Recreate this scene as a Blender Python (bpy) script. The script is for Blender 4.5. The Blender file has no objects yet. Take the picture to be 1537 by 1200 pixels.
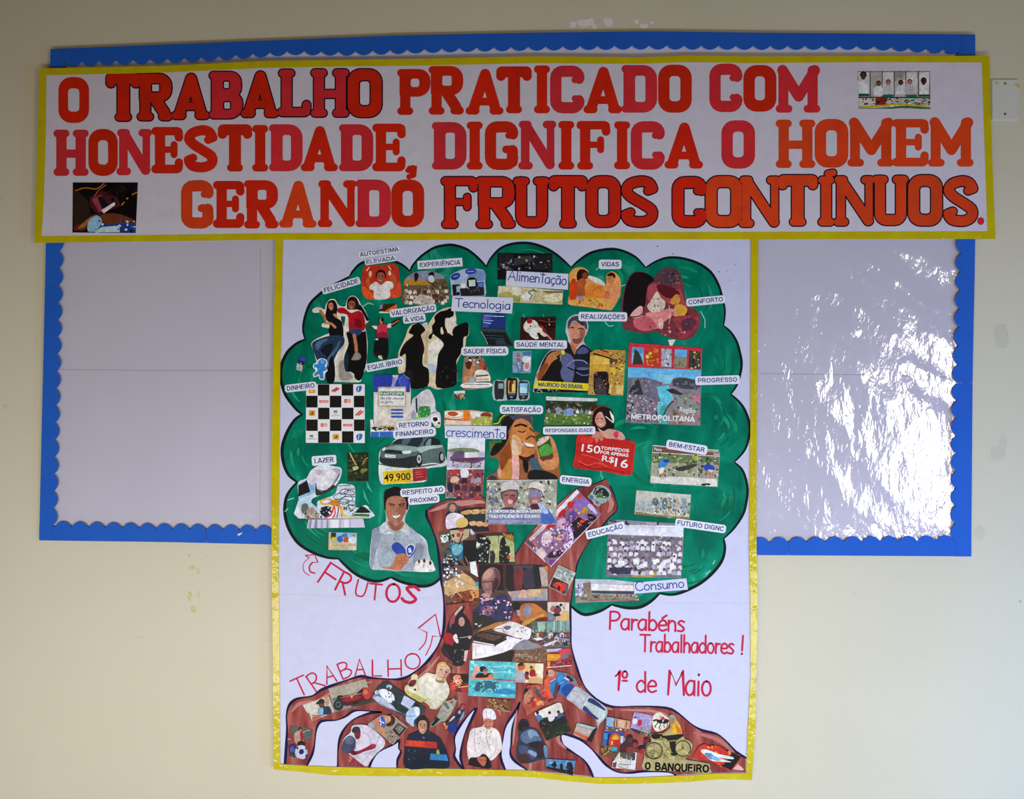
import bpy, bmesh, math, random
from mathutils import Vector, noise
from math import sin, cos, pi, hypot, atan2

# ------------------------------------------------------------------ camera, light, exposure
sc = bpy.context.scene
COL = sc.collection
S = 0.002              # metres of wall per photograph pixel (wall plane at y = 0)
D = 3.0                # camera distance from the wall
ZC = 1.62              # camera height
cam_d = bpy.data.cameras.new('camera'); cam = bpy.data.objects.new('camera', cam_d); COL.objects.link(cam)
cam.location = (0, -D, ZC); cam.rotation_euler = (pi/2, 0, 0)
cam_d.sensor_width = 36; cam_d.lens = 36 * D / (1537 * S); cam_d.clip_start = 0.05
sc.camera = cam
sc.view_settings.view_transform = 'Standard'; sc.view_settings.look = 'None'
sc.view_settings.gamma = 1; sc.view_settings.use_curve_mapping = False
sc.view_settings.exposure = 0.0
w = bpy.data.worlds.new('world'); sc.world = w; w.use_nodes = True
w.node_tree.nodes['Background'].inputs[0].default_value = (1.0, 0.74, 0.42, 1)
w.node_tree.nodes['Background'].inputs[1].default_value = 0.115

def area(name, loc, target, sx, sy, power, color, spread=pi):
    l = bpy.data.lights.new(name, 'AREA'); l.shape = 'RECTANGLE'; l.size = sx; l.size_y = sy
    l.energy = power; l.color = color; l.spread = spread
    o = bpy.data.objects.new(name, l); COL.objects.link(o); o.location = loc
    d = Vector(target) - Vector(loc); o.rotation_euler = d.to_track_quat('-Z', 'Y').to_euler()
    return o
# daylight: a window behind and to the right of the photographer, a bluer side window low on the right,
# and sunlight bounced up from the floor, which is what makes the wall brighter towards the bottom
area('window_light', (3.10, -4.3, 1.30), (2.0, 0, 1.4), 0.70, 1.3, 36, (1.0, 0.93, 0.82))
area('side_window_light', (3.6, -1.9, 0.55), (1.75, 0, 0.40), 0.7, 0.8, 27, (0.12, 0.40, 1.0), 1.8)
area('floor_bounce', (-0.15, -2.3, 0.24), (-0.15, 0, 0.70), 4.2, 0.9, 37, (0.96, 0.95, 0.95), 1.8)

# ------------------------------------------------------------------ helpers
random.seed(7)
def rgb(h, g=1.0):
    v = [int(h[i:i+2], 16) / 255 for i in (0, 2, 4)]
    v = [(c / 12.92 if c <= .04045 else ((c + .055) / 1.055) ** 2.4) for c in v]
    return tuple(min(.92, c * g) for c in v)

def new_mat(name):
    m = bpy.data.materials.new(name); m.use_nodes = True
    nt = m.node_tree; b = nt.nodes['Principled BSDF']
    return m, nt, b
def N(nt, t, **k):
    n = nt.nodes.new(t)
    for a, v in k.items(): setattr(n, a, v)
    return n
def noise_node(nt, scale, detail=4, vec=None, mscale=None, rough=.5, rot=None):
    tc = N(nt, 'ShaderNodeTexCoord'); mp = N(nt, 'ShaderNodeMapping')
    nt.links.new(tc.outputs['Object'], mp.inputs[0])
    if mscale: mp.inputs['Scale'].default_value = mscale
    if rot: mp.inputs['Rotation'].default_value = rot
    n = N(nt, 'ShaderNodeTexNoise'); n.inputs['Scale'].default_value = scale
    n.inputs['Detail'].default_value = detail; n.inputs['Roughness'].default_value = rough
    nt.links.new(mp.outputs[0], n.inputs['Vector'])
    return n
def ramp(nt, src, stops):
    r = N(nt, 'ShaderNodeValToRGB'); nt.links.new(src, r.inputs[0])
    e = r.color_ramp.elements
    while len(e) < len(stops): e.new(0.5)
    for i, (p, c) in enumerate(stops): e[i].position = p; e[i].color = (c[0], c[1], c[2], 1)
    return r.outputs[0]
def mul(nt, a, b, t='MULTIPLY', f=1.0):
    m = N(nt, 'ShaderNodeMix', data_type='RGBA', blend_type=t); m.inputs[0].default_value = f
    nt.links.new(a, m.inputs[6]); nt.links.new(b, m.inputs[7]); return m.outputs[2]
def bump(nt, b, h, strength, dist):
    n = N(nt, 'ShaderNodeBump'); n.inputs['Strength'].default_value = strength; n.inputs['Distance'].default_value = dist
    nt.links.new(h, n.inputs['Height']); nt.links.new(n.outputs[0], b.inputs['Normal'])

def mat_ink(name, lo, hi, scale, rough=.45, spec=.4, relief=0):
    spec *= .5
    """printed or painted paper: the colour comes from the mesh's own print colours, mottled by the grain of the paper"""
    m, nt, b = new_mat(name)
    at = N(nt, 'ShaderNodeAttribute'); at.attribute_name = 'ink'
    n = noise_node(nt, scale, 3, rough=.7)
    r = ramp(nt, n.outputs[0], [(.32, (lo,)*3), (.68, (hi,)*3)])
    col = mul(nt, at.outputs['Color'], r)
    if hi > 1.12:
        n4 = noise_node(nt, 28, 3, rough=.6); col = mul(nt, col, ramp(nt, n4.outputs[0], [(.3, (.80,)*3), (.7, (1.14,)*3)]))
        n5 = noise_node(nt, 75, 2); mr = N(nt, 'ShaderNodeVectorMath', operation='MULTIPLY_ADD'); mr.inputs[1].default_value = (.32,)*3; mr.inputs[2].default_value = (.84,)*3
        nt.links.new(n5.outputs['Color'], mr.inputs[0]); col = mul(nt, col, mr.outputs[0])
    nt.links.new(col, b.inputs['Base Color'])
    b.inputs['Roughness'].default_value = rough; b.inputs['Specular IOR Level'].default_value = spec
    if relief:
        n2 = noise_node(nt, 9, 3); bump(nt, b, n2.outputs[0], relief, .02)
    return m
M_PAPER = mat_ink('white_poster_paper', .96, 1.02, 30, .5, .3, .30)
M_PRINT = mat_ink('magazine_print', .80, 1.18, 105, .42, .25, .06)
M_FLAT = mat_ink('paper_label', .96, 1.03, 120, .5, .3)
M_INK = mat_ink('marker_ink', .88, 1.1, 60, .5, .15)
M_LETTER = mat_ink('painted_letter', .88, 1.08, 14, .6, .2)

def mat_paint(name, cols, scale, mscale, dark, detail=6):
    m, nt, b = new_mat(name)
    n = noise_node(nt, scale, detail, mscale=mscale, rough=.62); n.inputs['Distortion'].default_value = .9 if scale < 20 else .2
    c = ramp(nt, n.outputs[0], cols)
    n2 = noise_node(nt, 4.2, 2)
    c = mul(nt, c, ramp(nt, n2.outputs[0], [(.35, (dark,)*3), (.65, (1.1,)*3)]))
    nt.links.new(c, b.inputs['Base Color'])
    b.inputs['Roughness'].default_value = .40; b.inputs['Specular IOR Level'].default_value = .04
    bump(nt, b, n.outputs[0], .25, .004)
    return m
M_GREEN = mat_paint('green_poster_paint', [(.3, rgb('006650')), (.48, rgb('007c60')), (.62, rgb('079070')), (.74, rgb('3ab496'))], 11, (1, 1, .55), .68)
M_GREEN2 = mat_paint('green_brush_stroke', [(.3, rgb('028058')), (.5, rgb('10986c')), (.75, rgb('45bb93'))], 40, (1, 1, 1), .85)
M_BROWN = mat_paint('brown_poster_paint', [(.3, rgb('6a2826')), (.46, rgb('8c403c')), (.60, rgb('a3584f')), (.76, rgb('c08c84'))], 34, (1, 1, .16), .85)

def mat_tape():
    m, nt, b = new_mat('yellow_gloss_tape')
    n = noise_node(nt, 20, 3)
    nt.links.new(ramp(nt, n.outputs[0], [(.3, rgb('c8b000')), (.7, rgb('ccc200'))]), b.inputs['Base Color'])
    b.inputs['Roughness'].default_value = .3; b.inputs['Specular IOR Level'].default_value = .1
    b.inputs['Coat Weight'].default_value = .75; b.inputs['Coat Roughness'].default_value = .05
    n5 = noise_node(nt, 42, 3, mscale=(1, 1, .7), rough=.55); bc = N(nt, 'ShaderNodeBump'); bc.inputs['Strength'].default_value = .4; bc.inputs['Distance'].default_value = .008
    nt.links.new(n5.outputs[0], bc.inputs['Height']); nt.links.new(bc.outputs[0], b.inputs['Coat Normal'])
    n2 = noise_node(nt, 34, 4, mscale=(1, 1, .8), rough=.6); bump(nt, b, n2.outputs[0], .26, .010)
    return m
M_TAPE = mat_tape()
def mat_flat(name, c1, c2, scale, rough, spec=.3, bs=0, bscale=60):
    spec *= .5
    m, nt, b = new_mat(name)
    n = noise_node(nt, scale, 5)
    nt.links.new(ramp(nt, n.outputs[0], [(.3, rgb(c1)), (.7, rgb(c2))]), b.inputs['Base Color'])
    b.inputs['Roughness'].default_value = rough; b.inputs['Specular IOR Level'].default_value = spec
    if bs: n2 = noise_node(nt, bscale, 4); bump(nt, b, n2.outputs[0], bs, .004)
    return m
M_BLUE = mat_flat('blue_card', '1f5cc2', '2463c8', 6, .6, .25)
M_BOARD = mat_flat('lilac_backing_paper', 'd6d3e4', 'dbd9ea', 3, .55, .3)
M_PLATE = mat_flat('white_plastic_plate', 'cfd0c4', 'd8d8cc', 5, .35, .4)
M_METAL = mat_flat('dull_screw_metal', '55564c', '77776a', 200, .4, .5)
M_SCUFF = mat_flat('paint_scuff', 'e6e0d8', 'f0ebe6', 60, .7, .2)
M_STAIN = mat_flat('dry_glue', 'c2b678', 'd6cfae', 90, .5, .3)
M_FILLER = mat_flat('grey_wall_mark', 'c8c3ae', 'cfcab6', 60, .7, .2)

def mat_wall():
    m, nt, b = new_mat('cream_wall_paint')
    n = noise_node(nt, 1.3, 6, rough=.55)
    c = ramp(nt, n.outputs[0], [(.3, rgb('d1cbb2')), (.7, rgb('d8d2ba'))])
    n2 = noise_node(nt, 150, 3); c = mul(nt, c, ramp(nt, n2.outputs[0], [(.3, (.975,)*3), (.7, (1.02,)*3)]))
    # small chips and specks in the paint
    v = N(nt, 'ShaderNodeTexVoronoi'); v.inputs['Scale'].default_value = 4.5
    tc = N(nt, 'ShaderNodeTexCoord'); nt.links.new(tc.outputs['Object'], v.inputs['Vector'])
    c = mul(nt, c, ramp(nt, v.outputs['Distance'], [(.0, (.5, .47, .42)), (.014, (.8, .78, .74)), (.03, (1, 1, 1))]))
    nt.links.new(c, b.inputs['Base Color'])
    b.inputs['Roughness'].default_value = .62; b.inputs['Specular IOR Level'].default_value = .25
    n3 = noise_node(nt, 260, 4); bump(nt, b, n3.outputs[0], .22, .0015)
    return m
M_WALL = mat_wall()
def mat_film():
    m, nt, b = new_mat('clear_plastic_film'); nt.nodes.remove(b)
    out = nt.nodes['Material Output']
    t = N(nt, 'ShaderNodeBsdfTransparent'); g = N(nt, 'ShaderNodeBsdfGlossy'); g.inputs['Roughness'].default_value = .09
    fr = N(nt, 'ShaderNodeFresnel'); ge = N(nt, 'ShaderNodeNewGeometry'); io = N(nt, 'ShaderNodeMapRange')
    io.inputs[3].default_value = 1.55; io.inputs[4].default_value = 1/1.55   # the same film from either side
    nt.links.new(ge.outputs['Backfacing'], io.inputs[0]); nt.links.new(io.outputs[0], fr.inputs[0])
    k = N(nt, 'ShaderNodeMath', operation='MULTIPLY'); k.inputs[1].default_value = 3.4
    mx = N(nt, 'ShaderNodeMixShader'); nt.links.new(fr.outputs[0], k.inputs[0]); nt.links.new(k.outputs[0], mx.inputs[0])
    nt.links.new(t.outputs[0], mx.inputs[1]); nt.links.new(g.outputs[0], mx.inputs[2]); nt.links.new(mx.outputs[0], out.inputs[0])
    n = noise_node(nt, 15, 4, rough=.55, mscale=(1.5, 1, .7), rot=(0, .5, 0)); bp = N(nt, 'ShaderNodeBump'); bp.inputs['Strength'].default_value = .30; bp.inputs['Distance'].default_value = .012
    nt.links.new(n.outputs[0], bp.inputs['Height']); nt.links.new(bp.outputs[0], g.inputs['Normal'])
    return m
M_FILM = mat_film()

# ------------------------------------------------------------------ 2D shapes laid on the wall
class Sheet:
    """a sheet hung on the wall: turns photograph pixels into points at the sheet's own distance from the wall"""
    def __init__(s, name, label, cat, depth, px, py, group=None):
        s.depth = depth; s.k = (D - depth) / D * S
        s.root = bpy.data.objects.new(name, None); COL.objects.link(s.root)
        s.root.empty_display_size = .1
        s.root.location = ((px - 768.5) * s.k, -depth, ZC + (600 - py) * s.k)
        s.root['label'] = label; s.root['category'] = cat
        if group: s.root['group'] = group
        s.ox, s.oy = px, py; s.taken = []
    def p(s, x, y, z): return ((x - s.ox) * s.k, -z, (s.oy - y) * s.k)

def catmull(pts, closed, n=5):
    out = []; L = len(pts)
    rng = range(L) if closed else range(L - 1)
    for i in rng:
        if closed: p0, p1, p2, p3 = pts[i-1], pts[i], pts[(i+1) % L], pts[(i+2) % L]
        else: p0, p1, p2, p3 = pts[max(i-1, 0)], pts[i], pts[i+1], pts[min(i+2, L-1)]
        for j in range(n):
            t = j / n
            out.append(tuple(.5 * (2*b + (c-a)*t + (2*a-5*b+4*c-d)*t*t + (3*b-a-3*c+d)*t**3) for a, b, c, d in zip(p0, p1, p2, p3)))
    if not closed: out.append(tuple(pts[-1]))
    return out
def ellipse(cx, cy, rx, ry, rot=0, n=16):
    r = math.radians(rot)
    return [(cx + rx*cos(a)*cos(r) - ry*sin(a)*sin(r), cy + rx*cos(a)*sin(r) + ry*sin(a)*cos(r)) for a in (2*pi*i/n for i in range(n))]
def sarea(p): return sum(p[i-1][0]*p[i][1] - p[i][0]*p[i-1][1] for i in range(len(p))) / 2
def inside(x, y, poly):
    c = False; j = len(poly) - 1
    for i in range(len(poly)):
        (xi, yi), (xj, yj) = poly[i], poly[j]
        if (yi > y) != (yj > y) and x < (xj-xi)*(y-yi)/(yj-yi) + xi: c = not c
        j = i
    return c
def clip_convex(sub, cl):
    if sarea(cl) < 0: cl = cl[::-1]
    out = sub
    for i in range(len(cl)):
        a, b = cl[i-1], cl[i]; inp, out = out, []
        if not inp: return []
        f = lambda p: (b[0]-a[0])*(p[1]-a[1]) - (b[1]-a[1])*(p[0]-a[0])
        for j in range(len(inp)):
            p, q = inp[j-1], inp[j]; fp, fq = f(p), f(q)
            if (fp >= 0) != (fq >= 0):
                t = fp / (fp - fq); out.append((p[0]+(q[0]-p[0])*t, p[1]+(q[1]-p[1])*t))
            if fq >= 0: out.append(q)
    return out
def hull(pts):
    """convex hull"""
    p = sorted(set(pts)); out = []
    for seq in (p, p[::-1]):
        h = []
        for q in seq:
            while len(h) > 1 and (h[-1][0]-h[-2][0])*(q[1]-h[-2][1]) - (h[-1][1]-h[-2][1])*(q[0]-h[-2][0]) <= 0: h.pop()
            h.append(q)
        out += h[:-1]
    return out
def ribbon(pts, wd):
    """left and right edge of a stroke"""
    L, R = [], []
    for i, p in enumerate(pts):
        a = pts[max(i-1, 0)]; b = pts[min(i+1, len(pts)-1)]
        dx, dy = b[0]-a[0], b[1]-a[1]; l = hypot(dx, dy) or 1
        nx, ny = -dy/l, dx/l; h = wd/2 if not isinstance(wd, (list, tuple)) else wd[i]/2
        if 0 < i < len(pts)-1:
            d1 = (p[0]-a[0], p[1]-a[1]); d2 = (b[0]-p[0], b[1]-p[1])
            c = (d1[0]*d2[0]+d1[1]*d2[1]) / ((hypot(*d1) or 1)*(hypot(*d2) or 1))
            h = min(h / max(.45, math.sqrt(max(0, (1+c)/2))), h*1.6)
        L.append((p[0]+nx*h, p[1]+ny*h)); R.append((p[0]-nx*h, p[1]-ny*h))
    return L, R

STEP = 0.000006
class Ink:
    """collects flat shapes, each a hair above the last, into one mesh"""
    def __init__(s, sheet, z): s.sh = sheet; s.z0 = s.z = z; s.v = []; s.f = []; s.c = []; s.clip = None
    def face(s, pts, col, z):
        k = len(s.v); s.v += [s.sh.p(x, y, z) for x, y in pts]
        idx = list(range(k, k+len(pts)))
        s.f.append(idx if sarea(pts) < 0 else idx[::-1]); s.c.append(col)
    def poly(s, pts, col, step=STEP):
        if s.clip: pts = clip_convex(pts, s.clip)
        if len(pts) < 3 or abs(sarea(pts)) < .02: return
        s.z += step; s.face(pts, col, s.z)
    def paper(s, pts, col, thick=.00025):
        """the cut sheet itself, with an edge down to what it is glued on"""
        z1 = s.z + thick
        if sarea(pts) > 0: pts = pts[::-1]
        s.face(pts, col, z1)
        k = len(s.v); n = len(pts)
        s.v += [s.sh.p(x, y, z1) for x, y in pts] + [s.sh.p(x, y, s.z) for x, y in pts]
        for i in range(n):
            j = (i+1) % n
            s.f.append([k+j, k+i, k+n+i, k+n+j]); s.c.append(col)
        s.z = z1
    def stroke(s, pts, wd, col, caps=True):
        if len(pts) < 2: return
        L, R = ribbon(pts, wd); s.z += STEP
        for i in range(len(pts)-1):
            q = [L[i], L[i+1], R[i+1], R[i]]
            if s.clip: q = clip_convex(q, s.clip)
            if len(q) > 2: s.face(q, col, s.z)
        if caps:
            s.z += STEP
            for e in (0, -1):
                h = wd/2 if not isinstance(wd, (list, tuple)) else wd[e]/2
                q = ellipse(pts[e][0], pts[e][1], h, h, n=10)
                if s.clip: q = clip_convex(q, s.clip)
                if len(q) > 2: s.face(q, col, s.z)
    def build(s, name, mat, parent, label=None):
        if not s.f: return None
        me = bpy.data.meshes.new(name); me.from_pydata(s.v, [], s.f); me.materials.append(mat)
        ca = me.color_attributes.new('ink', 'FLOAT_COLOR', 'CORNER')
        buf = []
        for f, c in zip(s.f, s.c): buf += [c[0], c[1], c[2], 1.0] * len(f)
        ca.data.foreach_set('color', buf)
        o = bpy.data.objects.new(name, me); COL.objects.link(o); o.parent = parent
        if label: o['label'] = label
        return o

# ------------------------------------------------------------------ lettering
_glyphs = {}
def font_mesh(text, bold=.012):
    if text in _glyphs: return _glyphs[text]
    cu = bpy.data.curves.new('lettering_source', 'FONT'); cu.body = text; cu.offset = bold; cu.resolution_u = 3
    ob = bpy.data.objects.new('lettering_source', cu)
    me = bpy.data.meshes.new_from_object(ob)
    vs = [(v.co.x, v.co.y) for v in me.vertices]; fs = [tuple(p.vertices) for p in me.polygons]
    bpy.data.objects.remove(ob); bpy.data.curves.remove(cu); bpy.data.meshes.remove(me)
    _glyphs[text] = (vs, fs); return vs, fs
_h = font_mesh('H')[0]; CAPH = max(v[1] for v in _h) - min(v[1] for v in _h)
def type_text(ink, text, a, b, h, col, bold=.012, shear=0, wt=.18):
    if all(c in SANS for c in text): return sans_text(ink, text, a, b, h, col, wt)
    vs, fs = font_mesh(text, bold)
    if not vs: return
    x0 = min(v[0] for v in vs); x1 = max(v[0] for v in vs)
    dx, dy = b[0]-a[0], b[1]-a[1]; L = hypot(dx, dy); ux, uy = dx/L, dy/L; nx, ny = uy, -ux
    ink.z += STEP; k = len(ink.v)
    for x, y in vs:
        u = (x-x0)/(x1-x0)*L; v = y/CAPH*h; u += shear*v
        ink.v.append(ink.sh.p(a[0]+ux*u+nx*v, a[1]+uy*u+ny*v, ink.z))
    for f in fs: ink.f.append([k+i for i in f]); ink.c.append(col)

# bold sans capitals drawn with a broad even stroke
def E(cx, cy, rx, ry): return [(cx + rx*sin(a), cy + ry*cos(a)) for a in (2*pi*i/16 for i in range(17))]
def _acc(base, extra): return (SANS[base][0], SANS[base][1] + extra)
SANS = {
 'A': (.74, [('k', [(.06, 0), (.365, 1)]), ('k', [(.365, 1), (.67, 0)]), ('k', [(.2, .28), (.54, .28)])]),
 'B': (.72, [('k', [(.12, 0), (.12, 1)]), ('s', [(.12, .92), (.4, .92), (.55, .74), (.4, .55), (.12, .55)]), ('s', [(.12, .54), (.42, .54), (.6, .31), (.42, .08), (.12, .08)])]),
 'C': (.74, [('s', [(.66, .76), (.55, .89), (.36, .92), (.15, .78), (.11, .5), (.15, .22), (.36, .08), (.55, .12), (.67, .27)])]),
 'D': (.74, [('k', [(.12, 0), (.12, 1)]), ('s', [(.12, .92), (.4, .91), (.6, .74), (.62, .5), (.6, .26), (.4, .09), (.12, .08)])]),
 'E': (.66, [('k', [(.12, 0), (.12, 1)]), ('k', [(.12, .92), (.6, .92)]), ('k', [(.12, .53), (.56, .53)]), ('k', [(.12, .08), (.62, .08)])]),
 'F': (.61, [('k', [(.12, 0), (.12, 1)]), ('k', [(.12, .92), (.58, .92)]), ('k', [(.12, .51), (.52, .51)])]),
 'G': (.79, [('s', [(.66, .76), (.55, .89), (.38, .92), (.16, .78), (.12, .5), (.16, .22), (.38, .08), (.55, .11), (.65, .2)]), ('k', [(.65, .14), (.65, .46), (.4, .46)])]),
 'H': (.74, [('k', [(.12, 0), (.12, 1)]), ('k', [(.62, 0), (.62, 1)]), ('k', [(.12, .54), (.62, .54)])]),
 'I': (.3, [('k', [(.15, 0), (.15, 1)])]),
 'L': (.62, [('k', [(.12, 0), (.12, 1)]), ('k', [(.12, .08), (.6, .08)])]),
 'M': (.86, [('k', [(.12, 0), (.12, 1)]), ('k', [(.74, 0), (.74, 1)]), ('k', [(.14, 1), (.43, .1)]), ('k', [(.72, 1), (.43, .1)])]),
 'N': (.74, [('k', [(.12, 0), (.12, 1)]), ('k', [(.62, 0), (.62, 1)]), ('k', [(.13, .98), (.61, .02)])]),
 'O': (.8, [('s', E(.4, .5, .29, .42))]),
 'P': (.67, [('k', [(.12, 0), (.12, 1)]), ('s', [(.12, .92), (.42, .92), (.57, .7), (.42, .47), (.12, .46)])]),
 'Q': (.8, [('s', E(.4, .5, .29, .42)), ('k', [(.46, .26), (.72, -.03)])]),
 'R': (.74, [('k', [(.12, 0), (.12, 1)]), ('s', [(.12, .92), (.44, .92), (.59, .72), (.44, .5), (.12, .49)]), ('k', [(.38, .48), (.66, 0)])]),
 'S': (.68, [('s', [(.58, .74), (.5, .9), (.32, .93), (.13, .84), (.14, .64), (.34, .54), (.54, .43), (.58, .22), (.42, .08), (.22, .09), (.09, .28)])]),
 'T': (.64, [('k', [(.02, .92), (.62, .92)]), ('k', [(.32, .92), (.32, 0)])]),
 'U': (.74, [('s', [(.12, 1), (.12, .4), (.17, .15), (.37, .07), (.57, .15), (.62, .4), (.62, 1)])]),
 'V': (.68, [('k', [(.05, 1), (.34, .02)]), ('k', [(.63, 1), (.34, .02)])]),
 'X': (.68, [('k', [(.05, 1), (.63, 0)]), ('k', [(.63, 1), (.05, 0)])]),
 'Z': (.62, [('k', [(.05, .92), (.56, .92), (.08, .08), (.58, .08)])]),
 '-': (.38, [('k', [(.04, .38), (.34, .38)])]), ' ': (.3, []), '|': (.2, [('k', [(.1, 0), (.1, 1)])]), '.': (.3, [('k', [(.15, 0), (.15, .16)])]),
}
for c_, b_, x_ in (('Á', 'A', .37), ('É', 'E', .36), ('Í', 'I', .15), ('Ó', 'O', .4), ('Ú', 'U', .37)): SANS[c_] = _acc(b_, [('k', [(x_-.05, 1.08), (x_+.13, 1.26)])])
SANS['À'] = _acc('A', [('k', [(.42, 1.08), (.24, 1.26)])])
SANS['Ê'] = _acc('E', [('k', [(.18, 1.08), (.35, 1.24), (.52, 1.08)])])
for c_, b_, x_ in (('Ã', 'A', .37), ('Õ', 'O', .4)): SANS[c_] = _acc(b_, [('s', [(x_-.2, 1.1), (x_-.08, 1.2), (x_+.08, 1.12), (x_+.2, 1.22)])])
SANS['Ç'] = _acc('C', [('s', [(.36, .04), (.42, -.1), (.26, -.2)])])
def sans_text(ink, text, a, b, h, col, wt=.18):
    tot = sum(SANS[c][0] for c in text)
    dx, dy = b[0]-a[0], b[1]-a[1]; L = hypot(dx, dy); ux, uy = dx/L, dy/L; nx, ny = uy, -ux; x = 0
    for ch in text:
        adv, st = SANS[ch]
        for kind, pts in st:
            q = [(a[0]+ux*(x+px)/tot*L+nx*py*h, a[1]+uy*(x+px)/tot*L+ny*py*h) for px, py in pts]
            if kind == 's': q = catmull(q, False, 3)
            acc = min(p_[1] for p_ in pts) > 1 or max(p_[1] for p_ in pts) < .1
            ink.stroke(q, wt*h*(.62 if acc else 1), col, False)
        x += adv

# one-line handwriting: advance, strokes ('s' smooth, 'k' straight), cap height 1, x-height .6
def O(cx, cy, rx, ry): return [(cx + rx*sin(a), cy + ry*cos(a)) for a in (2*pi*i/12 for i in range(13))]
HAND = {
 'A': (.72, [('k', [(0, 0), (.33, 1), (.66, 0)]), ('k', [(.12, .36), (.56, .36)])]),
 'B': (.62, [('k', [(.05, 0), (.05, 1)]), ('s', [(.05, 1), (.35, .98), (.48, .78), (.33, .56), (.05, .52)]), ('s', [(.05, .52), (.4, .5), (.56, .26), (.38, .03), (.05, 0)])]),
 'C': (.68, [('s', [(.6, .85), (.36, 1), (.1, .78), (.02, .45), (.15, .1), (.4, 0), (.62, .14)])]),
 'F': (.6, [('k', [(.05, 0), (.05, 1), (.55, 1)]), ('k', [(.05, .52), (.45, .52)])]),
 'H': (.66, [('k', [(.04, 0), (.04, 1)]), ('k', [(.6, 0), (.6, 1)]), ('k', [(.04, .45), (.6, .45)])]),
 'L': (.58, [('k', [(.05, 1), (.05, 0), (.5, 0)])]),
 'M': (.82, [('k', [(.03, 0), (.08, 1), (.38, .42), (.68, 1), (.76, 0)])]),
 'O': (.76, [('s', O(.36, .5, .34, .5))]),
 'P': (.6, [('k', [(.05, 0), (.05, 1)]), ('s', [(.05, 1), (.4, .98), (.54, .76), (.38, .52), (.05, .48)])]),
 'R': (.66, [('k', [(.05, 0), (.05, 1)]), ('s', [(.05, 1), (.4, .98), (.52, .76), (.36, .52), (.05, .48)]), ('k', [(.2, .5), (.6, 0)])]),
 'S': (.6, [('s', [(.52, .9), (.3, 1), (.07, .8), (.26, .55), (.5, .3), (.36, .03), (.12, 0), (.0, .12)])]),
 'T': (.66, [('k', [(0, 1), (.64, 1)]), ('k', [(.32, 1), (.32, 0)])]),
 'U': (.68, [('s', [(.04, 1), (.05, .3), (.16, .03), (.32, 0), (.48, .05), (.58, .3), (.6, 1)])]),
 'a': (.52, [('s', [(.4, .56), (.2, .6), (.03, .38), (.06, .1), (.22, .0), (.38, .16), (.41, .5)]), ('k', [(.41, .6), (.42, 0)])]),
 'b': (.52, [('k', [(.05, 1.05), (.05, 0)]), ('s', [(.05, .42), (.22, .6), (.42, .42), (.4, .12), (.22, 0), (.05, .12)])]),
 'c': (.46, [('s', [(.4, .52), (.24, .6), (.05, .42), (.05, .15), (.22, 0), (.4, .08)])]),
 'd': (.52, [('s', [(.4, .45), (.22, .6), (.03, .4), (.05, .12), (.22, 0), (.4, .14)]), ('k', [(.41, 1.05), (.42, 0)])]),
 'e': (.48, [('s', [(.05, .3), (.4, .33), (.36, .54), (.2, .6), (.04, .4), (.06, .12), (.22, 0), (.42, .08)])]),
 'g': (.54, [('s', [(.4, .5), (.2, .6), (.03, .38), (.08, .1), (.24, .04), (.4, .2)]), ('s', [(.42, .58), (.43, .1), (.42, -.2), (.25, -.34), (.05, -.26)])]),
 'h': (.5, [('k', [(.05, 1.05), (.05, 0)]), ('s', [(.05, .36), (.2, .58), (.36, .5), (.4, .3), (.4, 0)])]),
 'i': (.22, [('k', [(.08, .58), (.08, 0)]), ('k', [(.08, .84), (.09, .88)])]),
 'l': (.22, [('k', [(.08, 1.05), (.09, 0)])]),
 'm': (.76, [('k', [(.05, .6), (.05, 0)]), ('s', [(.05, .38), (.18, .58), (.3, .52), (.34, .3), (.34, 0)]), ('s', [(.34, .38), (.48, .58), (.6, .52), (.64, .3), (.64, 0)])]),
 'n': (.5, [('k', [(.05, .6), (.05, 0)]), ('s', [(.05, .38), (.2, .58), (.36, .5), (.4, .3), (.4, 0)])]),
 'o': (.52, [('s', O(.23, .3, .2, .3))]),
 'r': (.36, [('k', [(.05, .6), (.05, 0)]), ('s', [(.05, .36), (.16, .56), (.32, .56)])]),
 's': (.42, [('s', [(.34, .54), (.18, .6), (.05, .46), (.2, .32), (.34, .16), (.24, .01), (.02, .03)])]),
 't': (.42, [('k', [(.2, 1.0), (.2, 0)]), ('k', [(.0, .88), (.4, .88)])]),
 'u': (.5, [('s', [(.05, .6), (.06, .15), (.2, 0), (.36, .12), (.4, .6)]), ('k', [(.4, .6), (.42, 0)])]),
 '1': (.34, [('k', [(.02, .72), (.22, 1), (.2, 0)])]),
 'º': (.34, [('s', [(x, y) for x, y in O(.14, .82, .12, .17)]), ('k', [(.04, .5), (.26, .5)])]),
 '!': (.3, [('k', [(.12, 1.1), (.08, .2)]), ('k', [(.06, .0), (.09, .02)])]),
 ' ': (.4, []),
}
HAND['ç'] = (HAND['c'][0], HAND['c'][1] + [('s', [(.22, 0), (.28, -.12), (.16, -.22)])])
HAND['ã'] = (HAND['a'][0], HAND['a'][1] + [('s', [(.06, .78), (.16, .86), (.28, .78), (.38, .86)])])
HAND['é'] = (HAND['e'][0], HAND['e'][1] + [('k', [(.2, .72), (.42, .88)])])
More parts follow.
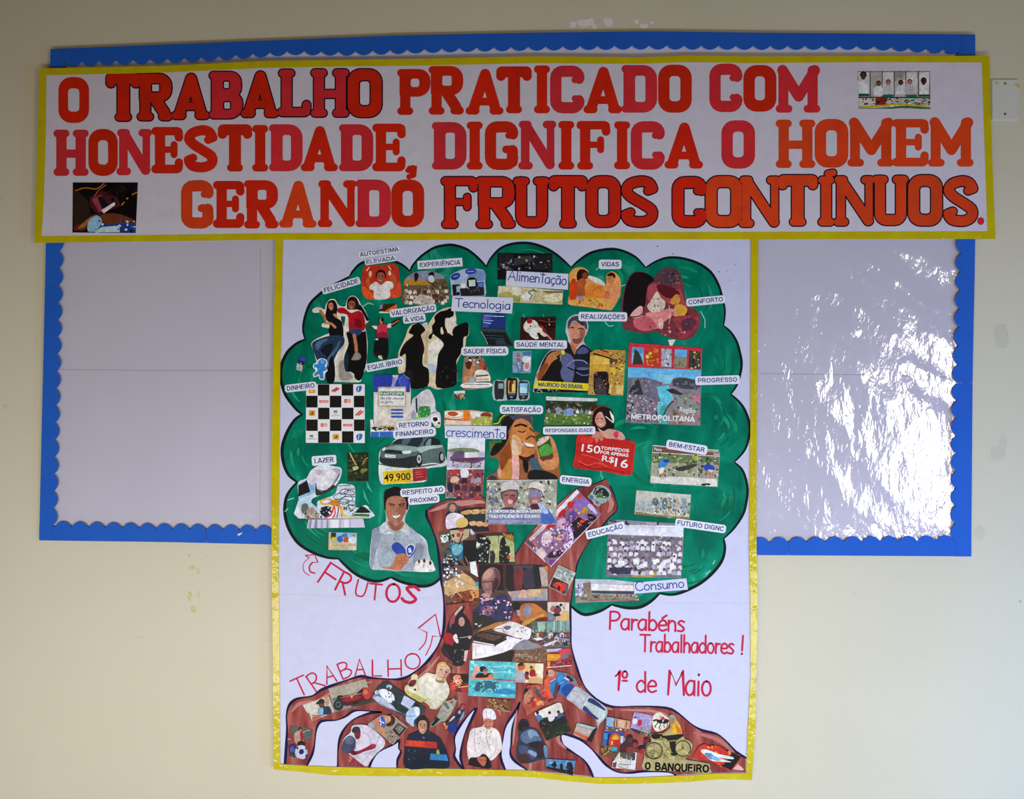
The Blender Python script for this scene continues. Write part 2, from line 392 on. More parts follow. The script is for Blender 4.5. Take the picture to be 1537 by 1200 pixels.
def hand_text(ink, text, a, b, h, wd, col, arc=None):
    tot = sum(HAND[c][0] for c in text) - .08
    dx, dy = b[0]-a[0], b[1]-a[1]; L = hypot(dx, dy); ux, uy = dx/L, dy/L; nx, ny = uy, -ux; x = 0
    for ch in text:
        adv, st = HAND[ch]
        for kind, pts in st:
            q = [(a[0]+ux*(x+px)/tot*L+nx*py*h, a[1]+uy*(x+px)/tot*L+ny*py*h) for px, py in pts]
            if kind == 's': q = catmull(q, False, 4)
            ink.stroke(q, wd, col)
            if kind == 'k':
                for m in q[1:-1]: ink.poly(ellipse(m[0], m[1], wd/2, wd/2, n=8), col)
        x += adv
def hand_glyph(ink, ch, a, b, h, wd, col, lean=0):
    """one letter standing on the line a-b"""
    adv, st = HAND[ch]; W = max(p[0] for _, s_ in st for p in s_) or 1
    dx, dy = b[0]-a[0], b[1]-a[1]; L = hypot(dx, dy); ux, uy = dx/L, dy/L; nx, ny = uy, -ux
    for kind, pts in st:
        q = [(a[0]+ux*px/W*L+nx*py*h, a[1]+uy*px/W*L+ny*py*h) for px, py in pts]
        if kind == 's': q = catmull(q, False, 4)
        ink.stroke(q, wd, col)
        if kind == 'k':
            for m in q[1:-1]: ink.poly(ellipse(m[0], m[1], wd/2, wd/2, n=8), col)

# crops of the photograph the clippings were measured in: origin and scale
FR = {'A': (410, 350, 6), 'B': (640, 350, 6), 'C': (860, 350, 5.489), 'D': (410, 540, 6), 'E': (640, 540, 6), 'F': (860, 540, 5.489),
 'G': (410, 700, 6), 'H': (640, 700, 6), 'I': (860, 720, 5.454), 'J': (410, 980, 5.912), 'K': (640, 850, 6), 'L': (640, 1000, 5.912),
 'M': (870, 1000, 5.693), 'N': (410, 840, 5.454), 'Q': (870, 900, 5.693), 'T1': (40, 40, 3.53), 'T4': (1137, 40, 3.53),
 'a1': (500, 460, 10), 'a2': (600, 460, 10), 'a3': (800, 460, 8.573), 'a4': (545, 545, 10), 'a5': (650, 840, 12), 'a6': (740, 840, 11.823),
 'a7': (790, 980, 10), 'a8': (890, 1060, 10.908), 'b1': (440, 720, 10), 'b2': (640, 1030, 17.15), 'b3': (780, 720, 8.573), 'b4': (580, 980, 12)}
GAIN = 1.28
def level(sheet, pts):
    """the height at which a piece lies: on top of every piece it overlaps"""
    x0 = min(p[0] for p in pts); x1 = max(p[0] for p in pts); y0 = min(p[1] for p in pts); y1 = max(p[1] for p in pts)
    z = sheet.base
    for a0, a1, b0, b1, t in sheet.taken:
        if x0 < a1 and x1 > a0 and y0 < b1 and y1 > b0: z = max(z, t)
    return z, (x0, x1, y0, y1)

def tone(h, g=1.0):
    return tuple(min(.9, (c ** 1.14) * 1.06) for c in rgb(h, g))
def clipping(sheet, frame, name, label, text, mat=None, thick=.00022):
    """a cut-out glued on a sheet. Each line of TEXT is one printed shape:
    P/p/b paper or polygon, e ellipse, l smooth line, k straight line, f face, s speckles, r rectangle, t type"""
    fx, fy, fs = FR[frame]; rnd = random.Random(name + label)
    GAIN = 1.26 if frame in 'ABCDEFa1a2a3a4' else (1.14 if frame in 'GHIKb1b3a6' else 1.02)   # light falloff offset in the colours: upper prints painted brighter, brightly lit lower ones less
    C = lambda s_: (fx + float(s_.split(',')[0]) / fs, fy + float(s_.split(',')[1]) / fs)
    ink = None; letters = None; bb = None; paper = None
    for line in text.strip().splitlines():
        a = line.split()
        if not a: continue
        c = a[0]
        if c in 'Ppbr' :
            if c == 'r':
                (x0, y0), (x1, y1) = C(a[2]), C(a[3]); pts = [(x0, y0), (x1, y0), (x1, y1), (x0, y1)]
            else:
                pts = [C(q) for q in a[2:]]
                if c == 'b': pts = catmull(pts, True, 3)
            if ink is None:
                paper = pts; z, bb = level(sheet, pts)
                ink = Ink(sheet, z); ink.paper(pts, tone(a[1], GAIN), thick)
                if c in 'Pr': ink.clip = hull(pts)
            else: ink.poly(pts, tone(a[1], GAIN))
        elif c == 'e':
            q = [float(v) for v in a[2].split(',')]; r_ = [float(v) for v in a[3].split(',')]
            ink.poly(ellipse(fx+q[0]/fs, fy+q[1]/fs, r_[0]/fs, r_[1]/fs, r_[2] if len(r_) > 2 else 0, 14), tone(a[1], GAIN))
        elif c == 'o':
            q = [float(v) for v in a[3].split(',')]; r_ = [float(v) for v in a[4].split(',')]
            el = ellipse(fx+q[0]/fs, fy+q[1]/fs, r_[0]/fs, r_[1]/fs, r_[2] if len(r_) > 2 else 0, 18)
            ink.stroke(el + [el[0]], float(a[2])/fs, tone(a[1], GAIN))
        elif c in 'lk':
            pts = [C(q) for q in a[3:]]
            if c == 'l' and len(pts) > 2: pts = catmull(pts, False, 4)
            ink.stroke(pts, float(a[2])/fs, tone(a[1], GAIN))
        elif c == 's':
            cols = a[1].split(','); n = int(a[2]); sz = float(a[3])/fs
            pts = [C(q) for q in a[4:]]
            if len(pts) == 2:
                (x0, y0), (x1, y1) = pts; pts = [(x0, y0), (x1, y0), (x1, y1), (x0, y1)]
            x0 = min(p[0] for p in pts); x1 = max(p[0] for p in pts); y0 = min(p[1] for p in pts); y1 = max(p[1] for p in pts)
            m = 0
            for _ in range(n*4):
                x, y = rnd.uniform(x0, x1), rnd.uniform(y0, y1)
                if not inside(x, y, pts) or not inside(x, y, paper): continue
                q = []
                k_ = rnd.randint(5, 7); ph = rnd.random()*6; sx = sz*rnd.uniform(.45, 1.2); sy = sz*rnd.uniform(.45, 1.2)
                for i in range(k_):
                    t = ph + 2*pi*i/k_; rr = rnd.uniform(.6, 1.1); q.append((x+cos(t)*sx*rr, y+sin(t)*sy*rr))
                ink.poly(q, tone(rnd.choice(cols), GAIN*rnd.uniform(.85, 1.15)), STEP/2); m += 1
                if m >= n: break
        elif c == 'f':
            # face: skin, hair, centre, radii, tilt, smile(1)
            skin, hair = a[1], a[2]; x, y = C(a[3]); rx, ry = [float(v)/fs for v in a[4].split(',')]
            rot = float(a[5]) if len(a) > 5 else 0; sm = len(a) > 6 and a[6] == '1'
            r_ = math.radians(rot)
            T = lambda u, v: (x + rx*u*cos(r_) - ry*v*sin(r_), y + rx*u*sin(r_) + ry*v*cos(r_))
            dark = tone(hair, .7); sk = tone(skin, GAIN); sh = tone(skin, GAIN*.62)
            ink.poly(catmull([T(-1.12, .1), T(-1.15, -.6), T(-.6, -1.2), T(.2, -1.32), T(.95, -1.0), T(1.15, -.4), T(1.1, .15), T(0, .3)], True, 3), tone(hair, GAIN))
            ink.poly(catmull([T(-.92, -.35), T(-.6, -.8), T(0, -.88), T(.6, -.8), T(.92, -.35), T(.88, .3), T(.5, .85), T(0, 1.05), T(-.5, .85), T(-.88, .3)], True, 3), sk)
            ink.poly([T(.35, -.3), T(.9, -.4), T(.86, .3), T(.5, .8), T(.3, .9)], tone(skin, GAIN*.82))
            for sx in (-1, 1):
                ink.stroke([T(sx*.22, -.30), T(sx*.62, -.34)], ry*.10, dark, False)
                ink.poly([T(sx*.24, -.08), T(sx*.42, -.17), T(sx*.6, -.08), T(sx*.42, -.02)], dark)
            ink.stroke([T(.02, -.1), T(.12, .22), T(-.1, .26)], ry*.07, sh, False)
            if sm:
                ink.poly([T(-.42, .42), T(0, .48), T(.42, .42), T(.22, .7), T(-.22, .7)], tone('8a3a34', GAIN))
                ink.poly([T(-.34, .45), T(0, .5), T(.34, .45), T(.18, .6), T(-.18, .6)], tone('f0ece6', GAIN))
            else: ink.stroke([T(-.3, .5), T(0, .56), T(.3, .5)], ry*.1, tone('7c3a34', GAIN), False)
        elif c == 'h':
            # rows of people: heads over shirts
            (x0, y0), (x1, y1) = C(a[1]), C(a[2]); rows, cols = int(a[3]), int(a[4]); sh_ = a[5].split(','); W = (x1-x0)/cols
            for r_ in range(rows):
                for q_ in range(cols):
                    x = x0 + (q_+.5+rnd.uniform(-.25, .25))*W; y = y0 + (y1-y0)*(r_+.5+rnd.uniform(-.2, .2))/rows; hr = W*.20
                    body = tone(rnd.choice(sh_), GAIN*rnd.uniform(.8, 1.08))
                    ink.poly([(x-hr*2.1, y+hr*5), (x-hr*1.8, y+hr*1.6), (x-hr*.6, y+hr*.9), (x+hr*.6, y+hr*.9), (x+hr*1.9, y+hr*1.7), (x+hr*2.1, y+hr*5)], body, STEP/2)
                    ink.poly(ellipse(x, y-hr*.25, hr*1.1, hr*1.25, n=8), tone(rnd.choice(['2a1c1a', '1c1416', '3c2a24']), GAIN), STEP/2)
                    ink.poly(ellipse(x, y, hr*.85, hr*1.05, n=8), tone(rnd.choice(['8c5a48', 'a87058', '6c4034', 'b88870']), GAIN), STEP/2)
        elif c in 'tw':
            if letters is None: letters = Ink(sheet, ink.z + .00004)
            body = line[line.index('|')+1:]
            p0, p1 = C(a[2]), C(a[3])
            if c == 't': type_text(letters, body, p0, p1, float(a[4].split('|')[0])/fs, tone(a[1], GAIN), wt=.22)
            else: hand_text(letters, body, p0, p1, float(a[4].split('|')[0])/fs, float(a[5].split('|')[0])/fs, tone(a[1], GAIN))
    o = ink.build(name, mat or M_PRINT, sheet.root, label)
    top = ink.z
    if letters:
        letters.build('lettering', M_INK, o); top = letters.z
    sheet.taken.append(bb + (top + .00005,))
    return o

WORDS = []
def word_label(*a, **k): WORDS.append((a, k))
def make_word_label(sheet, frame, label, lines, pad=9, rad=18, col='10306c', paper='d2d4e4', hand=False, wd=8):
    """a strip of paper with a typed word, cut round"""
    fx, fy, fs = FR[frame]; P = lambda x, y: (fx + x/fs, fy + y/fs)
    polys = []
    for (x0, y0, x1, y1, h, s_) in lines:
        dx, dy = x1-x0, y1-y0; L = hypot(dx, dy); ux, uy = dx/L, dy/L; nx, ny = uy, -ux
        r = min(rad, h/2 + pad); q = []
        lo, hi = -pad-2, h+pad+ (4 if any(c in 'ÁÉÍÓÚÃÕÇÀÊ' for c in s_) else 0)
        for cx, cy, a0 in ((L+pad+2-r, hi-r, 0), (-pad-2+r, hi-r, 90), (-pad-2+r, lo+r, 180), (L+pad+2-r, lo+r, 270)):
            for k in range(5):
                t = math.radians(a0 + k*22.5); u, v = cx + r*cos(t), cy + r*sin(t)
                j = random.uniform(-1.2, 1.2)
                q.append(P(x0+ux*u+nx*(v+j), y0+uy*u+ny*(v+j)))
        polys.append(q)
    allp = [p for q in polys for p in q]; z, bb = level(sheet, allp)
    ink = Ink(sheet, z)
    ink.paper(polys[0], rgb(paper, GAIN), .00022)
    for q in polys[1:]: ink.poly(q, rgb(paper, GAIN))
    o = ink.build('word_label', M_FLAT, sheet.root, label)
    lt = Ink(sheet, ink.z + .00004)
    for (x0, y0, x1, y1, h, s_) in lines: type_text(lt, s_, P(x0, y0), P(x1, y1), h/fs, rgb(col, GAIN))
    lt.build('lettering', M_INK, o)
    sheet.taken.append(bb + (lt.z + .00005,))
    return o

# ================================================================== the setting
def box_obj(name, x0, x1, y0, y1, z0, z1, mat, parent=None, bevel=0):
    bm = bmesh.new(); bmesh.ops.create_cube(bm, size=1)
    for v in bm.verts: v.co = ((x0+x1)/2 + v.co.x*(x1-x0), (y0+y1)/2 + v.co.y*(y1-y0), (z0+z1)/2 + v.co.z*(z1-z0))
    if bevel: bmesh.ops.bevel(bm, geom=bm.edges[:], offset=bevel, segments=2, affect='EDGES')
    me = bpy.data.meshes.new(name); bm.to_mesh(me); bm.free(); me.materials.append(mat)
    o = bpy.data.objects.new(name, me); COL.objects.link(o); o.parent = parent
    return o
wall = box_obj('wall_back', -3.2, 3.2, 0, .15, 0, 3.1, M_WALL); wall['kind'] = 'structure'
M_FLOOR = mat_flat('grey_cement_floor', '8f8b84', 'a19d95', 5, .5, .3, .1)
fl = box_obj('floor', -3.2, 3.2, -5, .15, -.1, 0, M_FLOOR); fl['kind'] = 'structure'

# marks on the wall: old glue, scuffs, filler, drawn as thin irregular patches of the wall
class WallFrame:
    k = S; ox = 768.5; oy = 600
    def p(s, x, y, z): return ((x-768.5)*S, -z, ZC + (600-y)*S)
WF = WallFrame(); WF.base = 0; WF.taken = []
def mark(name, mat, blobs, label=None):
    ink = Ink(WF, .0002)
    for x, y, rx, ry in blobs:
        q = [(px + random.uniform(-.15, .15)*rx, py + random.uniform(-.15, .15)*ry) for px, py in ellipse(x, y, rx, ry, n=11)]
        ink.poly(q, (1, 1, 1))
    ink.build(name, mat, wall, label)
mark('paint_scuff', M_SCUFF, [(860, 37, 5, 5), (877, 35, 11, 6), (887, 33, 5, 6), (892, 40, 3, 4), (913, 32, 8, 5), (914, 36, 5, 4)], 'pale paint scuffs above the blue border')
mark('paint_scuff', M_SCUFF, [(956, 33, 4, 3), (967, 39, 6, 4), (979, 34, 3, 2)], 'pale paint dabs above the blue border')
mark('glue_stain', M_STAIN, [(284, 834, 2.5, 2), (288, 852, 5, 4), (298, 857, 3, 5), (282, 877, 1.5, 2), (285, 895, 3, 8), (298, 893, 2, 7), (291, 915, 5, 5)], 'yellowish dried glue under the blue border')
mark('wall_scratch', M_FILLER, [(212, 957, 8, 1), (400, 962, 6, .7), (370, 1196, 8, 1.2), (394, 1115, 1.5, 1)], 'fine dark scratches')
mark('wall_patch', M_FILLER, [(1497, 680, 12, 12), (1505, 668, 6, 14), (1503, 505, 12, 18)], 'faint grey smudges')
mark('wall_patch', M_FILLER, [(1470, 800, 9, 12)], 'faint grey smudge beside the border corner')
mark('wall_patch', M_FILLER, [(8, 610, 5, 3), (12, 600, 2, 1.5), (2, 297, 2, 3)], 'small chipped spots')

# ================================================================== blue-edged notice board
board = Sheet('notice_board', 'lilac paper notice board with scalloped blue edging behind the banner', 'notice board', .004, 765, 835)
bi = Ink(board, 0)
bi.paper([(82, 82), (600, 62), (1455, 60), (1458, 600), (1450, 828), (700, 823), (66, 806), (68, 500)], (1, 1, 1), .001)
backing = bi.build('backing_paper', M_BOARD, board.root)

def lerp(poly, t):
    """point along a polyline by x (t given as x) or by y"""
    for (a, b) in zip(poly, poly[1:]):
        if a[0] <= t <= b[0]: return a[1] + (b[1]-a[1])*(t-a[0])/(b[0]-a[0])
    return poly[0][1] if t < poly[0][0] else poly[-1][1]
def scallops(a, b, base, depth, pitch, horiz):
    """edge made of half-round scallops between a and b, base(t) is the line of the cusps, bulging by depth"""
    n = max(1, round((b-a)/pitch)); out = []
    for i in range(n):
        for j in range(7):
            t = a + (b-a)*(i + j/7)/n; s_ = depth*math.sin(pi*j/7)**.75
            out.append((t, base(t)+s_) if horiz else (base(t)+s_, t))
    t = b; out.append((t, base(t)) if horiz else (base(t), t))
    return out
topo = [(78, 75.4), (125, 73.4), (440, 61), (600, 54.7), (800, 50.8), (978, 48.5), (1137, 50.8), (1461, 53.3)]
topi = [(99, 95), (300, 88), (440, 78), (520, 79), (700, 73), (860, 70.5), (960, 69.5), (1137, 70), (1300, 70), (1440, 77)]
leftx = lambda y: 78 + (61-78)*(y-75)/(811-75)
rightx = lambda y: 1461.5 + (1455.7-1461.5)*(y-53)/(835-53) + 2.5*math.sin(pi*min(1, max(0, (y-53)/500)))
bot = [(61, 811), (250, 813.5), (408, 817), (700, 825), (1134, 833), (1456, 835)]
boti = [(84, 790.5), (240, 794), (408, 797), (1134, 815), (1430, 811)]
def strip(name, outer, inner, z):
    i_ = Ink(board, z); i_.paper(outer + inner[::-1], (1, 1, 1), .0006)
    return i_.build(name, M_BLUE, board.root)
def ends(a, b, q, horiz, ca, cb):
    """carry the inner edge out to the board's corners"""
    if a == ca: q = [(a, q[0][1]) if horiz else (q[0][0], a)] + q
    if b == cb: q = q + [(b, q[-1][1]) if horiz else (q[-1][0], b)]
    return q
def seg(a, b, n=8): return [a + (b-a)*i/n for i in range(n+1)]
ZB = .0085
for a, b in ((78, 560), (560.3, 1000), (1000.3, 1461)):
    strip('border_strip', [(x, lerp(topo, x)) for x in seg(a, b, 12)], ends(a, b, scallops(max(a, 99), min(b, 1440), lambda x: lerp(topi, x), 6.5, 25.4, True), True, 78, 1461), ZB)
for a, b in ((75.8, 430), (430.3, 811)):
    strip('border_strip', [(leftx(y), y) for y in seg(a, b, 8)], ends(a, b, scallops(max(a, 95), min(b, 789), lambda y: leftx(y)+19.5, 7, 25.2, False), False, 75.8, 811), ZB+.0007)
for a, b in ((54, 575), (575.3, 835)):
    strip('border_strip', [(rightx(y), y) for y in seg(a, b, 8)], ends(a, b, scallops(max(a, 77), min(b, 812), lambda y: rightx(y)-20.5-3*min(1, max(0, (y-450)/200)), -8, 27, False), False, 54, 835), ZB+.0007)
for a, b in ((61, 311), (311.4, 800), (800.3, 1182), (1182.4, 1456)):
    strip('border_strip', [(x, lerp(bot, x)) for x in seg(a, b, 8)], ends(a, b, scallops(max(a, 84), min(b, 1430), lambda x: lerp(boti, x), -8, 25 if a < 700 else 27.6, True), True, 61, 1456), ZB)
# torn flecks in the bottom border and small folds in the backing paper
fk = Ink(board, ZB+.0008); fk.poly([(357, 802), (365, 799), (364, 801), (360, 804)], rgb('e8e6f0')); fk.build('torn_fleck', M_FLAT, board.root)
cr = Ink(board, .00104)
cr.stroke([(85, 555), (250, 556.5), (410, 556)], .9, rgb('a9a5ad')); cr.stroke([(1140, 561), (1300, 563), (1437, 567)], .9, rgb('a9a5ad'))
cr.stroke([(391, 372), (392, 600), (390, 795)], .8, rgb('b9b5c0'))
cr.build('fold_line', M_FLAT, board.root)

# clear plastic film over the paper, slack and creased on its right half
def film():
    x0, x1, y0, y1 = 78, 1446, 86, 822; nx, ny = 338, 178
    vs, fs = [], []
    for j in range(ny+1):
        for i in range(nx+1):
            x = x0+(x1-x0)*i/nx; y = y0+(794+(x-78)/1368*20-y0)*j/ny
            X, Y = x*.002, y*.002
            # creases run down to the right
            u = (X*.80 + Y*.60); v = (-X*.60 + Y*.80)
            wr = max(0, min(1, (x-1150)/140)); wl = .22 if x < 700 else .5
            amp = wl + (1.0-wl)*wr
            n1 = noise.noise(Vector((u*1.7, v*5.5, 3.1)))
            n2 = 1-abs(noise.noise(Vector((u*3.5+5, v*11, 7.7))))*2
            n3 = noise.noise(Vector((X*14, Y*9, 1.3)))
            h = (.0052*n1 + .0026*n2 + .0013*n3) * amp
            e = min(1, min(x-x0, x1-x, y-y0)/30)
            h = max(.0004, .0032 + h) * (.55+.45*max(0, e))
            vs.append(board.p(x, y, .0016 + min(h, .0064)))
    for j in range(ny):
        for i in range(nx):
            a = j*(nx+1)+i; fs.append((a, a+nx+1, a+nx+2, a+1))
    me = bpy.data.meshes.new('plastic_film'); me.from_pydata(vs, [], fs); me.materials.append(M_FILM)
    for p_ in me.polygons: p_.use_smooth = True
    o = bpy.data.objects.new('plastic_film', me); COL.objects.link(o); o.parent = board.root
    o['label'] = 'clear creased plastic film'
film()

# ================================================================== blank cover plate
pl = bpy.data.objects.new('cover_plate', None); COL.objects.link(pl)
pl['label'] = 'white blank electrical cover plate on the wall beside the banner'; pl['category'] = 'cover plate'
PX = lambda x: (x-768.5)*S
PZ = lambda y: ZC + (600-y)*S
pl.location = (PX(1507), 0, PZ(181))
box_obj('plate', -.0405, .0405, -.007, 0, 0, .122, M_PLATE, pl, .002)
box_obj('plate_rim', -.043, .043, -.003, 0, -.002, .124, M_PLATE, pl, .001)
for zz in (.109, .0175):
    bm = bmesh.new(); bmesh.ops.create_cone(bm, cap_ends=True, segments=16, radius1=.0038, radius2=.0032, depth=.0018)
    bmesh.ops.create_cube(bm, size=1, matrix=__import__('mathutils').Matrix.LocRotScale(Vector((0, 0, .0009)), None, Vector((.0058, .0009, .0006))))
    for v in bm.verts: v.co = (v.co.x, -v.co.z-.0076, v.co.y+zz)
    me = bpy.data.meshes.new('screw'); bm.to_mesh(me); bm.free(); me.materials.append(M_METAL)
    s_ = bpy.data.objects.new('screw', me); COL.objects.link(s_); s_.parent = pl
class PF:
    def p(s, x, y, z): return ((x-1507)*S, -z, (181-y)*S)
for bl in ([(1495, 126, 3, 2), (1493, 124, 1.6, 1.5)], [(1524, 128, 3, 2.5), (1527, 131, 3, 2)]):
    ti = Ink(PF(), .0071)
    for x, y, rx, ry in bl: ti.poly(ellipse(x, y, rx, ry, n=7), rgb('d8c050'))
    ti.build('tape_residue', M_FLAT, pl, 'yellow tape residue')

# ================================================================== tree poster
tree = Sheet('tree_poster', 'white paper poster of a painted tree covered in magazine cuttings', 'poster', .0155, 772, 1172)
tl = [(414, 358), (413, 420), (410, 560), (408, 700), (408, 840), (410, 1000), (411.7, 1155)]
tb = [(411.7, 1155), (444, 1157.6), (494.6, 1163.5), (560, 1165), (670, 1165), (760, 1165), (800.7, 1166.6), (834.5, 1170.8), (900, 1176.8), (958, 1176.5), (1028, 1174), (1081, 1169.5), (1128, 1171)]
tr = [(1138, 358), (1137, 500), (1135.5, 640), (1135, 812), (1137, 903), (1135, 1000), (1133.5, 1088), (1128, 1171)]
tt = [(414, 351), (600, 350), (800, 350), (1000, 349), (1138, 349)]
si = Ink(tree, 0)
si.paper(tt + tr[1:] + tb[::-1][1:-1] + tl[::-1][:-1], rgb('d0d2ec'), .0004)
si.build('paper_sheet', M_PAPER, tree.root)
tli = [(425, 358), (424, 420), (421, 560), (419.5, 700), (418.5, 840), (420, 1000), (421, 1147)]
tbi = [(421, 1147), (460, 1149.5), (500, 1151), (555.5, 1152.5), (670, 1154), (792, 1156.5), (860, 1164), (900, 1167.5), (958, 1167), (1028, 1164), (1063, 1161.6), (1119.5, 1161)]
tri = [(1127, 358), (1126.5, 500), (1126, 631), (1124, 812), (1126, 903), (1126.5, 1017), (1122, 1100), (1119.5, 1161)]
ZT = .0034
def tape(sheet, outer, inner, z):
    i_ = Ink(sheet, z); i_.paper(outer + inner[::-1], (1, 1, 1), .0003)
    return i_.build('tape_strip', M_TAPE, sheet.root)
tape(tree, tl, tli, ZT); tape(tree, tr, tri, ZT)
tape(tree, tb, [(411, 1146)] + tbi[1:-1] + [(1127, 1160.5)], ZT+.00035)
tape(tree, [(414, 350), (1138, 349)], [(414, 360.5), (700, 360.5), (1138, 358.5)], ZT+.0007)

# crown
crown_pts = [[(458, 510), (455, 495), (457.5, 477), (465, 457), (476, 445), (490, 434), (508, 424), (525, 415)],
 [(525, 415), (530, 407), (543, 395), (568, 389.5), (593, 393), (607, 400), (615, 407.5)],
 [(615, 407.5), (620, 398), (632, 385), (650, 373), (664, 369), (680, 368), (700, 374), (715, 385), (725, 395), (730, 401)],
 [(730, 401), (736, 389), (750, 374), (768, 366.5), (793, 365), (815, 371), (832, 380), (847, 392), (857, 402)],
 [(857, 402), (869, 391), (884, 381), (900, 376), (920, 374), (938, 378), (955, 387), (969, 402)],
 [(969, 402), (984, 393), (1002, 387), (1024, 388), (1048, 395.5), (1066, 408), (1077, 425), (1083, 443), (1088, 467), (1086, 489)],
 [(1086, 489), (1097, 499), (1106, 514), (1111, 532), (1113, 546), (1111, 562), (1106, 578), (1097, 592)],
 [(1097, 592), (1110, 604), (1119, 618), (1125, 638), (1124, 657), (1117, 677), (1102, 694)],
 [(1102, 694), (1113, 704), (1119, 718), (1122, 736), (1120, 755), (1115, 773), (1102, 793), (1086, 809)],
 [(1086, 809), (1088, 823), (1084, 841), (1071, 859), (1051, 876), (1025, 889), (1007, 893), (990, 891)],
 [(990, 891), (977, 903), (961, 911.6), (941, 913), (918, 908)],
 [(918, 908), (900, 918), (880, 923), (868, 919), (857, 910)],
 [(664, 866), (650, 877), (635, 880.5), (618, 878), (600, 873), (587, 867)],
 [(587, 867), (573, 872), (560, 872.5), (543, 867), (527, 857), (508, 839)],
 [(508, 839), (490, 837), (468, 829), (447, 815), (433, 793), (427.5, 770), (429, 750), (435, 737), (446, 724)],
 [(446, 724), (433, 713), (425, 693), (424, 670), (432, 647), (443, 630), (453.7, 622.5)],
 [(453.7, 622.5), (443, 613), (428, 592), (421.7, 568), (423, 548), (427, 537), (433, 527), (445, 516), (458, 510)]]
lobes = [catmull(l, False, 5) for l in crown_pts]
cp = []
for l in lobes: cp += l[:-1]
ci = Ink(tree, .0004); ci.paper(cp, (1, 1, 1), .00008)
crown = ci.build('tree_crown', M_GREEN, tree.root, 'green painted leafy crown')
co = Ink(tree, ci.z)
for k, l in enumerate(lobes):
    n = len(l); wds = [(1.6 + 2.4*math.sin(pi*i/(n-1))**.5 + (.8 if k > 8 else 0)) for i in range(n)]
    co.stroke(l, wds, rgb('0c1c1a'))
co.build('outline', M_INK, crown, 'black painted outline')
# sweeping brush strokes inside the lobes
bs = Ink(tree, ci.z); rb = random.Random(3)
greens = ['038a60', '0a9066', '00704e', '0d9a6e', '006848', '1a9f76', '00714f']
for cx, cy, rx, ry, a0, a1 in [(520, 500, 48, 60, 170, 280), (470, 570, 40, 46, 120, 260), (470, 680, 38, 50, 100, 250), (500, 770, 62, 60, 80, 240), (560, 810, 60, 50, 40, 120), (620, 830, 50, 40, 30, 120),
   (672, 420, 50, 46, 190, 330), (790, 415, 56, 44, 200, 340), (912, 420, 44, 40, 200, 350), (1020, 450, 58, 56, 230, 380), (1060, 545, 46, 44, 300, 420), (1068, 645, 50, 46, 290, 420),
   (1062, 745, 54, 56, 300, 430), (1030, 830, 54, 52, 340, 480), (940, 880, 50, 28, 30, 140), (1000, 700, 80, 50, 0, 360), (960, 660, 60, 40, 0, 360), (880, 640, 50, 50, 0, 360), (700, 600, 50, 50, 0, 360), (560, 640, 50, 60, 0, 360), (1060, 620, 30, 30, 0, 360), (830, 560, 50, 50, 0, 360)]:
    for q in range(9):
        f_ = rb.uniform(.35, .93); s0 = rb.uniform(a0, a1-30); s1 = s0 + rb.uniform(25, 70)
        pts = [(cx + rx*f_*cos(math.radians(t)), cy + ry*f_*sin(math.radians(t))) for t in [s0 + (s1-s0)*i/7 for i in range(8)]]
        pts = [p_ for p_ in pts if inside(p_[0], p_[1], cp)]
        if len(pts) < 4: continue
        wm = rb.uniform(1.2, 5.5); n = len(pts)
        bs.stroke(pts, [wm*math.sin(pi*(i+.35)/(n+.2)) + .3 for i in range(n)], rgb(rb.choice(greens)), False); bs.z -= STEP*.8
for x, y, l_ in [(785, 470, 22), (800, 478, 20), (815, 472, 18), (900, 700, 30), (915, 730, 30), (905, 745, 26), (760, 640, 16), (600, 790, 20), (612, 800, 14), (545, 735, 22), (550, 722, 18)]:
    bs.stroke([(x, y), (x+3, y+l_*.5), (x+9, y+l_)], [.6, 3.5, .6], rgb('3fb890'), False)
for q in [[(545, 460), (553, 455), (560, 457)], [(930, 430), (938, 428), (946, 432), (951, 442)], [(895, 405), (902, 399), (912, 394)], [(1052, 468), (1058, 480), (1058, 492)], [(1003, 512), (1009, 519), (1012, 512)], [(432, 751), (441, 748)], [(428, 768), (432, 764)], [(1060, 862), (1066, 857)], [(1070, 847), (1073, 842)], [(908, 484), (914, 490), (920, 489)]]:
    bs.stroke(q, 1.4, rgb('9fd8c4'))
bs.build('brush_stroke', M_INK, crown, 'lighter and darker green sweeps of paint')['kind'] = 'stuff'
assert bs.z < ci.z + .0006, bs.z

# trunk and roots
seg_left = [(773, 833), (766, 808), (759, 788), (750, 765), (728, 748), (720, 748), (700, 747.5), (687, 749), (662, 753), (650, 760), (640, 767), (641, 777), (648, 793), (656.7, 820), (661.7, 866.7), (665, 890), (667, 917), (666, 945), (660, 965), (650, 982.5), (640, 995), (628, 1005), (613, 1015.5), (601, 1019.7), (587.6, 1020), (557, 1018), (542, 1015.5), (523, 1020.6), (504.7, 1027), (482.7, 1035.8), (469, 1045), (447, 1049), (435, 1057.8), (430, 1074.7), (431, 1098), (428, 1147)]
gapA = [(460.7, 1149), (469, 1132), (472.6, 1115), (475, 1095), (482.7, 1083), (504.7, 1081.5), (518, 1076.4), (530, 1068), (543.6, 1067), (572, 1069.5), (555.5, 1071), (531.8, 1079.8), (518, 1093), (509.8, 1110), (507, 1132), (507, 1151)]
gapB = [(554.6, 1152), (558.8, 1140.7), (569, 1128.8), (589, 1118.7), (599, 1112), (598.6, 1123.8), (602, 1129), (597, 1140.7), (596, 1153)]
gapC = [(694, 1154), (682, 1137), (683.6, 1125), (682, 1106.6), (690.7, 1089.6), (704, 1072.7), (715, 1063), (706, 1084.6), (698, 1101.5), (693, 1121.8), (691.6, 1140.4), (696.7, 1154.5)]
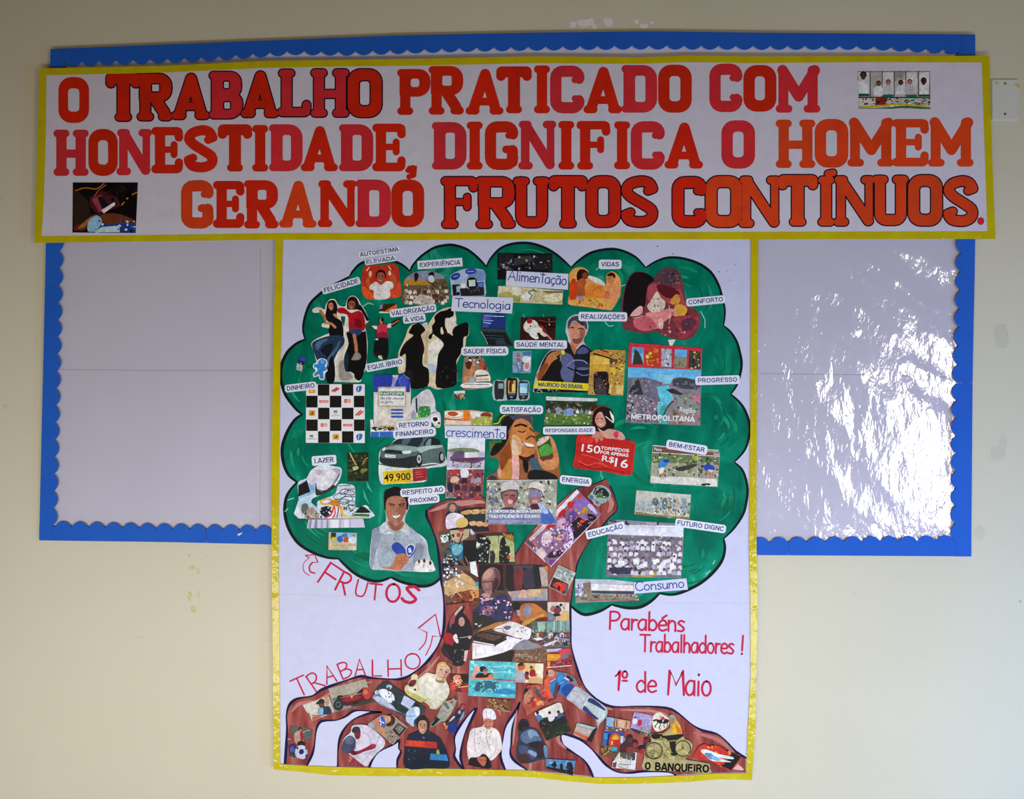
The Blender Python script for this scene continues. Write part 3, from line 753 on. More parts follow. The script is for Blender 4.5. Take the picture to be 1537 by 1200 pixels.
gapD = [(758, 1155.6), (751, 1135), (755, 1108), (760, 1088), (773.6, 1067.7), (780.4, 1054), (775, 1074), (769.4, 1094.7), (767, 1118), (766, 1132), (773.6, 1143.8), (791, 1156)]
gapE = [(890, 1166), (883.6, 1152), (875, 1140), (860, 1130), (845.5, 1120), (842, 1108), (844.7, 1102), (870, 1110), (886, 1123), (896, 1133.5), (910, 1149), (926, 1159), (943.8, 1160.7), (968, 1158), (1003, 1159.5), (1014, 1164)]
seg_right = [(1119.4, 1138), (1103.6, 1128), (1089.6, 1112.4), (1075.5, 1102), (1054, 1096.6), (1038.6, 1088), (1019, 1072), (1000, 1063), (958, 1060.6), (923, 1061.5), (901.6, 1054.5), (882, 1037), (872, 1020), (865, 1000), (858, 973), (856.7, 950), (856, 917), (858, 897), (864, 860), (867, 845), (878, 823), (895, 801), (915, 777), (927, 764), (922, 744), (916, 730), (909, 719), (892, 727), (863, 735), (837, 757), (818, 775), (800, 795), (787, 812), (773, 833)]
tp = seg_left + gapA + gapB + gapC + gapD + gapE + [(1060, 1161), (1119, 1160)] + seg_right[:-1]
ki = Ink(tree, bs.z); ki.paper(tp, (1, 1, 1), .00008)
trunk = ki.build('tree_trunk', M_BROWN, tree.root, 'reddish brown painted trunk and roots')
navy = rgb('17153a')
for sgm, wd_ in ((seg_left[10:], 3.4), (gapA[:10], 3), (gapA[9:], 3), (gapB, 3), (gapC, 3.2), (gapD, 3.2), (gapE, 3), (seg_right[:19], 2.8), (seg_right[18:26], 1.8), (seg_left[:11], 1.2), (seg_right[26:], 1.2)):
    q = catmull(sgm, False, 3); n = len(q); ko = Ink(tree, ki.z)
    ko.stroke(q, [1.22*wd_*(.8+.3*math.sin(i*.7)) for i in range(n)], navy)
    ko.build('outline', M_INK, trunk, 'navy painted outline')
kb = Ink(tree, ki.z)
for q, c_, w_ in [([(645, 768), (680, 757), (725, 752)], 'c58d84', 7), ([(690, 760), (720, 754), (728, 756)], 'c99488', 4), ([(800, 800), (818, 780), (850, 748)], 'c48a80', 3.5), ([(905, 735), (918, 755), (912, 770)], 'c08478', 7),
   ([(475, 1052), (520, 1030), (560, 1024)], 'bd8078', 4), ([(437, 1070), (448, 1058), (470, 1052)], 'b87a72', 5), ([(620, 1022), (640, 1008), (660, 985)], 'c08078', 4), ([(870, 1030), (895, 1056), (920, 1066)], 'c58a80', 4), ([(930, 1066), (980, 1068), (1010, 1078)], 'bd7f76', 4), ([(1040, 1100), (1080, 1112), (1110, 1140)], 'b87068', 6), ([(1080, 1150), (1100, 1150), (1116, 1156)], 'dcb4a8', 9), ([(730, 1070), (745, 1062), (752, 1075)], 'b8756c', 4), ([(776, 1066), (772, 1095), (770, 1120)], 'c08a80', 3), ([(840, 1098), (838, 1112), (850, 1125)], 'b87a70', 5), ([(524, 1145), (528, 1132), (522, 1120)], 'b87068', 6)]:
    q = catmull(q, False, 5); n = len(q)
    kb.stroke(q, [w_*math.sin(pi*(i+.5)/n)+.3 for i in range(n)], rgb(c_), False)
kb.build('brush_stroke', M_INK, trunk, 'pale pinkish brush strokes')['kind'] = 'stuff'
tree.base = ki.z + .00018

# folds of the poster and marker spatter
ff = Ink(tree, .00041)
ff.stroke([(421, 892), (520, 895), (664, 899)], .8, rgb('c6c3d6')); ff.stroke([(992, 905), (1060, 906), (1125, 906)], .8, rgb('c6c3d6'))
ff.build('fold_line', M_FLAT, tree.root)
sp = Ink(tree, .00041)
for x, y, r_ in [(987, 370, 1.1), (1010, 381, .9), (1036, 381, .6), (1079, 408, 1), (1104, 397, .8), (1091, 407, .7), (1067, 407, 1), (1069, 412, .8), (1096, 421, .7), (1081, 406, .6), (763, 544-350+350, .01)]:
    sp.poly(ellipse(x, y, r_, r_, n=8), rgb('2c4a5a'))
sp.build('ink_spatter', M_INK, tree.root, 'tiny dark ink specks')

# marker writing on the poster
RED = rgb('c01f44', 1.1)
def letters_on(sheet, name, frame, items, wd, col=RED, z=.0009):
    fx, fy, fs = FR[frame]; i_ = Ink(sheet, z)
    for it in items:
        ch, x0, y0, x1, y1, h = it[:6]; w_ = it[6] if len(it) > 6 else wd
        hand_glyph(i_, ch, (fx+x0/fs, fy+y0/fs), (fx+x1/fs, fy+y1/fs), h/fs, w_/fs, col)
    return i_
i1 = letters_on(tree, 'x', 'N', [('F', 355, 178, 480, 262, 190), ('R', 500, 245, 590, 290, 165, 17), ('U', 660, 290, 745, 312, 130, 13), ('T', 780, 325, 880, 335, 128, 15), ('O', 918, 342, 1030, 352, 145, 20), ('S', 1050, 335, 1160, 368, 135, 25)], 16)
i1.build('hand_lettering', M_INK, tree.root, 'red hand-painted word FRUTOS')
i2 = letters_on(tree, 'x', 'N', [('T', 200, 1135, 310, 1085, 150), ('R', 348, 1088, 425, 1035, 150), ('A', 440, 1022, 522, 998, 140), ('B', 565, 985, 655, 948, 130), ('A', 672, 952, 755, 948, 130), ('L', 805, 955, 888, 955, 130), ('H', 935, 958, 1050, 955, 132), ('O', 1085, 905, 1210, 890, 125)], 12.5)
i2.build('hand_lettering', M_INK, tree.root, 'thin red hand-painted word TRABALHO')
def arrow(frame, paths, label):
    fx, fy, fs = FR[frame]; i_ = Ink(tree, .0009)
    for w_, sm, pts in paths:
        q = [(fx+x/fs, fy+y/fs) for x, y in pts]
        i_.stroke(catmull(q, False, 4) if sm else q, w_/fs, RED)
    i_.build('hand_drawn_arrow', M_INK, tree.root, label)
arrow('N', [(9, 0, [(1330, 450), (1188, 565), (1260, 600)]), (10, 1, [(1260, 600), (1245, 680), (1195, 742)]), (8, 0, [(1330, 450), (1370, 635), (1305, 628)]), (9, 1, [(1305, 628), (1290, 700), (1250, 785)])], 'red outlined arrow pointing up at the trunk')
arrow('G', [(9, 0, [(290, 805), (375, 798), (403, 868), (355, 868)]), (9, 0, [(290, 805), (325, 825)]), (7, 1, [(325, 825), (275, 880), (278, 950), (330, 985)]), (14, 1, [(355, 868), (328, 905), (335, 950), (375, 965)])], 'red outlined arrow curling up at the crown')
def line_text(text, frame, a, b, h, wd, label):
    fx, fy, fs = FR[frame]; i_ = Ink(tree, .0009)
    hand_text(i_, text, (fx+a[0]/fs, fy+a[1]/fs), (fx+b[0]/fs, fy+b[1]/fs), h/fs, wd/fs, RED)
    i_.build('hand_lettering', M_INK, tree.root, label)
line_text('Parabéns', 'Q', (250, 255), (890, 275), 150, 18, 'red handwritten word Parabéns')
line_text('Trabalhadores !', 'Q', (515, 445), (1405, 468), 142, 17, 'red handwritten word Trabalhadores!')
line_text('1º', 'Q', (298, 775), (400, 780), 165, 18, 'red handwritten 1º')
line_text('de', 'Q', (485, 793), (650, 795), 165, 18, 'red handwritten word de')
line_text('Maio', 'Q', (750, 815), (1120, 825), 205, 19, 'red handwritten word Maio')

# ================================================================== banner
ban = Sheet('banner', 'long white paper banner lettered in red with yellow taped edges', 'banner', .0215, 772, 362)
bt = [(59, 103), (250, 99), (400, 91.5), (520, 90), (640, 88), (800, 84.5), (960, 86), (1030, 83.5), (1137, 84.5), (1485, 84)]
br = [(1485, 84), (1487, 170), (1490, 260), (1494, 359)]
bb_ = [(52, 365), (240, 362.5), (414, 360), (600, 361), (780, 359), (1137, 359.5), (1494, 359)]
bl = [(59, 103), (57, 200), (54, 300), (52, 365)]
b1 = Ink(ban, 0); b1.paper(bt + br[1:] + bb_[::-1][1:-1] + bl[::-1][:-1], rgb('d8d2de'), .0004)
b1.build('paper_sheet', M_PAPER, ban.root)
tape(ban, bl, [(70, 112), (69, 200), (66, 300), (62.5, 355)], .0005)
tape(ban, br, [(1473.5, 93.5), (1476, 170), (1479, 260), (1482, 348)], .0005)
tape(ban, bt, [(59, 113.5), (250, 109), (400, 102), (520, 100), (640, 98.5), (800, 95), (960, 96), (1030, 93.5), (1137, 95), (1300, 93.5), (1485, 94)], .00085)
tape(ban, bb_, [(52, 355), (240, 353), (414, 350.5), (600, 350), (780, 349), (1137, 348.5), (1494, 347.5)], .00085)

def rr(x0, y0, x1, y1, r, n=5):
    r4 = r if isinstance(r, tuple) else (r,)*4   # tl tr br bl
    m = min((x1-x0)/2, (y1-y0)/2); q = []
    for cx, cy, a0, r_ in ((x0, y0, 180, r4[0]), (x1, y0, 270, r4[1]), (x1, y1, 0, r4[2]), (x0, y1, 90, r4[3])):
        r_ = min(r_, m); sx = 1 if cx == x0 else -1; sy = 1 if cy == y0 else -1
        for k in range(n+1):
            t = math.radians(a0+90*k/n); q.append((cx+sx*r_+r_*cos(t), cy+sy*r_+r_*sin(t)))
    return q
def fat(ch, x0, y0, x1, y1):
    """pieces of a plump slab-serif letter in its box: ('s', points, radius) or ('r', outer, inner)"""
    w_, h_ = x1-x0, y1-y0; R = 7.9; q = 5.6; xc = (x0+x1)/2; P = []
    def stem(x, top=1, bot=1, r=R):
        P.append(('s', [(x, y0+max(7, r)), (x, y1-max(7, r))], r-.4))
        for on, y in ((top, y0+q), (bot, y1-q)):
            if on: P.append(('s', [(x-6.2, y), (x+6.2, y)], q))
    def ring(ax, ay, bx, by, ro, tx, ty, ri=5): P.append(('r', (ax, ay, bx, by, ro), (ax+tx, ay+ty, bx-tx, by-ty, ri)))
    xl, xr = x0+12.3, x1-12.3
    if ch == 'I': stem(xc)
    elif ch == 'H': stem(xl); stem(xr); P.append(('s', [(xl, y0+h_*.52), (xr, y0+h_*.52)], 6))
    elif ch == 'T':
        P += [('s', [(x0+8, y0+8), (x1-8, y0+8)], 8), ('s', [(x0+7.5, y0+9), (x0+7, y0+14.5)], 7), ('s', [(x1-7.5, y0+9), (x1-7, y0+14.5)], 7)]; stem(xc, 0, 1, 9.2)
    elif ch in 'EFL':
        stem(xl, ch == 'L', 1)
        if ch != 'L': P += [('s', [(x0+q, y0+q+.5), (x1-9, y0+q+.5)], q+.5), ('s', [(x1-7, y0+7), (x1-6.3, y0+15.5)], 6.2)]
        if ch != 'F': P += [('s', [(x0+q, y1-q-.5), (x1-9, y1-q-.5)], q+.7), ('s', [(x1-7, y1-7), (x1-6.3, y1-17 if ch == 'L' else y1-16)], 6)]
        if ch != 'L': m = y0+h_*.49; P += [('s', [(xl, m), (x0+w_*.68, m)], 4.6), ('s', [(x0+w_*.71, m-7.5), (x0+w_*.71, m+7.5)], 5)]
    elif ch == 'O': ring(x0, y0, x1, y1, 19, 16.6 if w_ > 48 else 14, 16.5, 6)
    elif ch == 'D': ring(x0+3, y0, x1, y1, (5, 20, 20, 5), 17, 15.5, 4); P += [('s', [(x0+q, y), (x0+16, y)], q) for y in (y0+q, y1-q)]
    elif ch == 'P': stem(xl); ring(xl-8.4, y0, x1, y0+h_*.60, (5, 17, 19, 4), 16.4, 14, 4)
    elif ch == 'R':
        stem(xl); ring(xl-8.4, y0, x1-2, y0+h_*.60, (5, 18, 18, 4), 16.8, 14, 3)
        P += [('s', [(x0+w_*.52, y0+h_*.56), (x1-13, y1-12)], 8), ('s', [(x1-15, y1-q-.5), (x1-7, y1-q-.5)], q+.4)]
    elif ch == 'B':
        stem(xl, 1, 1); ring(xl-8.4, y0, x1-2, y0+h_*.56, (5, 16, 15, 4), 16.6, 13, 3); ring(xl-8.4, y0+h_*.44, x1, y1, (4, 16, 19, 5), 17, 13, 3)
    elif ch == 'A':
        P += [('s', [(xc+1, y0+8.2), (x0+12, y1-9)], 7.6), ('s', [(xc+1, y0+8.2), (x1-12, y1-9)], 7.6), ('s', [(x0+15, y0+h_*.72), (x1-15, y0+h_*.72)], 5.6),
              ('s', [(xc+1, y0+12), (xc+1, y0+h_*.40)], 6.5), ('s', [(x0+q, y1-q), (x0+15, y1-q)], q), ('s', [(x1-15, y1-q), (x1-q, y1-q)], q)]
    elif ch == 'N':
        P += [('s', [(xl-2, y0+8), (xl-2, y1-8)], 6.2), ('s', [(x0+q, y1-q), (x0+16, y1-q)], q), ('s', [(x0+q+1, y0+q), (xl+2, y0+q)], q), ('s', [(xl-.5, y0+7.6), (xr+3, y1-7.5)], 7.2),
              ('s', [(xr+4, y0+8), (xr+4, y1-10)], 5.4), ('s', [(xr-2, y0+q), (x1-q, y0+q)], q)]
    elif ch == 'M':
        P += [('s', [(xl-1, y0+8), (xl-1, y1-8)], 7.2), ('s', [(xr+1, y0+8), (xr+1, y1-8)], 7.4), ('s', [(x0+q, y1-q), (x0+19, y1-q)], q), ('s', [(x1-19, y1-q), (x1-q, y1-q)], q),
              ('s', [(x0+10, y0+7.5), (xc+1, y0+h_*.66)], 7.8), ('s', [(x1-8, y0+7.5), (xc+1, y0+h_*.66)], 7.6)]
    elif ch == 'U':
        arc = lambda cx, cy, a0, a1: [(cx+9.5*cos(math.radians(a0+(a1-a0)*k/4)), cy+9.5*sin(math.radians(a0+(a1-a0)*k/4))) for k in range(5)]
        P += [('s', [(xl, y0+7)] + arc(xl+9.5, y1-18, 180, 90) + arc(xr-8.5, y1-18, 90, 0) + [(xr+1, y0+7)], R-.3)]
        P += [('s', [(x-6, y0+q), (x+6, y0+q)], q) for x in (xl, xr)]
    elif ch in 'CG':
        arc = lambda cx, cy, a0, a1: [(cx+10*cos(math.radians(a0+(a1-a0)*k/4)), cy+10*sin(math.radians(a0+(a1-a0)*k/4))) for k in range(5)]
        a = arc(x1-18, y0+18, 0, -90) + arc(x0+18.2, y0+18.2, 270, 180) + arc(x0+18.2, y1-18.2, 180, 90) + arc(x1-18, y1-18, 90, 0)
        P += [('s', a, 8.2), ('s', [(x1-7.5, y0+14), (x1-7.5, y0+20)], 7), ('s', [(x1-8, y0+20), (x1-14, y0+21)], 5)]
        if ch == 'C': P += [('s', [(x1-7.5, y1-14), (x1-8, y1-20)], 7), ('s', [(x1-8, y1-21), (x1-14, y1-22)], 4.6)]
        else: P += [('s', [(x1-8.5, y1-12), (x1-8.5, y0+h_*.60)], 8), ('s', [(x1-9, y0+h_*.58), (x1-18, y0+h_*.58)], 5.6)]
    elif ch == 'S':
        a = [(x1-9, y0+17), (x1-14, y0+10), (xc+2, y0+7.6), (x0+14, y0+12), (x0+9, y0+h_*.29), (x0+16, y0+h_*.41), (xc+2, y0+h_*.52), (x1-10, y0+h_*.66), (x1-9.5, y0+h_*.8), (x1-17, y1-9), (xc-1, y1-7.6), (x0+14, y1-10), (x0+9, y1-16)]
        P += [('s', catmull(a, False, 3), 7.4), ('s', [(x1-7, y0+19), (x1-15, y0+22)], 6), ('s', [(x0+7, y1-19), (x0+15, y1-22)], 6)]
    elif ch == ',': P += [('s', [(x0+6, y0+6), (x1-4, y0+5), (x1-4, y1-6), (x1-10, y1-4)], 4), ('s', [(x0+3, y0+9), (x0+8, y0+10)], 3.5)]
    elif ch == '.': P += [('s', [(xc, (y0+y1)/2-.5), (xc, (y0+y1)/2+.5)], w_/2)]
    elif ch == "'": P += [('s', [(x0+5, y1-5), (x1-5, y0+5)], 5)]
    return P
def fat_letter(ch, box, col, outline):
    i_ = Ink(ban, .0004)
    def lay(ink, e, c, pieces):
        for p_ in pieces:
            if p_[0] == 's':
                pts = p_[1]; L, R_ = ribbon(pts, 2*(p_[2]+e)); ink.z += STEP
                for k in range(len(pts)-1): ink.face([L[k], L[k+1], R_[k+1], R_[k]], c, ink.z)
                for m in (pts if len(pts) < 14 else [pts[0], pts[-1]]):
                    ink.z += STEP/4; ink.face(ellipse(m[0], m[1], p_[2]+e, p_[2]+e, n=14), c, ink.z)
            else:
                a0, a1_, a2, a3, ra = p_[1]; c0, c1, c2, c3, rc = p_[2]
                ra = tuple(max(1, r_+e) for r_ in (ra if isinstance(ra, tuple) else (ra,)*4))
                o_ = rr(a0-e, a1_-e, a2+e, a3+e, ra); n_ = rr(c0+e, c1+e, c2-e, c3-e, max(1.2, rc-e)); ink.z += STEP
                for k in range(len(o_)): j = (k+1) % len(o_); ink.face([o_[k], o_[j], n_[j], n_[k]], c, ink.z)
    pcs = fat(ch, *box)
    jit = random.Random(ch+str(box))
    lay(i_, 0, tuple(min(.9, v*jit.uniform(.93, 1.07)) for v in col), pcs)
    base = i_.z - .0004
    for k, v in enumerate(i_.v): i_.v[k] = (v[0], v[1]-.0004, v[2])
    o = i_.build('letter', M_LETTER, ban.root)
    j_ = Ink(ban, .00042)
    lay(j_, 1.9 if outline else .35, rgb('120c24') if outline else rgb('b84a38', 1.2), pcs)
    j_.build('outline', M_INK, o, 'dark blue drawn outline' if outline else None)
RD, PK, OR = rgb('cc240c', 1.1), rgb('ce2c32', 1.1), rgb('d64016', 1.1)
ROWS = """O r 0 88 116 133.5 184.5;T r 1 159.5 110 211 181.6;R r 1 206 111 259.5 181;A r 1 258 110 314 179;B p 1 314 108 364 178;A r 1 362 106.5 418 176;L p 1 418 104.5 466.5 174.5;H p 1 466.5 104 524 175.5;O r 1 522 104 573 176
P r 0 596 104 646 172.5;R r 0 643 99.5 697 172;A r 0 699 103 755.5 172;T r 0 745 100 798 170;I r 0 800 98.6 827 170;C p 0 826 99 877 170;A r 0 876 100 933.5 170;D p 0 933 98 986 169;O r 0 988 97.5 1038 169;C p 0 1065 96 1114 168;O r 0 1116 98 1165 167.5;M p 0 1164.5 98 1231 169
H p 0 80 195 133.5 264;O r 0 133 194 176.5 264;N p 0 175 194 228 263;E r 0 228 191 275 260;S r 0 275 188 327.5 259;T r 0 327 187 378.5 257.5;I r 0 376.5 188 404.6 257.5;D p 0 404 187 454 257;A r 0 451.5 189 507 257;D p 0 509 187 560 257;E r 0 559.5 186 609 257;, r 0 609 247 624 269.5
D p 0 648.5 183.6 700 254.5;I r 0 699 183 726 254.5;G r 0 728 182.5 777.6 255;N p 0 778 181.6 834.7 254.5;I r 0 836 182 864 254.5;F r 0 866 182 916 254.5;I r 0 919.5 182.5 948 254;C p 0 947 182.5 997.5 254.5;A r 0 997.5 183.6 1055 253;O p 0 1083 181 1133 253
H o 0 1164 180 1224 252;O o 0 1223 179 1273 251.6;M o 0 1272 177 1341.5 250;E o 0 1340 179 1394 249.6;M o 0 1393 176.5 1461 250
G o 0 272 271 320.5 343;E r 0 320.5 272 367 342;R r 0 366 271 419 343;A o 0 419 271 475 341.7;N r 0 477 271 535 341;D p 0 534 270 586.5 341;O r 0 587.5 270 636.5 341
F r 1 663 266 717 342.5;R r 1 714.5 266 774 342.5;U r 1 770 266.6 825 342.5;T r 1 824 264.6 881 341.7;O r 1 880 264.6 931 341;S r 1 931.5 264.6 987.6 341;C r 1 1009.5 266 1060.5 341;O o 1 1059 264.6 1114 341;N o 1 1109.5 265 1171 341;T o 1 1167.6 263 1227 339;I o 1 1226 265 1254 339;' o 1 1237.6 254.5 1255.4 266;N o 1 1251.7 264.6 1312.6 339;U o 1 1308.4 264 1363.6 339;O o 1 1363 263 1414 339;S o 1 1415 264.4 1468 339.7;. p 0 1467 326 1477 338"""
for it in ROWS.replace('\n', ';').split(';'):
    a = it.split(); fat_letter(a[0], tuple(float(v) for v in a[3:7]), {'r': RD, 'p': PK, 'o': OR}[a[1]], a[2] == '1')
ban.base = .00042

clipping(ban, 'T1', 'printed_photograph', 'dark printed photograph of hands working at a machine', """
P 120e14 245,826 590,826 578,1094 243,1092
p 5c2430 335,905 400,870 480,905 500,950 410,985 380,1000 335,950
p a04a5c 345,915 395,890 420,960 385,985
p 241a28 375,905 395,900 440,950 400,965
p ece4ec 395,975 465,930 470,945 410,990
p 3a2a20 250,850 330,930 340,1000 300,1060 250,1080
b 6e3c20 255,1060 320,1030 350,995 390,1010 330,1060 290,1085
b b07040 270,1070 330,1015 345,1010 310,1060
l c87828 6 260,870 310,855 370,860 410,832
l d89030 7 505,945 545,900 585,880
l c07828 4 420,840 380,870 360,900
b 7a4424 390,1000 470,990 560,1020 580,1050 480,1060 400,1040
p 2c4c9c 390,1035 440,1050 560,1040 585,1065 580,1090 370,1090
p c8e4ec 400,1062 490,1055 495,1090 355,1090
b 9cc4dc 330,1030 370,1000 400,1030 370,1080 325,1085
s 3a6ab0,b8d8e8,ffffff,1c2c60 16 12 350,1030 580,1090
s 08060a,1c1018,38201c 16 22 430,830 590,930
e 8c2030 262,1070 10,14
""")
clipping(ban, 'T4', 'printed_photograph', 'pale printed strip of scientists in glass tubes above small scenes', """
P c4bdb6 528,235 912,235 917,437 536,435
s dcd8d4,b0a8a4,d0c8c4,a09890 26 26 532,245 915,350
r e2dedc 535,240 592,360
r dcd8d6 663,240 720,365
r e0dcda 788,240 845,355
r e4e2de 857,240 912,360
k 3a3a3a 4 597,236 597,372
k 3a3a3a 4 660,236 660,372
k 4a4a4a 4 724,236 724,372
k 3a3a3a 4 786,236 786,372
k 3a3a3a 4 852,236 852,372
k 3a3a3a 4 912,236 912,372
k 4a4a4a 3 528,240 915,240
f 6a4438 2a1a18 560,262 15,19
b e8e8ea 542,300 560,282 580,300 585,355 540,355
f 50302a 201414 880,292 13,17
b f0f0f0 862,330 880,312 900,330 898,358 862,358
h 605,270 850,345 1 4 e8e8ea,dcdcdc
h 540,378 915,415 1 12 e8e8e0,c8d0c8,ffffff
r 206a48 536,356 592,370
r 2a7a54 663,360 720,374
r 2a7a54 790,362 845,376
r 1f6a48 855,360 912,372
k 3a3a3a 6 530,376 917,378
r d8d4cc 536,380 620,418
r a82c20 628,380 680,416
r c8c4c0 684,380 757,416
r b8c8b8 760,380 842,416
r c4bcb0 846,380 915,416
s 2a2a2a,5a4a40,e8e8e0,386040,702820 60 8 536,380 915,416
l d8b820 9 536,428 640,422 760,412 917,430
l 2a7a48 10 536,436 660,436 780,426 917,437
""")

# ------------------------------------------------------------------ crown cuttings
clipping(tree, 'A', 'magazine_clipping', 'man in white shirt with thumbs up on red', """
b bc3a26 825,300 960,290 1108,284 1135,380 1152,500 1150,565 1060,590 900,604 840,588 803,540 800,420
b d85c30 803,480 850,500 900,560 905,600 840,588 805,540
b d25430 1060,500 1140,440 1150,560 1100,585 1055,570
b c04c30 1060,370 1090,360 1120,440 1100,520 1060,480
l b86038 30 878,500 850,440 876,385
l b86038 28 1075,490 1098,430 1052,370
b dcd6d2 868,480 925,440 970,470 1020,435 1075,445 1082,495 1052,515 1045,585 918,598 905,520 875,510
f a0604c 1a1010 970,400 38,52 0 1
e e8c098 876,368 14,26
e e8c8a8 1050,362 13,22
l f0d8c0 8 865,310 845,340
l f0d8c0 7 1040,300 1062,330
s c8c0c0,b4acb0 8 9 930,500 1030,570
""")
clipping(tree, 'A', 'magazine_clipping', 'crowd in a golden field with a lone figure', """
b 6c5c48 1200,400 1250,358 1320,345 1400,340 1500,365 1560,430 1585,520 1588,600 1500,630 1400,645 1280,640 1165,635 1170,500
b 8892a4 1210,395 1290,350 1400,342 1500,368 1540,410 1400,430 1200,425
p b08434 1180,425 1320,415 1400,440 1420,470 1175,470
s c8c0b4,3a3024,8c7a60,a09880,5c4030 50 13 1175,470 1580,635
h 1180,480 1580,620 3 10 c8c0b4,e0dcd0,8c7a60,5c4030
s 4a3c20,8c6c34,604c28 26 14 1400,420 1580,500
b 141820 1400,365 1440,350 1450,380 1440,420 1408,400
b c8ccd0 1402,390 1440,385 1450,440 1408,440
b 2c2420 1270,370 1300,360 1310,400 1280,440
b bcb4a8 1290,580 1350,560 1430,580 1440,640 1280,640
s e0dcd0,8c8478 20 10 1290,570 1440,640
""")
clipping(tree, 'A', 'magazine_clipping', 'small orange and dark torn scrap', """
P 4a2818 955,645 1112,635 1115,690 1060,722 955,722
p d07a2c 1010,700 1112,640 1115,690 1060,722
p 8890a8 958,648 990,645 985,680 958,690
p e0d0b8 960,705 1050,712 1060,722 955,722
""")
clipping(tree, 'A', 'magazine_clipping', 'laughing woman and man leaping, cut out with a white rim', """
b e0d4c4 355,690 385,670 430,672 465,690 478,640 515,598 560,600 592,650 650,660 668,600 705,565 755,580 790,640 830,700 862,790 828,830 840,900 852,1000 845,1130 835,1230 790,1290 790,1340 700,1345 560,1340 490,1340 480,1240 400,1180 372,1080 345,1000 380,960 440,930 510,895 500,860 440,845 445,815 480,800 440,720 390,720 358,715
p 1c5f4c 612,748 652,752 640,850 612,780
b c8c0b4 600,1020 640,1000 650,1130 700,1240 740,1320 600,1335 570,1200 590,1100
b 9c9690 600,1160 640,1150 690,1250 720,1310 610,1325 590,1240
b 1c1410 478,700 490,630 520,605 555,610 578,660 575,720 560,790 500,800 470,760
f c08068 1a1210 522,660 24,36 -8 1
b c89060 530,740 570,730 590,800 585,860 540,870 525,800
b 15151c 480,740 520,720 560,760 620,800 635,900 620,960 520,940 500,870 510,830
l b07850 24 425,700 455,740 470,780
l c48a5c 22 470,815 520,815 560,850
b 2c4058 350,1000 400,960 520,925 630,930 640,1000 590,1060 560,1120 540,1160 520,1250 545,1330 480,1335 470,1240 400,1150 372,1080
b 16202c 470,1010 540,1000 520,1080 470,1100 430,1060
b 4c6c88 380,1000 440,960 500,955 440,1000 400,1060
b 101018 480,1100 545,1130 555,1330 485,1340
l 4a6a88 22 600,980 560,1060 500,1130 490,1200
b 2a1c18 665,660 672,600 708,572 750,585 775,640 790,700 760,690 680,690
f 9c5a48 2a1814 708,648 34,42 6 1
b a81c2c 582,680 640,675 700,720 770,700 815,740 830,830 815,880 760,870 690,880 680,830 670,740 590,720
b 7c1420 740,770 790,790 800,850 740,840
l 1c1a1c 26 780,660 820,720 850,780
b 34466c 680,880 740,860 810,890 790,960 740,930 700,920
b 101214 660,900 700,900 740,940 800,900 838,900 845,1120 820,1240 770,1290 700,1250 650,1240 640,1120 680,1000
b 1c3440 650,1080 680,1100 670,1240 640,1200
l b07858 30 730,920 745,1000 750,1060
b 8c8478 715,1120 750,1070 790,1100 780,1140 710,1145
b 14100c 760,1180 800,1160 820,1250 780,1330 730,1290
""")
clipping(tree, 'D', 'magazine_clipping', 'small blue cut-out of a splayed figure emblem', """
b d8ecf4 385,30 405,0 440,-12 478,0 492,30 480,70 492,100 470,125 460,180 420,180 410,150 370,160 360,130 385,100 360,70 365,40
b 3c84c0 400,40 415,10 440,-5 470,8 480,30 465,55 482,85 465,105 450,110 455,165 425,170 415,130 380,150 372,125 400,100 395,75 370,68 372,42
e 5cA4d8 445,22 22,20
""")
clipping(tree, 'A', 'magazine_clipping', 'person in red waistcoat with arms stretched wide', """
b 2a1c1c 835,820 900,845 940,850 955,820 950,790 962,768 990,770 1000,810 1040,822 1090,790 1130,775 1145,790 1090,840 1040,860 1032,900 1035,950 1040,1040 1030,1130 985,1140 940,1130 905,1090 910,1010 930,950 925,900 925,862 870,850
b d8d0cc 890,835 940,842 945,870 910,860
b d8d0cc 1030,825 1065,815 1062,850 1030,855
l b07840 13 1062,830 1130,790
l 7a4a30 9 840,825 890,845
b c03c50 940,840 965,820 1020,825 1030,880 1028,945 942,945 935,890
b 98283c 945,900 1025,895 1028,945 942,948
e b08874 975,795 17,26
e 241814 985,782 14,16
b 14181a 925,960 1030,955 1030,1120 985,1135 960,1060 910,1080
b d0ccc4 945,1110 975,1105 985,1140 955,1130
e c8c4c0 935,958 14,9
""")
clipping(tree, 'A', 'magazine_clipping', 'tiny bottle scrap in the left lobe', """
P 1c4a58 240,1100 300,1115 265,1250 200,1230
p 3c4ca0 245,1105 298,1118 285,1160 235,1150
p a8b8bc 215,1170 270,1180 260,1250 205,1228
b 38283c 230,1150 280,1160 270,1190 225,1175
s dce4e8,6c8890 8 9 210,1170 265,1240
""")
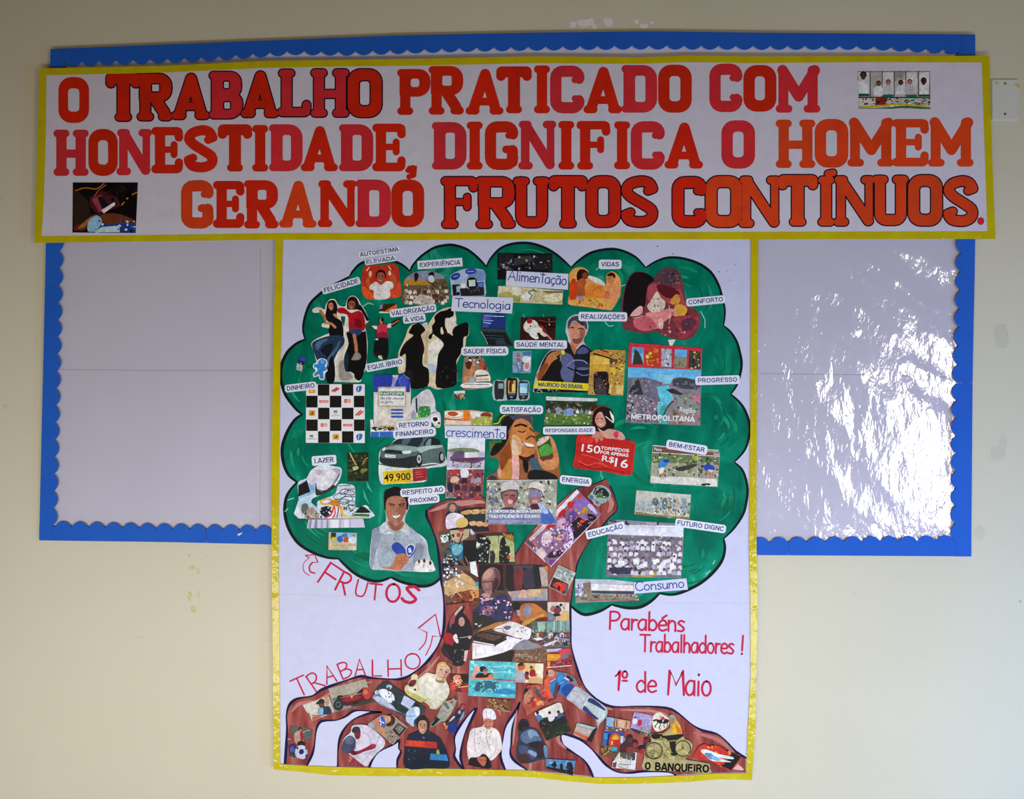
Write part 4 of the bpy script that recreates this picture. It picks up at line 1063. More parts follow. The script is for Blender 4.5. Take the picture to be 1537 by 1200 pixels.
clipping(tree, 'a2', 'magazine_clipping', 'black silhouettes of a woman and a man lifting a child', """
b cfc0a2 10,620 90,450 130,330 200,270 330,262 400,300 460,220 520,130 600,60 700,20 800,20 840,110 850,260 900,290 1020,260 1040,420 1000,470 980,620 920,730 850,880 860,1000 850,1150 700,1220 560,1250 430,1200 300,1240 60,1200 60,1000 -20,1000 -20,720
p dcd6c8 460,560 560,480 660,560 580,700 560,960 440,940 400,700
p c4b08c 385,420 430,380 420,860 370,860
p b0bcc8 420,860 560,880 545,1020 430,960
p b8c0c4 350,250 420,240 410,330 360,320
b 151310 0,740 20,650 90,540 190,460 200,430 135,400 170,330 200,280 300,258 350,300 385,360 320,430 340,500 370,620 350,730 345,880 420,930 440,1000 420,1200 200,1240 80,1150 90,900 90,720 30,750
b 2c1014 330,480 350,540 372,640 352,720 330,600
b 111010 520,160 600,85 700,60 760,30 805,70 810,130 770,175 690,180 680,260 690,330 760,420 800,440 790,380 830,310 900,280 1020,250 1030,430 960,470 950,620 900,740 850,830 860,1060 820,1200 560,1220 545,1000 560,900 580,720 660,590 620,510 530,440 500,420 470,495 435,480 440,440 490,390 485,300 530,230
b d8d2c4 690,185 740,180 840,140 845,280 810,310 780,390 720,400 700,300
b d2c8b4 615,330 640,320 660,410 620,415
l 3a2418 18 650,340 690,400 760,435
s 2a2c38,383040,241c28 14 22 580,900 830,1180
b 20242c 60,1000 160,960 200,1100 120,1180
""")
clipping(tree, 'B', 'magazine_clipping', 'blue mobile phone advert with speech bubbles', """
b a4b4cc 215,400 250,360 340,325 450,322 525,345 530,450 528,570 380,572 235,570 225,500
b 7c90b8 400,340 520,345 525,420 440,430 380,400
e 2c449c 262,392 46,30,-25
e 3450a8 400,345 52,28,-5
l c8d4e8 4 245,395 285,385
l c8d4e8 4 375,348 430,344
p 1c2430 232,465 300,462 302,560 240,565
p 9cb4bc 270,480 300,478 302,530 272,535
p b8b0b0 305,450 360,445 362,572 308,572
p dcd8d4 312,455 352,452 352,490 314,492
p 8c8890 320,510 350,508 350,560 322,560
b 141c28 368,420 400,400 440,405 452,430 455,490 372,490
p ccd4c8 380,425 440,420 442,478 384,482
p 242c40 455,445 515,440 515,490 458,492
p 5c78c0 462,452 508,448 508,484 464,486
p 282830 300,500 520,490 520,565 310,568
s 5c4030,403438,787068,2c3448 26 9 370,495 520,560
""")
word_label(tree, 'A', 'typed word VALORIZAÇÃO À VIDA', [(1068, 748, 1458, 695, 42, 'VALORIZAÇÃO'), (1187, 805, 1362, 783, 40, 'À VIDA')], 12)
word_label(tree, 'A', 'typed word FELICIDADE', [(462, 540, 775, 448, 42, 'FELICIDADE')], 12)
word_label(tree, 'A', 'typed words AUTOESTIMA ELEVADA', [(783, 215, 1133, 163, 38, 'AUTOESTIMA'), (840, 282, 1100, 243, 36, 'ELEVADA')], 9)
word_label(tree, 'A', 'typed word EXPERIÊNCIA', [(1320, 310, 1688, 283, 40, 'EXPERIÊNCIA')], 16, 3)
word_label(tree, 'D', 'typed word EQUILÍBRIO', [(855, 97, 1168, 37, 42, 'EQUILÍBRIO')], 13)
clipping(tree, 'D', 'magazine_clipping', 'small brown square photo of trees by water', """
P 26301c 668,840 858,836 860,1095 672,1095
s 3c4820,5c5c28,1c2414,4a3c1c,2c4430 46 18 672,845 855,1090
l d8b088 10 692,842 720,900 750,950
l c89c50 7 805,945 830,900 850,885
l 687060 4 672,915 760,912 850,915
b 7c7c3c 790,990 840,980 850,1000 800,1020
b b8b084 715,970 755,960 770,980 730,1000
e 4c6c28 700,1000 25,14
""")
clipping(tree, 'B', 'magazine_clipping', 'dark strip of three black and white scenes', """
P 1c1a1e 640,180 1135,185 1135,330 1130,420 640,420
r 2c2a30 650,190 782,300
p 3a4440 790,230 940,200 945,260 790,300
r 2a282c 960,200 1125,330
s 8c8488,5c5458,b8b0b0,141214,44484c 46 12 650,200 1130,345
s 9c98a0,5c5860 18 10 690,260 790,330
s 08080a,1a181c,2c2a2c 18 20 645,340 1130,415
""")
clipping(tree, 'B', 'magazine_clipping', 'pale strip of food photographs', """
P cfc8a8 648,478 770,480 1230,520 1225,645 780,625 640,580
p a8a878 650,545 700,530 770,560 770,610 645,580
b b4b060 685,540 740,530 775,560 760,590 700,590
p ded8c4 775,490 850,495 845,560 780,550
p 90a050 778,560 845,575 845,625 782,620
p c0b890 855,500 1035,515 1035,630 855,625
b e4e0d0 860,560 920,530 960,520 950,600 880,610
l 5c6c30 10 930,600 950,560 920,535 970,515
l 3c2c18 8 960,505 990,530
p b8b080 1040,520 1228,525 1225,642 1040,635
p 8c6c4c 1045,522 1228,525 1222,550 1090,545
b d8d4b4 1050,570 1130,545 1220,545 1210,610 1080,620
s 8c9440,d0c890,a89c60 20 9 1040,520 1225,640
s b8b060,7c8c38 12 8 785,560 1035,625
""")
clipping(tree, 'B', 'magazine_clipping', 'open laptop with a blue screen', """
P 2c3c38 505,720 715,728 712,880 790,1020 640,1022 555,1010 488,880
p 283c7c 508,725 715,730 708,862 500,855
p 3c58a8 508,725 600,728 560,850 502,850
k a8c0e0 6 525,745 600,750
k c8d8f0 6 608,750 700,752
k c86878 6 520,765 560,768
k a8c0e0 6 515,785 600,792
k c8d4f0 6 515,805 580,815
p 405058 498,862 708,872 712,890 490,882
p 1c2428 510,900 700,900 775,1010 560,1005
p 38404c 620,960 700,965 720,1005 630,1005
k 58686c 4 530,920 690,930
k 58686c 4 540,945 705,955
l b8c8c0 4 492,885 530,950 552,1000
""")
clipping(tree, 'B', 'magazine_clipping', 'judo or football tussle on dark red', """
P 3c2018 850,760 1168,752 1160,960 1100,975 840,965
p 28120c 1010,780 1165,770 1160,860 1040,850
l 90402c 8 1020,785 1090,800 1160,795
b ddd6c8 880,820 920,780 980,790 1010,830 1040,880 1000,900 960,880 920,900 880,870
b a8242c 905,785 930,765 955,790 940,815 912,812
b e4dccc 920,890 980,880 1000,920 1010,950 980,955 940,930
b 9c2830 1010,830 1050,840 1080,890 1120,960 1070,930 1040,880
b dcd4c0 1010,850 1040,860 1050,890 1090,920 1060,935 1020,900
b 3c1c18 860,900 910,910 930,955 860,955
l c8988c 10 1090,920 1130,965
s 2c1410,682c20,d0c8b8 20 9 860,780 1160,955
""")
word_label(tree, 'B', 'typed words SAÚDE FÍSICA', [(333, 1087, 720, 1085, 42, 'SAÚDE FÍSICA')], 17, 30)
clipping(tree, 'C', 'magazine_clipping', 'orange cut-out of two children painting', """
b dfa05c -35,350 0,300 40,282 85,285 125,310 130,355 180,360 240,400 275,420 275,350 310,318 345,325 385,370 395,450 375,540 330,620 290,635 150,615 20,600 -30,590 -42,560 -20,460
b e6dccc 120,350 200,370 260,410 240,430 150,390
b 30180f 30,340 60,300 100,305 130,340 110,380 70,380 40,400
b b45c30 30,400 80,370 110,400 95,460 130,510 60,520 -20,540 -20,420
b c8481c -20,400 20,380 30,470 20,540 -30,540
e 8c4028 100,350 24,26
b 2a1812 278,350 310,325 345,340 345,375 300,360
e c48058 312,385 30,32,10
b d89468 290,430 350,420 392,450 380,540 320,560 280,520 260,440
b c87050 240,490 290,480 300,540 250,530
b e08838 130,430 240,440 260,500 200,580 120,560 100,480
b d4a850 120,530 220,540 280,600 180,610 110,590
e 7c98d0 55,530 30,10
s c86820,e8b060,b85420 26 12 0,540 300,600
l 586838 5 150,560 190,600 220,610
l 8c5030 4 160,480 200,450 230,470
""")
word_label(tree, 'C', 'typed word VIDAS', [(232, 277, 380, 277, 38, 'VIDAS')], 18)
clipping(tree, 'C', 'magazine_clipping', 'large reddish cut-out of a mother and baby with toys', """
b 7a3c44 395,640 405,540 430,440 470,350 530,318 600,330 665,375 700,330 760,290 830,292 880,330 905,420 925,530 945,600 1010,630 1045,690 1040,770 990,850 920,885 820,870 740,840 680,815 580,825 500,815 420,790 400,720
b 1c1218 410,640 430,460 480,350 540,322 620,340 670,390 620,430 600,520 590,600 500,660 440,690
b 584048 680,380 740,310 820,295 880,335 880,400 800,440 740,420
s 8c7078,3c2c34,6c5058 26 12 700,310 870,430
b a85058 620,440 700,420 740,480 880,460 920,560 940,640 860,600 780,580 720,560 620,560
b 601c28 690,430 800,440 880,500 800,540 720,500
b d4c4b0 610,610 640,560 690,480 720,530 760,570 740,640 660,660
s b8a894,e8dccc,8c7c70 30 8 630,540 750,650
b c89040 830,520 860,505 880,540 870,580 830,590 800,570
b d0a040 840,600 900,590 940,630 920,680 870,700 830,680
b d88c88 600,660 700,650 800,620 860,660 800,700 740,740 700,790 620,720
b c0646c 560,680 640,700 690,780 600,810 510,780 500,710
b 9c4048 820,700 920,680 1030,690 1035,770 950,850 880,870 860,780
b d8a8a0 500,640 560,600 585,650 540,700 470,690
l 101010 9 580,610 575,660 530,690 460,690
b 603848 900,720 980,700 1020,740 960,800 900,800
b dcb8ac 700,720 740,710 740,780 715,790
s a85860,d08c88,803840,5c2c38 34 14 560,660 1000,840
l e0a8a0 5 790,600 800,680 790,750
""")
word_label(tree, 'C', 'typed word CONFORTO', [(950, 590, 1238, 563, 36, 'CONFORTO')], 14)
clipping(tree, 'C', 'magazine_clipping', 'tiny pale torn scrap below the mother and baby', """
P d4e8dc 782,880 845,878 815,935 795,925
""")
clipping(tree, 'a3', 'magazine_clipping', 'smiling boy in a dark blue shirt with a yellow caption band', """
b b8b4bc 425,250 440,180 500,120 580,105 660,150 710,230 700,330 650,430 680,500 740,560 760,640 720,700 720,950 715,1090 560,1110 200,1110 20,1110 5,1050 35,900 60,830 110,720 170,620 240,560 330,560 420,540 450,430 420,330
b 4a4c5c 445,260 455,190 510,135 590,125 660,170 695,230 690,300 640,250 560,190 500,200 465,300
b c48c74 460,290 500,215 560,190 640,215 672,290 665,380 620,460 560,490 500,460 465,380
b a86850 600,300 668,300 660,390 610,460 560,485 560,420 610,400
b 90503c 500,430 560,410 630,420 610,470 550,490
l 1c1c24 13 480,278 510,272 530,282
l 1c1c24 13 585,290 620,284 650,296
l e8e0d8 9 515,405 560,412 600,408
l 7c3830 6 505,395 555,420 605,400
b 40302c 560,190 620,190 665,250 620,240 590,215
b c08468 480,460 560,495 600,480 560,540 530,600 490,540
b 22222e 430,450 470,480 520,580 560,560 640,490 720,540 760,600 730,700 720,990 200,1000 60,960 110,740 220,580 400,560
b 62688c 330,650 420,600 500,640 540,740 530,850 500,980 400,970 350,850 380,760
b 30344c 540,700 700,740 715,800 560,790
b 555c80 560,600 640,520 720,580 640,620
b 626688 560,790 710,790 700,820 600,830
l 8088ac 16 440,760 520,700 640,700 700,740
l 14141c 18 450,790 560,830 700,830
l 14141c 14 620,620 700,650 720,700
l 7c84a8 12 560,850 640,890 710,880
b 1c1a1c 100,880 180,680 330,640 360,760 350,900 390,970 120,960
b b07848 190,640 250,590 340,570 370,600 300,650 320,670 270,700 230,740 200,790 130,900 100,940 50,930 40,880 90,820 150,720
b 90502c 60,890 140,740 200,750 150,860 100,940
b e4cc38 360,575 400,570 412,610 385,625 365,610
l a8a468 8 360,620 350,700
b a8744c 480,500 530,620 545,600 560,540
p 141820 10,1060 715,1080 715,1110 20,1110
s 5c7048,2c3c28,8c9880 14 16 20,1070 380,1105
p d8c828 35,955 712,995 708,1090 8,1050
t 2a5078 65,1028 650,1062 50|MAURICIO DO BRASIL
""")
clipping(tree, 'a3', 'magazine_clipping', 'yellow and brown workshop photo', """
P b4924c 735,600 800,560 880,555 1190,570 1160,1150 705,1135 725,850
p d8b458 735,630 980,660 985,745 730,755
p c8a03c 728,760 945,765 940,835 728,850
p c87c34 810,580 880,562 980,590 1000,640 850,610
k 1c1818 18 780,610 860,630 1080,700
k 3c2a24 14 870,560 960,590
b 6c4838 990,690 1080,680 1070,740 1000,750
b 241a20 800,850 960,850 970,960 1000,1140 800,1130 780,950
b 4c4048 800,950 850,920 900,960 950,1130 820,1130
b d0b040 990,800 1060,790 1070,880 1000,870
p e0c070 985,1010 1020,1010 1000,1130 970,1120
p d8bc78 1070,1020 1165,1020 1150,1140 1060,1120
p c8a84c 1120,740 1180,720 1178,840 1100,850
s 3c2018,704828,e8c868,1c1414,945c30 60 14 990,590 1180,1000
s 7c6858,342830,b89050 30 12 730,860 980,1130
""")
word_label(tree, 'C', 'typed word REALIZAÇÕES', [(63, 708, 428, 712, 38, 'REALIZAÇÕES')], 16)
word_label(tree, 'B', 'typed words SAÚDE MENTAL', [(808, 1025, 1248, 1027, 40, 'SAÚDE MENTAL')], 16, 20)
clipping(tree, 'F', 'magazine_clipping', 'city brochure cover headed by five small pictures on red', """
P 8c8088 462,-138 1062,-95 1048,545 432,520
p c43848 462,-138 1062,-95 1052,82 452,62
P 88bcd8 486,-105 582,-98 580,40 482,35
p 6c98c0 486,-105 582,-98 582,-50 486,-55
p 3c4038 510,-90 540,-60 560,-20 580,40 490,40 500,-30
p b84c28 610,-100 705,-92 702,55 600,50
s e0a840,8c2c20,d87c30,f0c860 22 14 605,-95 700,50
p a8b0b8 728,-92 812,-85 810,62 725,58
s e8e4e4,c84c58,889098,6c5c60 22 12 728,-85 810,58
p 6cacd8 838,-85 938,-78 936,-20 836,-25
p 8c9078 836,-25 936,-20 932,70 832,66
s a85838,687050 10 12 836,-20 932,66
p 3c4840 955,-75 1050,-68 1048,78 950,72
s e8c878,283028,a85830,c8b890 22 12 955,-65 1048,72
p 6cb4d8 452,66 1052,88 1050,190 940,150 840,148 790,170 700,170 600,150 445,150
p 88c4e0 700,120 840,130 800,200 690,200
p 747080 445,150 600,148 740,190 720,215 680,225 700,260 720,340 700,400 720,520 435,520
p 68c0d4 690,225 790,210 800,260 830,320 780,370 750,450 700,460 690,380 720,340 700,280
p 58a09c 720,390 760,360 790,400 760,460 790,545 700,520
p 4c4c54 820,165 880,145 1000,165 1045,190 1045,250 900,240 820,215
p 383c40 765,245 830,240 900,280 960,330 900,300 800,275
p 88948c 860,300 940,280 1040,300 1040,470 860,460
p 3c3c3c 500,190 540,160 560,230 580,290 490,290 460,270
p 90807c 790,400 1045,440 1045,545 790,530
s a89898,5c5460,c8c0c8,7c6c70,3c3840,b48c84 130 12 440,290 720,515
s a8988c,586058,c8b8a8,788068,904c48 60 12 820,300 1040,520
s 8c8894,686470 30 14 450,160 640,280
s 4c5058,707880 16 16 850,180 1040,250
p d8788c 985,310 1045,300 1040,345 990,340
l 304048 9 830,340 780,390 745,460
t f4f2f6 875,430 1005,443 42|Região
t f4f2f6 475,490 1002,515 44|METROPOLITANA
""")
word_label(tree, 'F', 'typed word PROGRESSO', [(1026, 192, 1352, 182, 36, 'PROGRESSO')], 18)
clipping(tree, 'D', 'magazine_clipping', 'black and white chequered square with small sponsor emblems', """
P dcd8dc 298,222 825,222 826,752 295,750
r 17150f 403,224 507,325
r 17150f 618,222 722,325
r 17150f 298,326 401,432
r 17150f 511,326 615,432
r 17150f 727,326 824,430
r 17150f 406,434 508,538
r 17150f 620,434 724,538
r 17150f 298,540 402,643
r 17150f 512,540 616,643
r 17150f 728,540 825,643
r 17150f 406,646 509,750
r 17150f 621,646 724,750
p c89838 320,270 378,268 378,302 322,304
e e8c868 350,285 12,8
k c84438 14 532,285 575,255
k c84438 14 552,288 592,262
k 6c2420 3 535,272 590,260
b 2c6cb0 750,250 790,235 800,255 785,288 755,290
k e8f0f8 6 770,250 765,285
p d0303c 416,368 498,368 498,388 416,388
k f4dce0 5 428,378 490,378
e c83020 655,373 18,17
e e09038 684,373 18,17
k f0e8e0 5 645,373 695,373
p d09830 324,458 378,458 378,508 324,508
e 7c4c20 350,483 15,14
e f0d070 345,478 5,5
p 2c7a54 545,460 580,460 575,475 550,475
o 2c7a54 4 562,478 15,12
k 5c8ca8 4 525,505 602,505
k c84438 14 748,500 790,462
k c84438 13 770,502 808,470
e c83020 443,590 17,16
e e09038 474,590 17,16
k f0e8e0 5 432,590 485,590
p d0303c 632,580 714,580 714,602 632,602
k f4dce0 5 645,591 705,591
p 2c7a54 330,680 362,680 358,694 335,694
o 2c7a54 4 346,698 15,10
k 5c8ca8 4 308,716 392,716
p d0a030 538,672 594,672 594,722 538,722
e 7c4c20 566,697 16,14
e f0d070 560,692 5,5
b 2c6cb0 752,680 795,668 805,690 788,722 758,724
k e8f0f8 6 774,680 768,716
""", M_FLAT)
word_label(tree, 'D', 'typed word DINHEIRO', [(125, 283, 378, 252, 42, 'DINHEIRO')], 14, 25)
clipping(tree, 'a4', 'magazine_clipping', 'blue and cream competition leaflet with a framed notice', """
P cfc8bc 160,180 620,180 700,240 720,450 710,850 470,985 160,975
p 3444a4 160,180 440,165 520,165 620,185 705,250 705,440 160,440
b 5c6cc4 540,240 600,200 660,250 640,330 560,340
p 9ca0d0 440,240 530,230 500,270 470,370 420,360 440,300
e 4454b4 620,290 60,90
p c8c4bc 440,160 535,160 530,210 500,235 450,225
k 8c8c90 4 480,165 485,225
p b4a888 225,360 650,355 645,665 220,660
p dcd8d4 245,378 632,378 628,645 240,642
p 2f7c54 255,430 618,430 618,490 255,490
t e8f0e8 262,482 600,482 38|PARTICIPE
t 2f4c7c 258,545 608,548 32|São 100 chances
t 2f4c7c 265,602 470,602 30|de ganhar
k 3c60b4 30 435,706 590,706
k 3c60b4 30 435,758 590,758
k 3c60b4 34 435,808 590,808
p e4dcd8 175,480 215,480 215,900 175,900
p c8b078 240,940 480,940 470,975 235,975
""")
clipping(tree, 'a4', 'magazine_clipping', 'torn strip with dark scribble over a blue band', """
P d8e0e8 110,850 150,850 160,960 500,975 480,1115 115,1115
p 3c6cb4 118,1035 480,1030 478,1115 116,1115
s 1c1c1c,3c3834,5c5850,28201c 40 20 130,968 470,1010
k c8d4e4 5 245,1040 245,1110
""")
clipping(tree, 'a4', 'magazine_clipping', 'green and white packet and football scrap beside the leaflet', """
b c4c4c6 700,840 740,560 800,500 900,420 1000,400 1080,560 1090,700 1160,760 1165,900 1150,970 1080,960 1000,860 780,860
b 9c9ca4 720,820 760,700 800,780 780,850
k 24242a 24 800,540 810,740
b 3c8c48 840,670 900,650 1000,660 1010,740 990,800 900,820 830,800
s 88c890,2c7c38,c8e0c8 12 14 850,680 990,800
b 88cc48 780,820 830,810 860,840 790,850
l 40506c 10 1000,770 1080,740 1140,730
e dcdcdc 1080,850 70,60
p 1c1a1a 1050,820 1110,815 1125,860 1080,885 1050,860
p 1c1a1a 1140,880 1160,900 1145,925 1120,915
k c8b040 16 1090,955 1160,945
""")
clipping(tree, 'D', 'magazine_clipping', 'grey-green saloon car with a yellow price band', """
b c8d0cc 955,935 950,1000 975,1120 1080,1112 1250,1110 1385,1090 1378,985 1560,955 1545,850 1520,760 1440,705 1380,690 1130,710 1060,760 980,800 955,850
b 5c6e6c 965,850 980,800 1060,760 1130,715 1250,695 1400,690 1470,710 1530,770 1548,850 1535,930 1380,965 1290,975 1100,970 975,935
b 28343c 1075,755 1140,712 1250,698 1350,702 1300,790 1180,765 1100,762
b 546870 1180,700 1250,698 1200,770 1160,765
b 1c282c 1355,770 1390,712 1440,700 1490,725 1510,765 1420,785
b 788c90 1370,770 1400,720 1425,715 1415,780
b 88a098 1070,780 1180,775 1330,795 1280,830 1150,830 1000,810
b a8bcb4 1310,790 1500,770 1520,790 1400,810 1330,840
b 262c30 985,830 1040,810 1150,820 1250,830 1180,850 1060,845
b c8d4cc 1165,825 1240,820 1235,845 1175,848
b d0dcd8 985,800 1015,790 1010,815 990,825
p dcdcd8 1008,852 1105,862 1102,885 1008,878
k 44505c 5 1025,866 1090,873
b 2c3434 965,870 1000,890 1150,890 1290,870 1280,970 1100,968 970,930
e 1c1c1e 1315,905 30,62
e b4bcb8 1315,895 20,40
e 3c4444 1315,895 8,18
e 1c1c1e 1515,880 24,52
e a8b0ac 1520,878 14,34
l e0e4e0 8 1340,950 1450,935 1535,955
b 2c3c34 955,935 1050,960 1100,972 960,945
p e4dcb0 985,1000 1255,985 1258,1112 990,1122
p d4b428 990,1010 1250,990 1258,1105 992,1120
t 1c1814 1002,1098 1240,1082 66|49.900
k 5c4c20 2 1150,1012 1235,1004
p a42c34 1255,985 1382,975 1385,1085 1262,1100
k d8a0a0 3 1285,1015 1320,1012
k d8a0a0 3 1285,1035 1340,1030
k d8a0a0 3 1288,1060 1350,1054
""")
word_label(tree, 'D', 'typed words RETORNO FINANCEIRO', [(1135, 615, 1405, 597, 42, 'RETORNO'), (1105, 695, 1447, 667, 42, 'FINANCEIRO')], 20, 30)
word_label(tree, 'D', 'typed word LAZER', [(373, 935, 550, 922, 45, 'LAZER')], 20)
clipping(tree, 'E', 'magazine_clipping', 'tanned couple in striped beachwear', """
b 8c7c68 335,30 345,-20 380,-35 450,-40 500,-30 530,30 560,110 578,180 570,250 480,262 330,258
s 2c3830,50604c,1c1c20,e8e8e0 24 16 350,-30 540,60
b b07850 340,110 400,80 440,60 440,190 340,200
e 5c2c20 385,50 32,38
b 7c3c2c 480,40 510,10 540,60 530,110 490,110
e a85c48 497,50 26,40
b dcd4c4 440,110 500,90 560,120 570,200 440,210
k 2c3c70 12 450,150 555,140
k d0a840 14 445,180 560,178
k 2c4480 10 445,205 565,200
l b88c68 24 430,20 410,80 400,150
b c09070 345,150 440,160 440,210 345,210
b dcd8d4 335,215 570,210 570,250 335,255
b 9cb4c8 390,170 430,170 430,210 395,210
k 786848 6 345,225 560,225
""")
clipping(tree, 'E', 'magazine_clipping', 'tiny picture of a shopfront', """
P 5c5448 248,285 348,278 345,362 252,358
p d8dcdc 248,285 348,278 347,310 250,308
p b89858 300,305 338,302 335,340 302,342
s 282420,807468,c8c0b0 14 9 252,305 345,358
""")
clipping(tree, 'E', 'magazine_clipping', 'blue beach scene with a white jug', """
P 84a0b4 778,-75 945,-80 945,60 940,120 860,122 775,118
b d8dcd8 860,-10 890,-30 935,-20 940,0 925,90 880,95 870,30
b 4c7ca0 870,-65 930,-75 940,-40 880,-35
b a86c5c 820,-60 845,-30 840,30 815,25
b c88878 890,30 925,35 915,85 885,80
s 6c8cac,b0bcc8,587c9c 22 16 780,30 870,115
k c84c58 5 820,-55 850,-20
k 9cb8cc 6 780,-20 860,-15
""")
clipping(tree, 'E', 'magazine_clipping', 'row of three mobile phones', """
b a4b8b0 608,195 700,190 720,170 820,165 840,190 920,195 925,280 915,365 760,365 605,362
b 38303c 615,200 660,195 698,200 700,280 692,352 655,356 618,352
p 8cA098 648,215 694,215 692,262 646,262
s 5c5460,201820 16 6 622,280 694,345
b 20242c 722,180 770,168 818,178 818,280 808,355 765,360 725,352
p c8a04c 735,190 805,188 802,305 735,305
b 5c3420 750,200 780,190 780,240 760,300 745,270
b e8c878 775,220 800,230 795,290 770,270
p 3c5c88 735,310 800,310 798,322 735,322
e 8c98a4 765,338 14,8
b 2c3440 832,205 875,195 918,205 920,290 908,355 870,358 834,350
p 8cbcd8 840,215 912,213 910,305 840,305
p b8dcec 845,250 880,240 905,270 905,300 845,300
k c8ccd0 5 842,318 905,316
e 7c8890 872,338 12,9
""")
word_label(tree, 'E', 'typed word SATISFAÇÃO', [(678, 470, 1033, 475, 42, 'SATISFAÇÃO')], 16, 28)
clipping(tree, 'E', 'magazine_clipping', 'countryside market by a field', """
P 4c5444 1078,332 1540,350 1530,585 1060,590
p c8ccc8 1078,332 1540,350 1538,378 1240,372 1078,368
p 303c28 1078,368 1240,372 1300,400 1440,385 1540,372 1538,470 1070,450
s 2c3824,485440,1c241c,607050,84746c 70 16 1075,385 1535,470
p 5c7838 1068,485 1535,490 1530,588 1060,590
b 7c9cc8 1240,450 1320,445 1330,500 1250,505
b 8c9cb0 1160,440 1200,430 1200,480 1140,490
s 7c9848,405c28,6c8840,a8b088,c8c4b8 60 13 1065,490 1530,585
h 1090,410 1530,480 1 12 d8d4cc,6c3c30,8c9cb0
""")
word_label(tree, 'E', 'typed word RESPONSABILIDADE', [(1070, 655, 1500, 652, 32, 'RESPONSABILIDADE')], 18, 16)
clipping(tree, 'E', 'magazine_clipping', 'plates of food with an orange drink', """
P c8a078 165,460 420,455 595,480 590,602 162,598
b e8dccc 165,470 240,460 330,480 330,520 240,535 165,510
b b85c30 195,475 250,468 290,490 250,512 200,500
l c87c4c 6 170,500 240,525 330,510
b d87c28 335,470 385,465 388,540 340,545
p c85c38 162,525 340,545 400,555 162,540
p dcc8b8 162,545 400,558 410,600 162,598
b e8e0d4 400,470 500,475 500,520 420,530
b 884030 490,490 540,475 580,490 580,520 500,515
b a8ac58 430,535 510,510 580,525 590,590 420,590
s c8d070,7c8c30,b8b858,d8dc90 34 10 425,520 590,590
""")
clipping(tree, 'E', 'magazine_clipping', 'boat moored on pale water over a market stall', """
P dcdce8 195,700 530,705 522,985 500,1250 175,1245
p cfd4e0 195,705 530,710 528,800 194,800
b 7c8c68 195,810 300,795 420,800 480,830 300,835 195,830
p b4b4c4 194,835 525,830 522,978 186,975
b 6c5c78 230,870 260,830 340,830 350,890 520,880 470,930 260,920 210,880
p dce0ec 348,838 460,835 465,880 350,885
b 6c4058 230,895 520,880 470,915 250,915
s 40485c,6c6478,9c98ac,a09080 34 12 235,915 500,975
p 8c4c54 186,990 520,985 500,1250 178,1240
s b83c40,5c3c4c,c8a08c,7c2c3c,9c8c98,402c38,8c4860 90 15 182,992 515,1245
h 190,1010 510,1240 3 5 b83c40,5c3c4c,9c8c98,402c38,8c4860
b c8ac90 220,1070 270,1050 300,1080 260,1110 220,1105
b d8dce8 310,990 370,990 380,1050 320,1060
b 2c3040 190,1130 230,1110 240,1190 200,1190
e c83c38 255,1015 30,22
k e4e4ec 8 186,984 522,982
l 5c6068 4 300,755 300,780
""")
clipping(tree, 'E', 'magazine_clipping', 'large face of a laughing man drinking from a green can', """
b 94603c 600,590 640,520 710,500 800,498 945,503 950,600 975,640 1050,670 1110,680 1140,740 1175,800 1190,900 1182,1090 900,1090 560,1085 570,1040 640,1000 650,900 580,880 570,800 570,740 640,730 700,715 725,640 640,610
b 1c4c34 600,590 640,520 690,490 715,520 680,580
l a8b838 12 605,580 650,570 670,530 705,500
b 1c1a18 640,720 680,560 740,500 800,500 790,560 740,640 740,700 700,780 620,860 575,860 590,800
l 2c7c44 22 575,820 580,760 640,740 670,735
p 4c4c5c 740,500 945,503 950,590 880,540 780,545
b c08048 765,620 790,560 850,530 920,560 960,620 975,680 960,700 985,760 970,860 900,900 850,870 780,820 750,740
b e0a878 770,700 800,680 850,720 860,820 830,900 830,1080 765,1085 770,900
b e8c0a8 770,730 810,740 830,830 800,860 770,840
b d8a8a0 770,890 830,890 830,1085 765,1085
b b88440 665,900 760,880 765,1085 660,1085
b 8c4c20 680,1000 740,900 760,880 750,760 700,800 660,900
l 1c1410 18 800,600 850,585 900,600
l 1c1410 10 930,620 970,650
l 241812 9 830,645 870,655 890,640
b f0ece8 870,745 920,755 968,770 960,785 900,780 865,765
l 7c2c20 8 860,740 910,790 970,795
l 5c2c1c 12 900,720 940,690 975,700
b 3c1c14 830,860 900,880 970,850 960,900 900,920 850,900
b 14100c 870,910 920,930 910,1020 880,1000
b 48606c 925,900 990,890 1030,960 1040,1000 960,1000
b 1c1c1c 930,1000 1060,1000 1175,1050 1150,1090 930,1085
b c08454 980,780 1000,740 1060,690 1130,700 1180,820 1190,960 1100,1000 1030,960 1000,860
b 2c5c30 985,700 1030,665 1080,670 1110,700 1140,860 1120,900 1050,920 1020,860 1000,780
b d0b0a0 1000,740 1090,690 1100,720 1010,780
b 58a048 1015,800 1090,760 1140,830 1060,880 1030,860
b 6c3c34 1020,880 1140,860 1120,905 1060,920
l d8d0c8 5 1010,720 1060,700 1100,690
b c89060 1050,920 1130,900 1180,960 1100,990
b 3c4048 560,1060 600,1040 640,1080 570,1085
s 50505c,282c34 10 14 590,900 640,1000
b c89888 640,990 670,990 675,1060 650,1060
""")
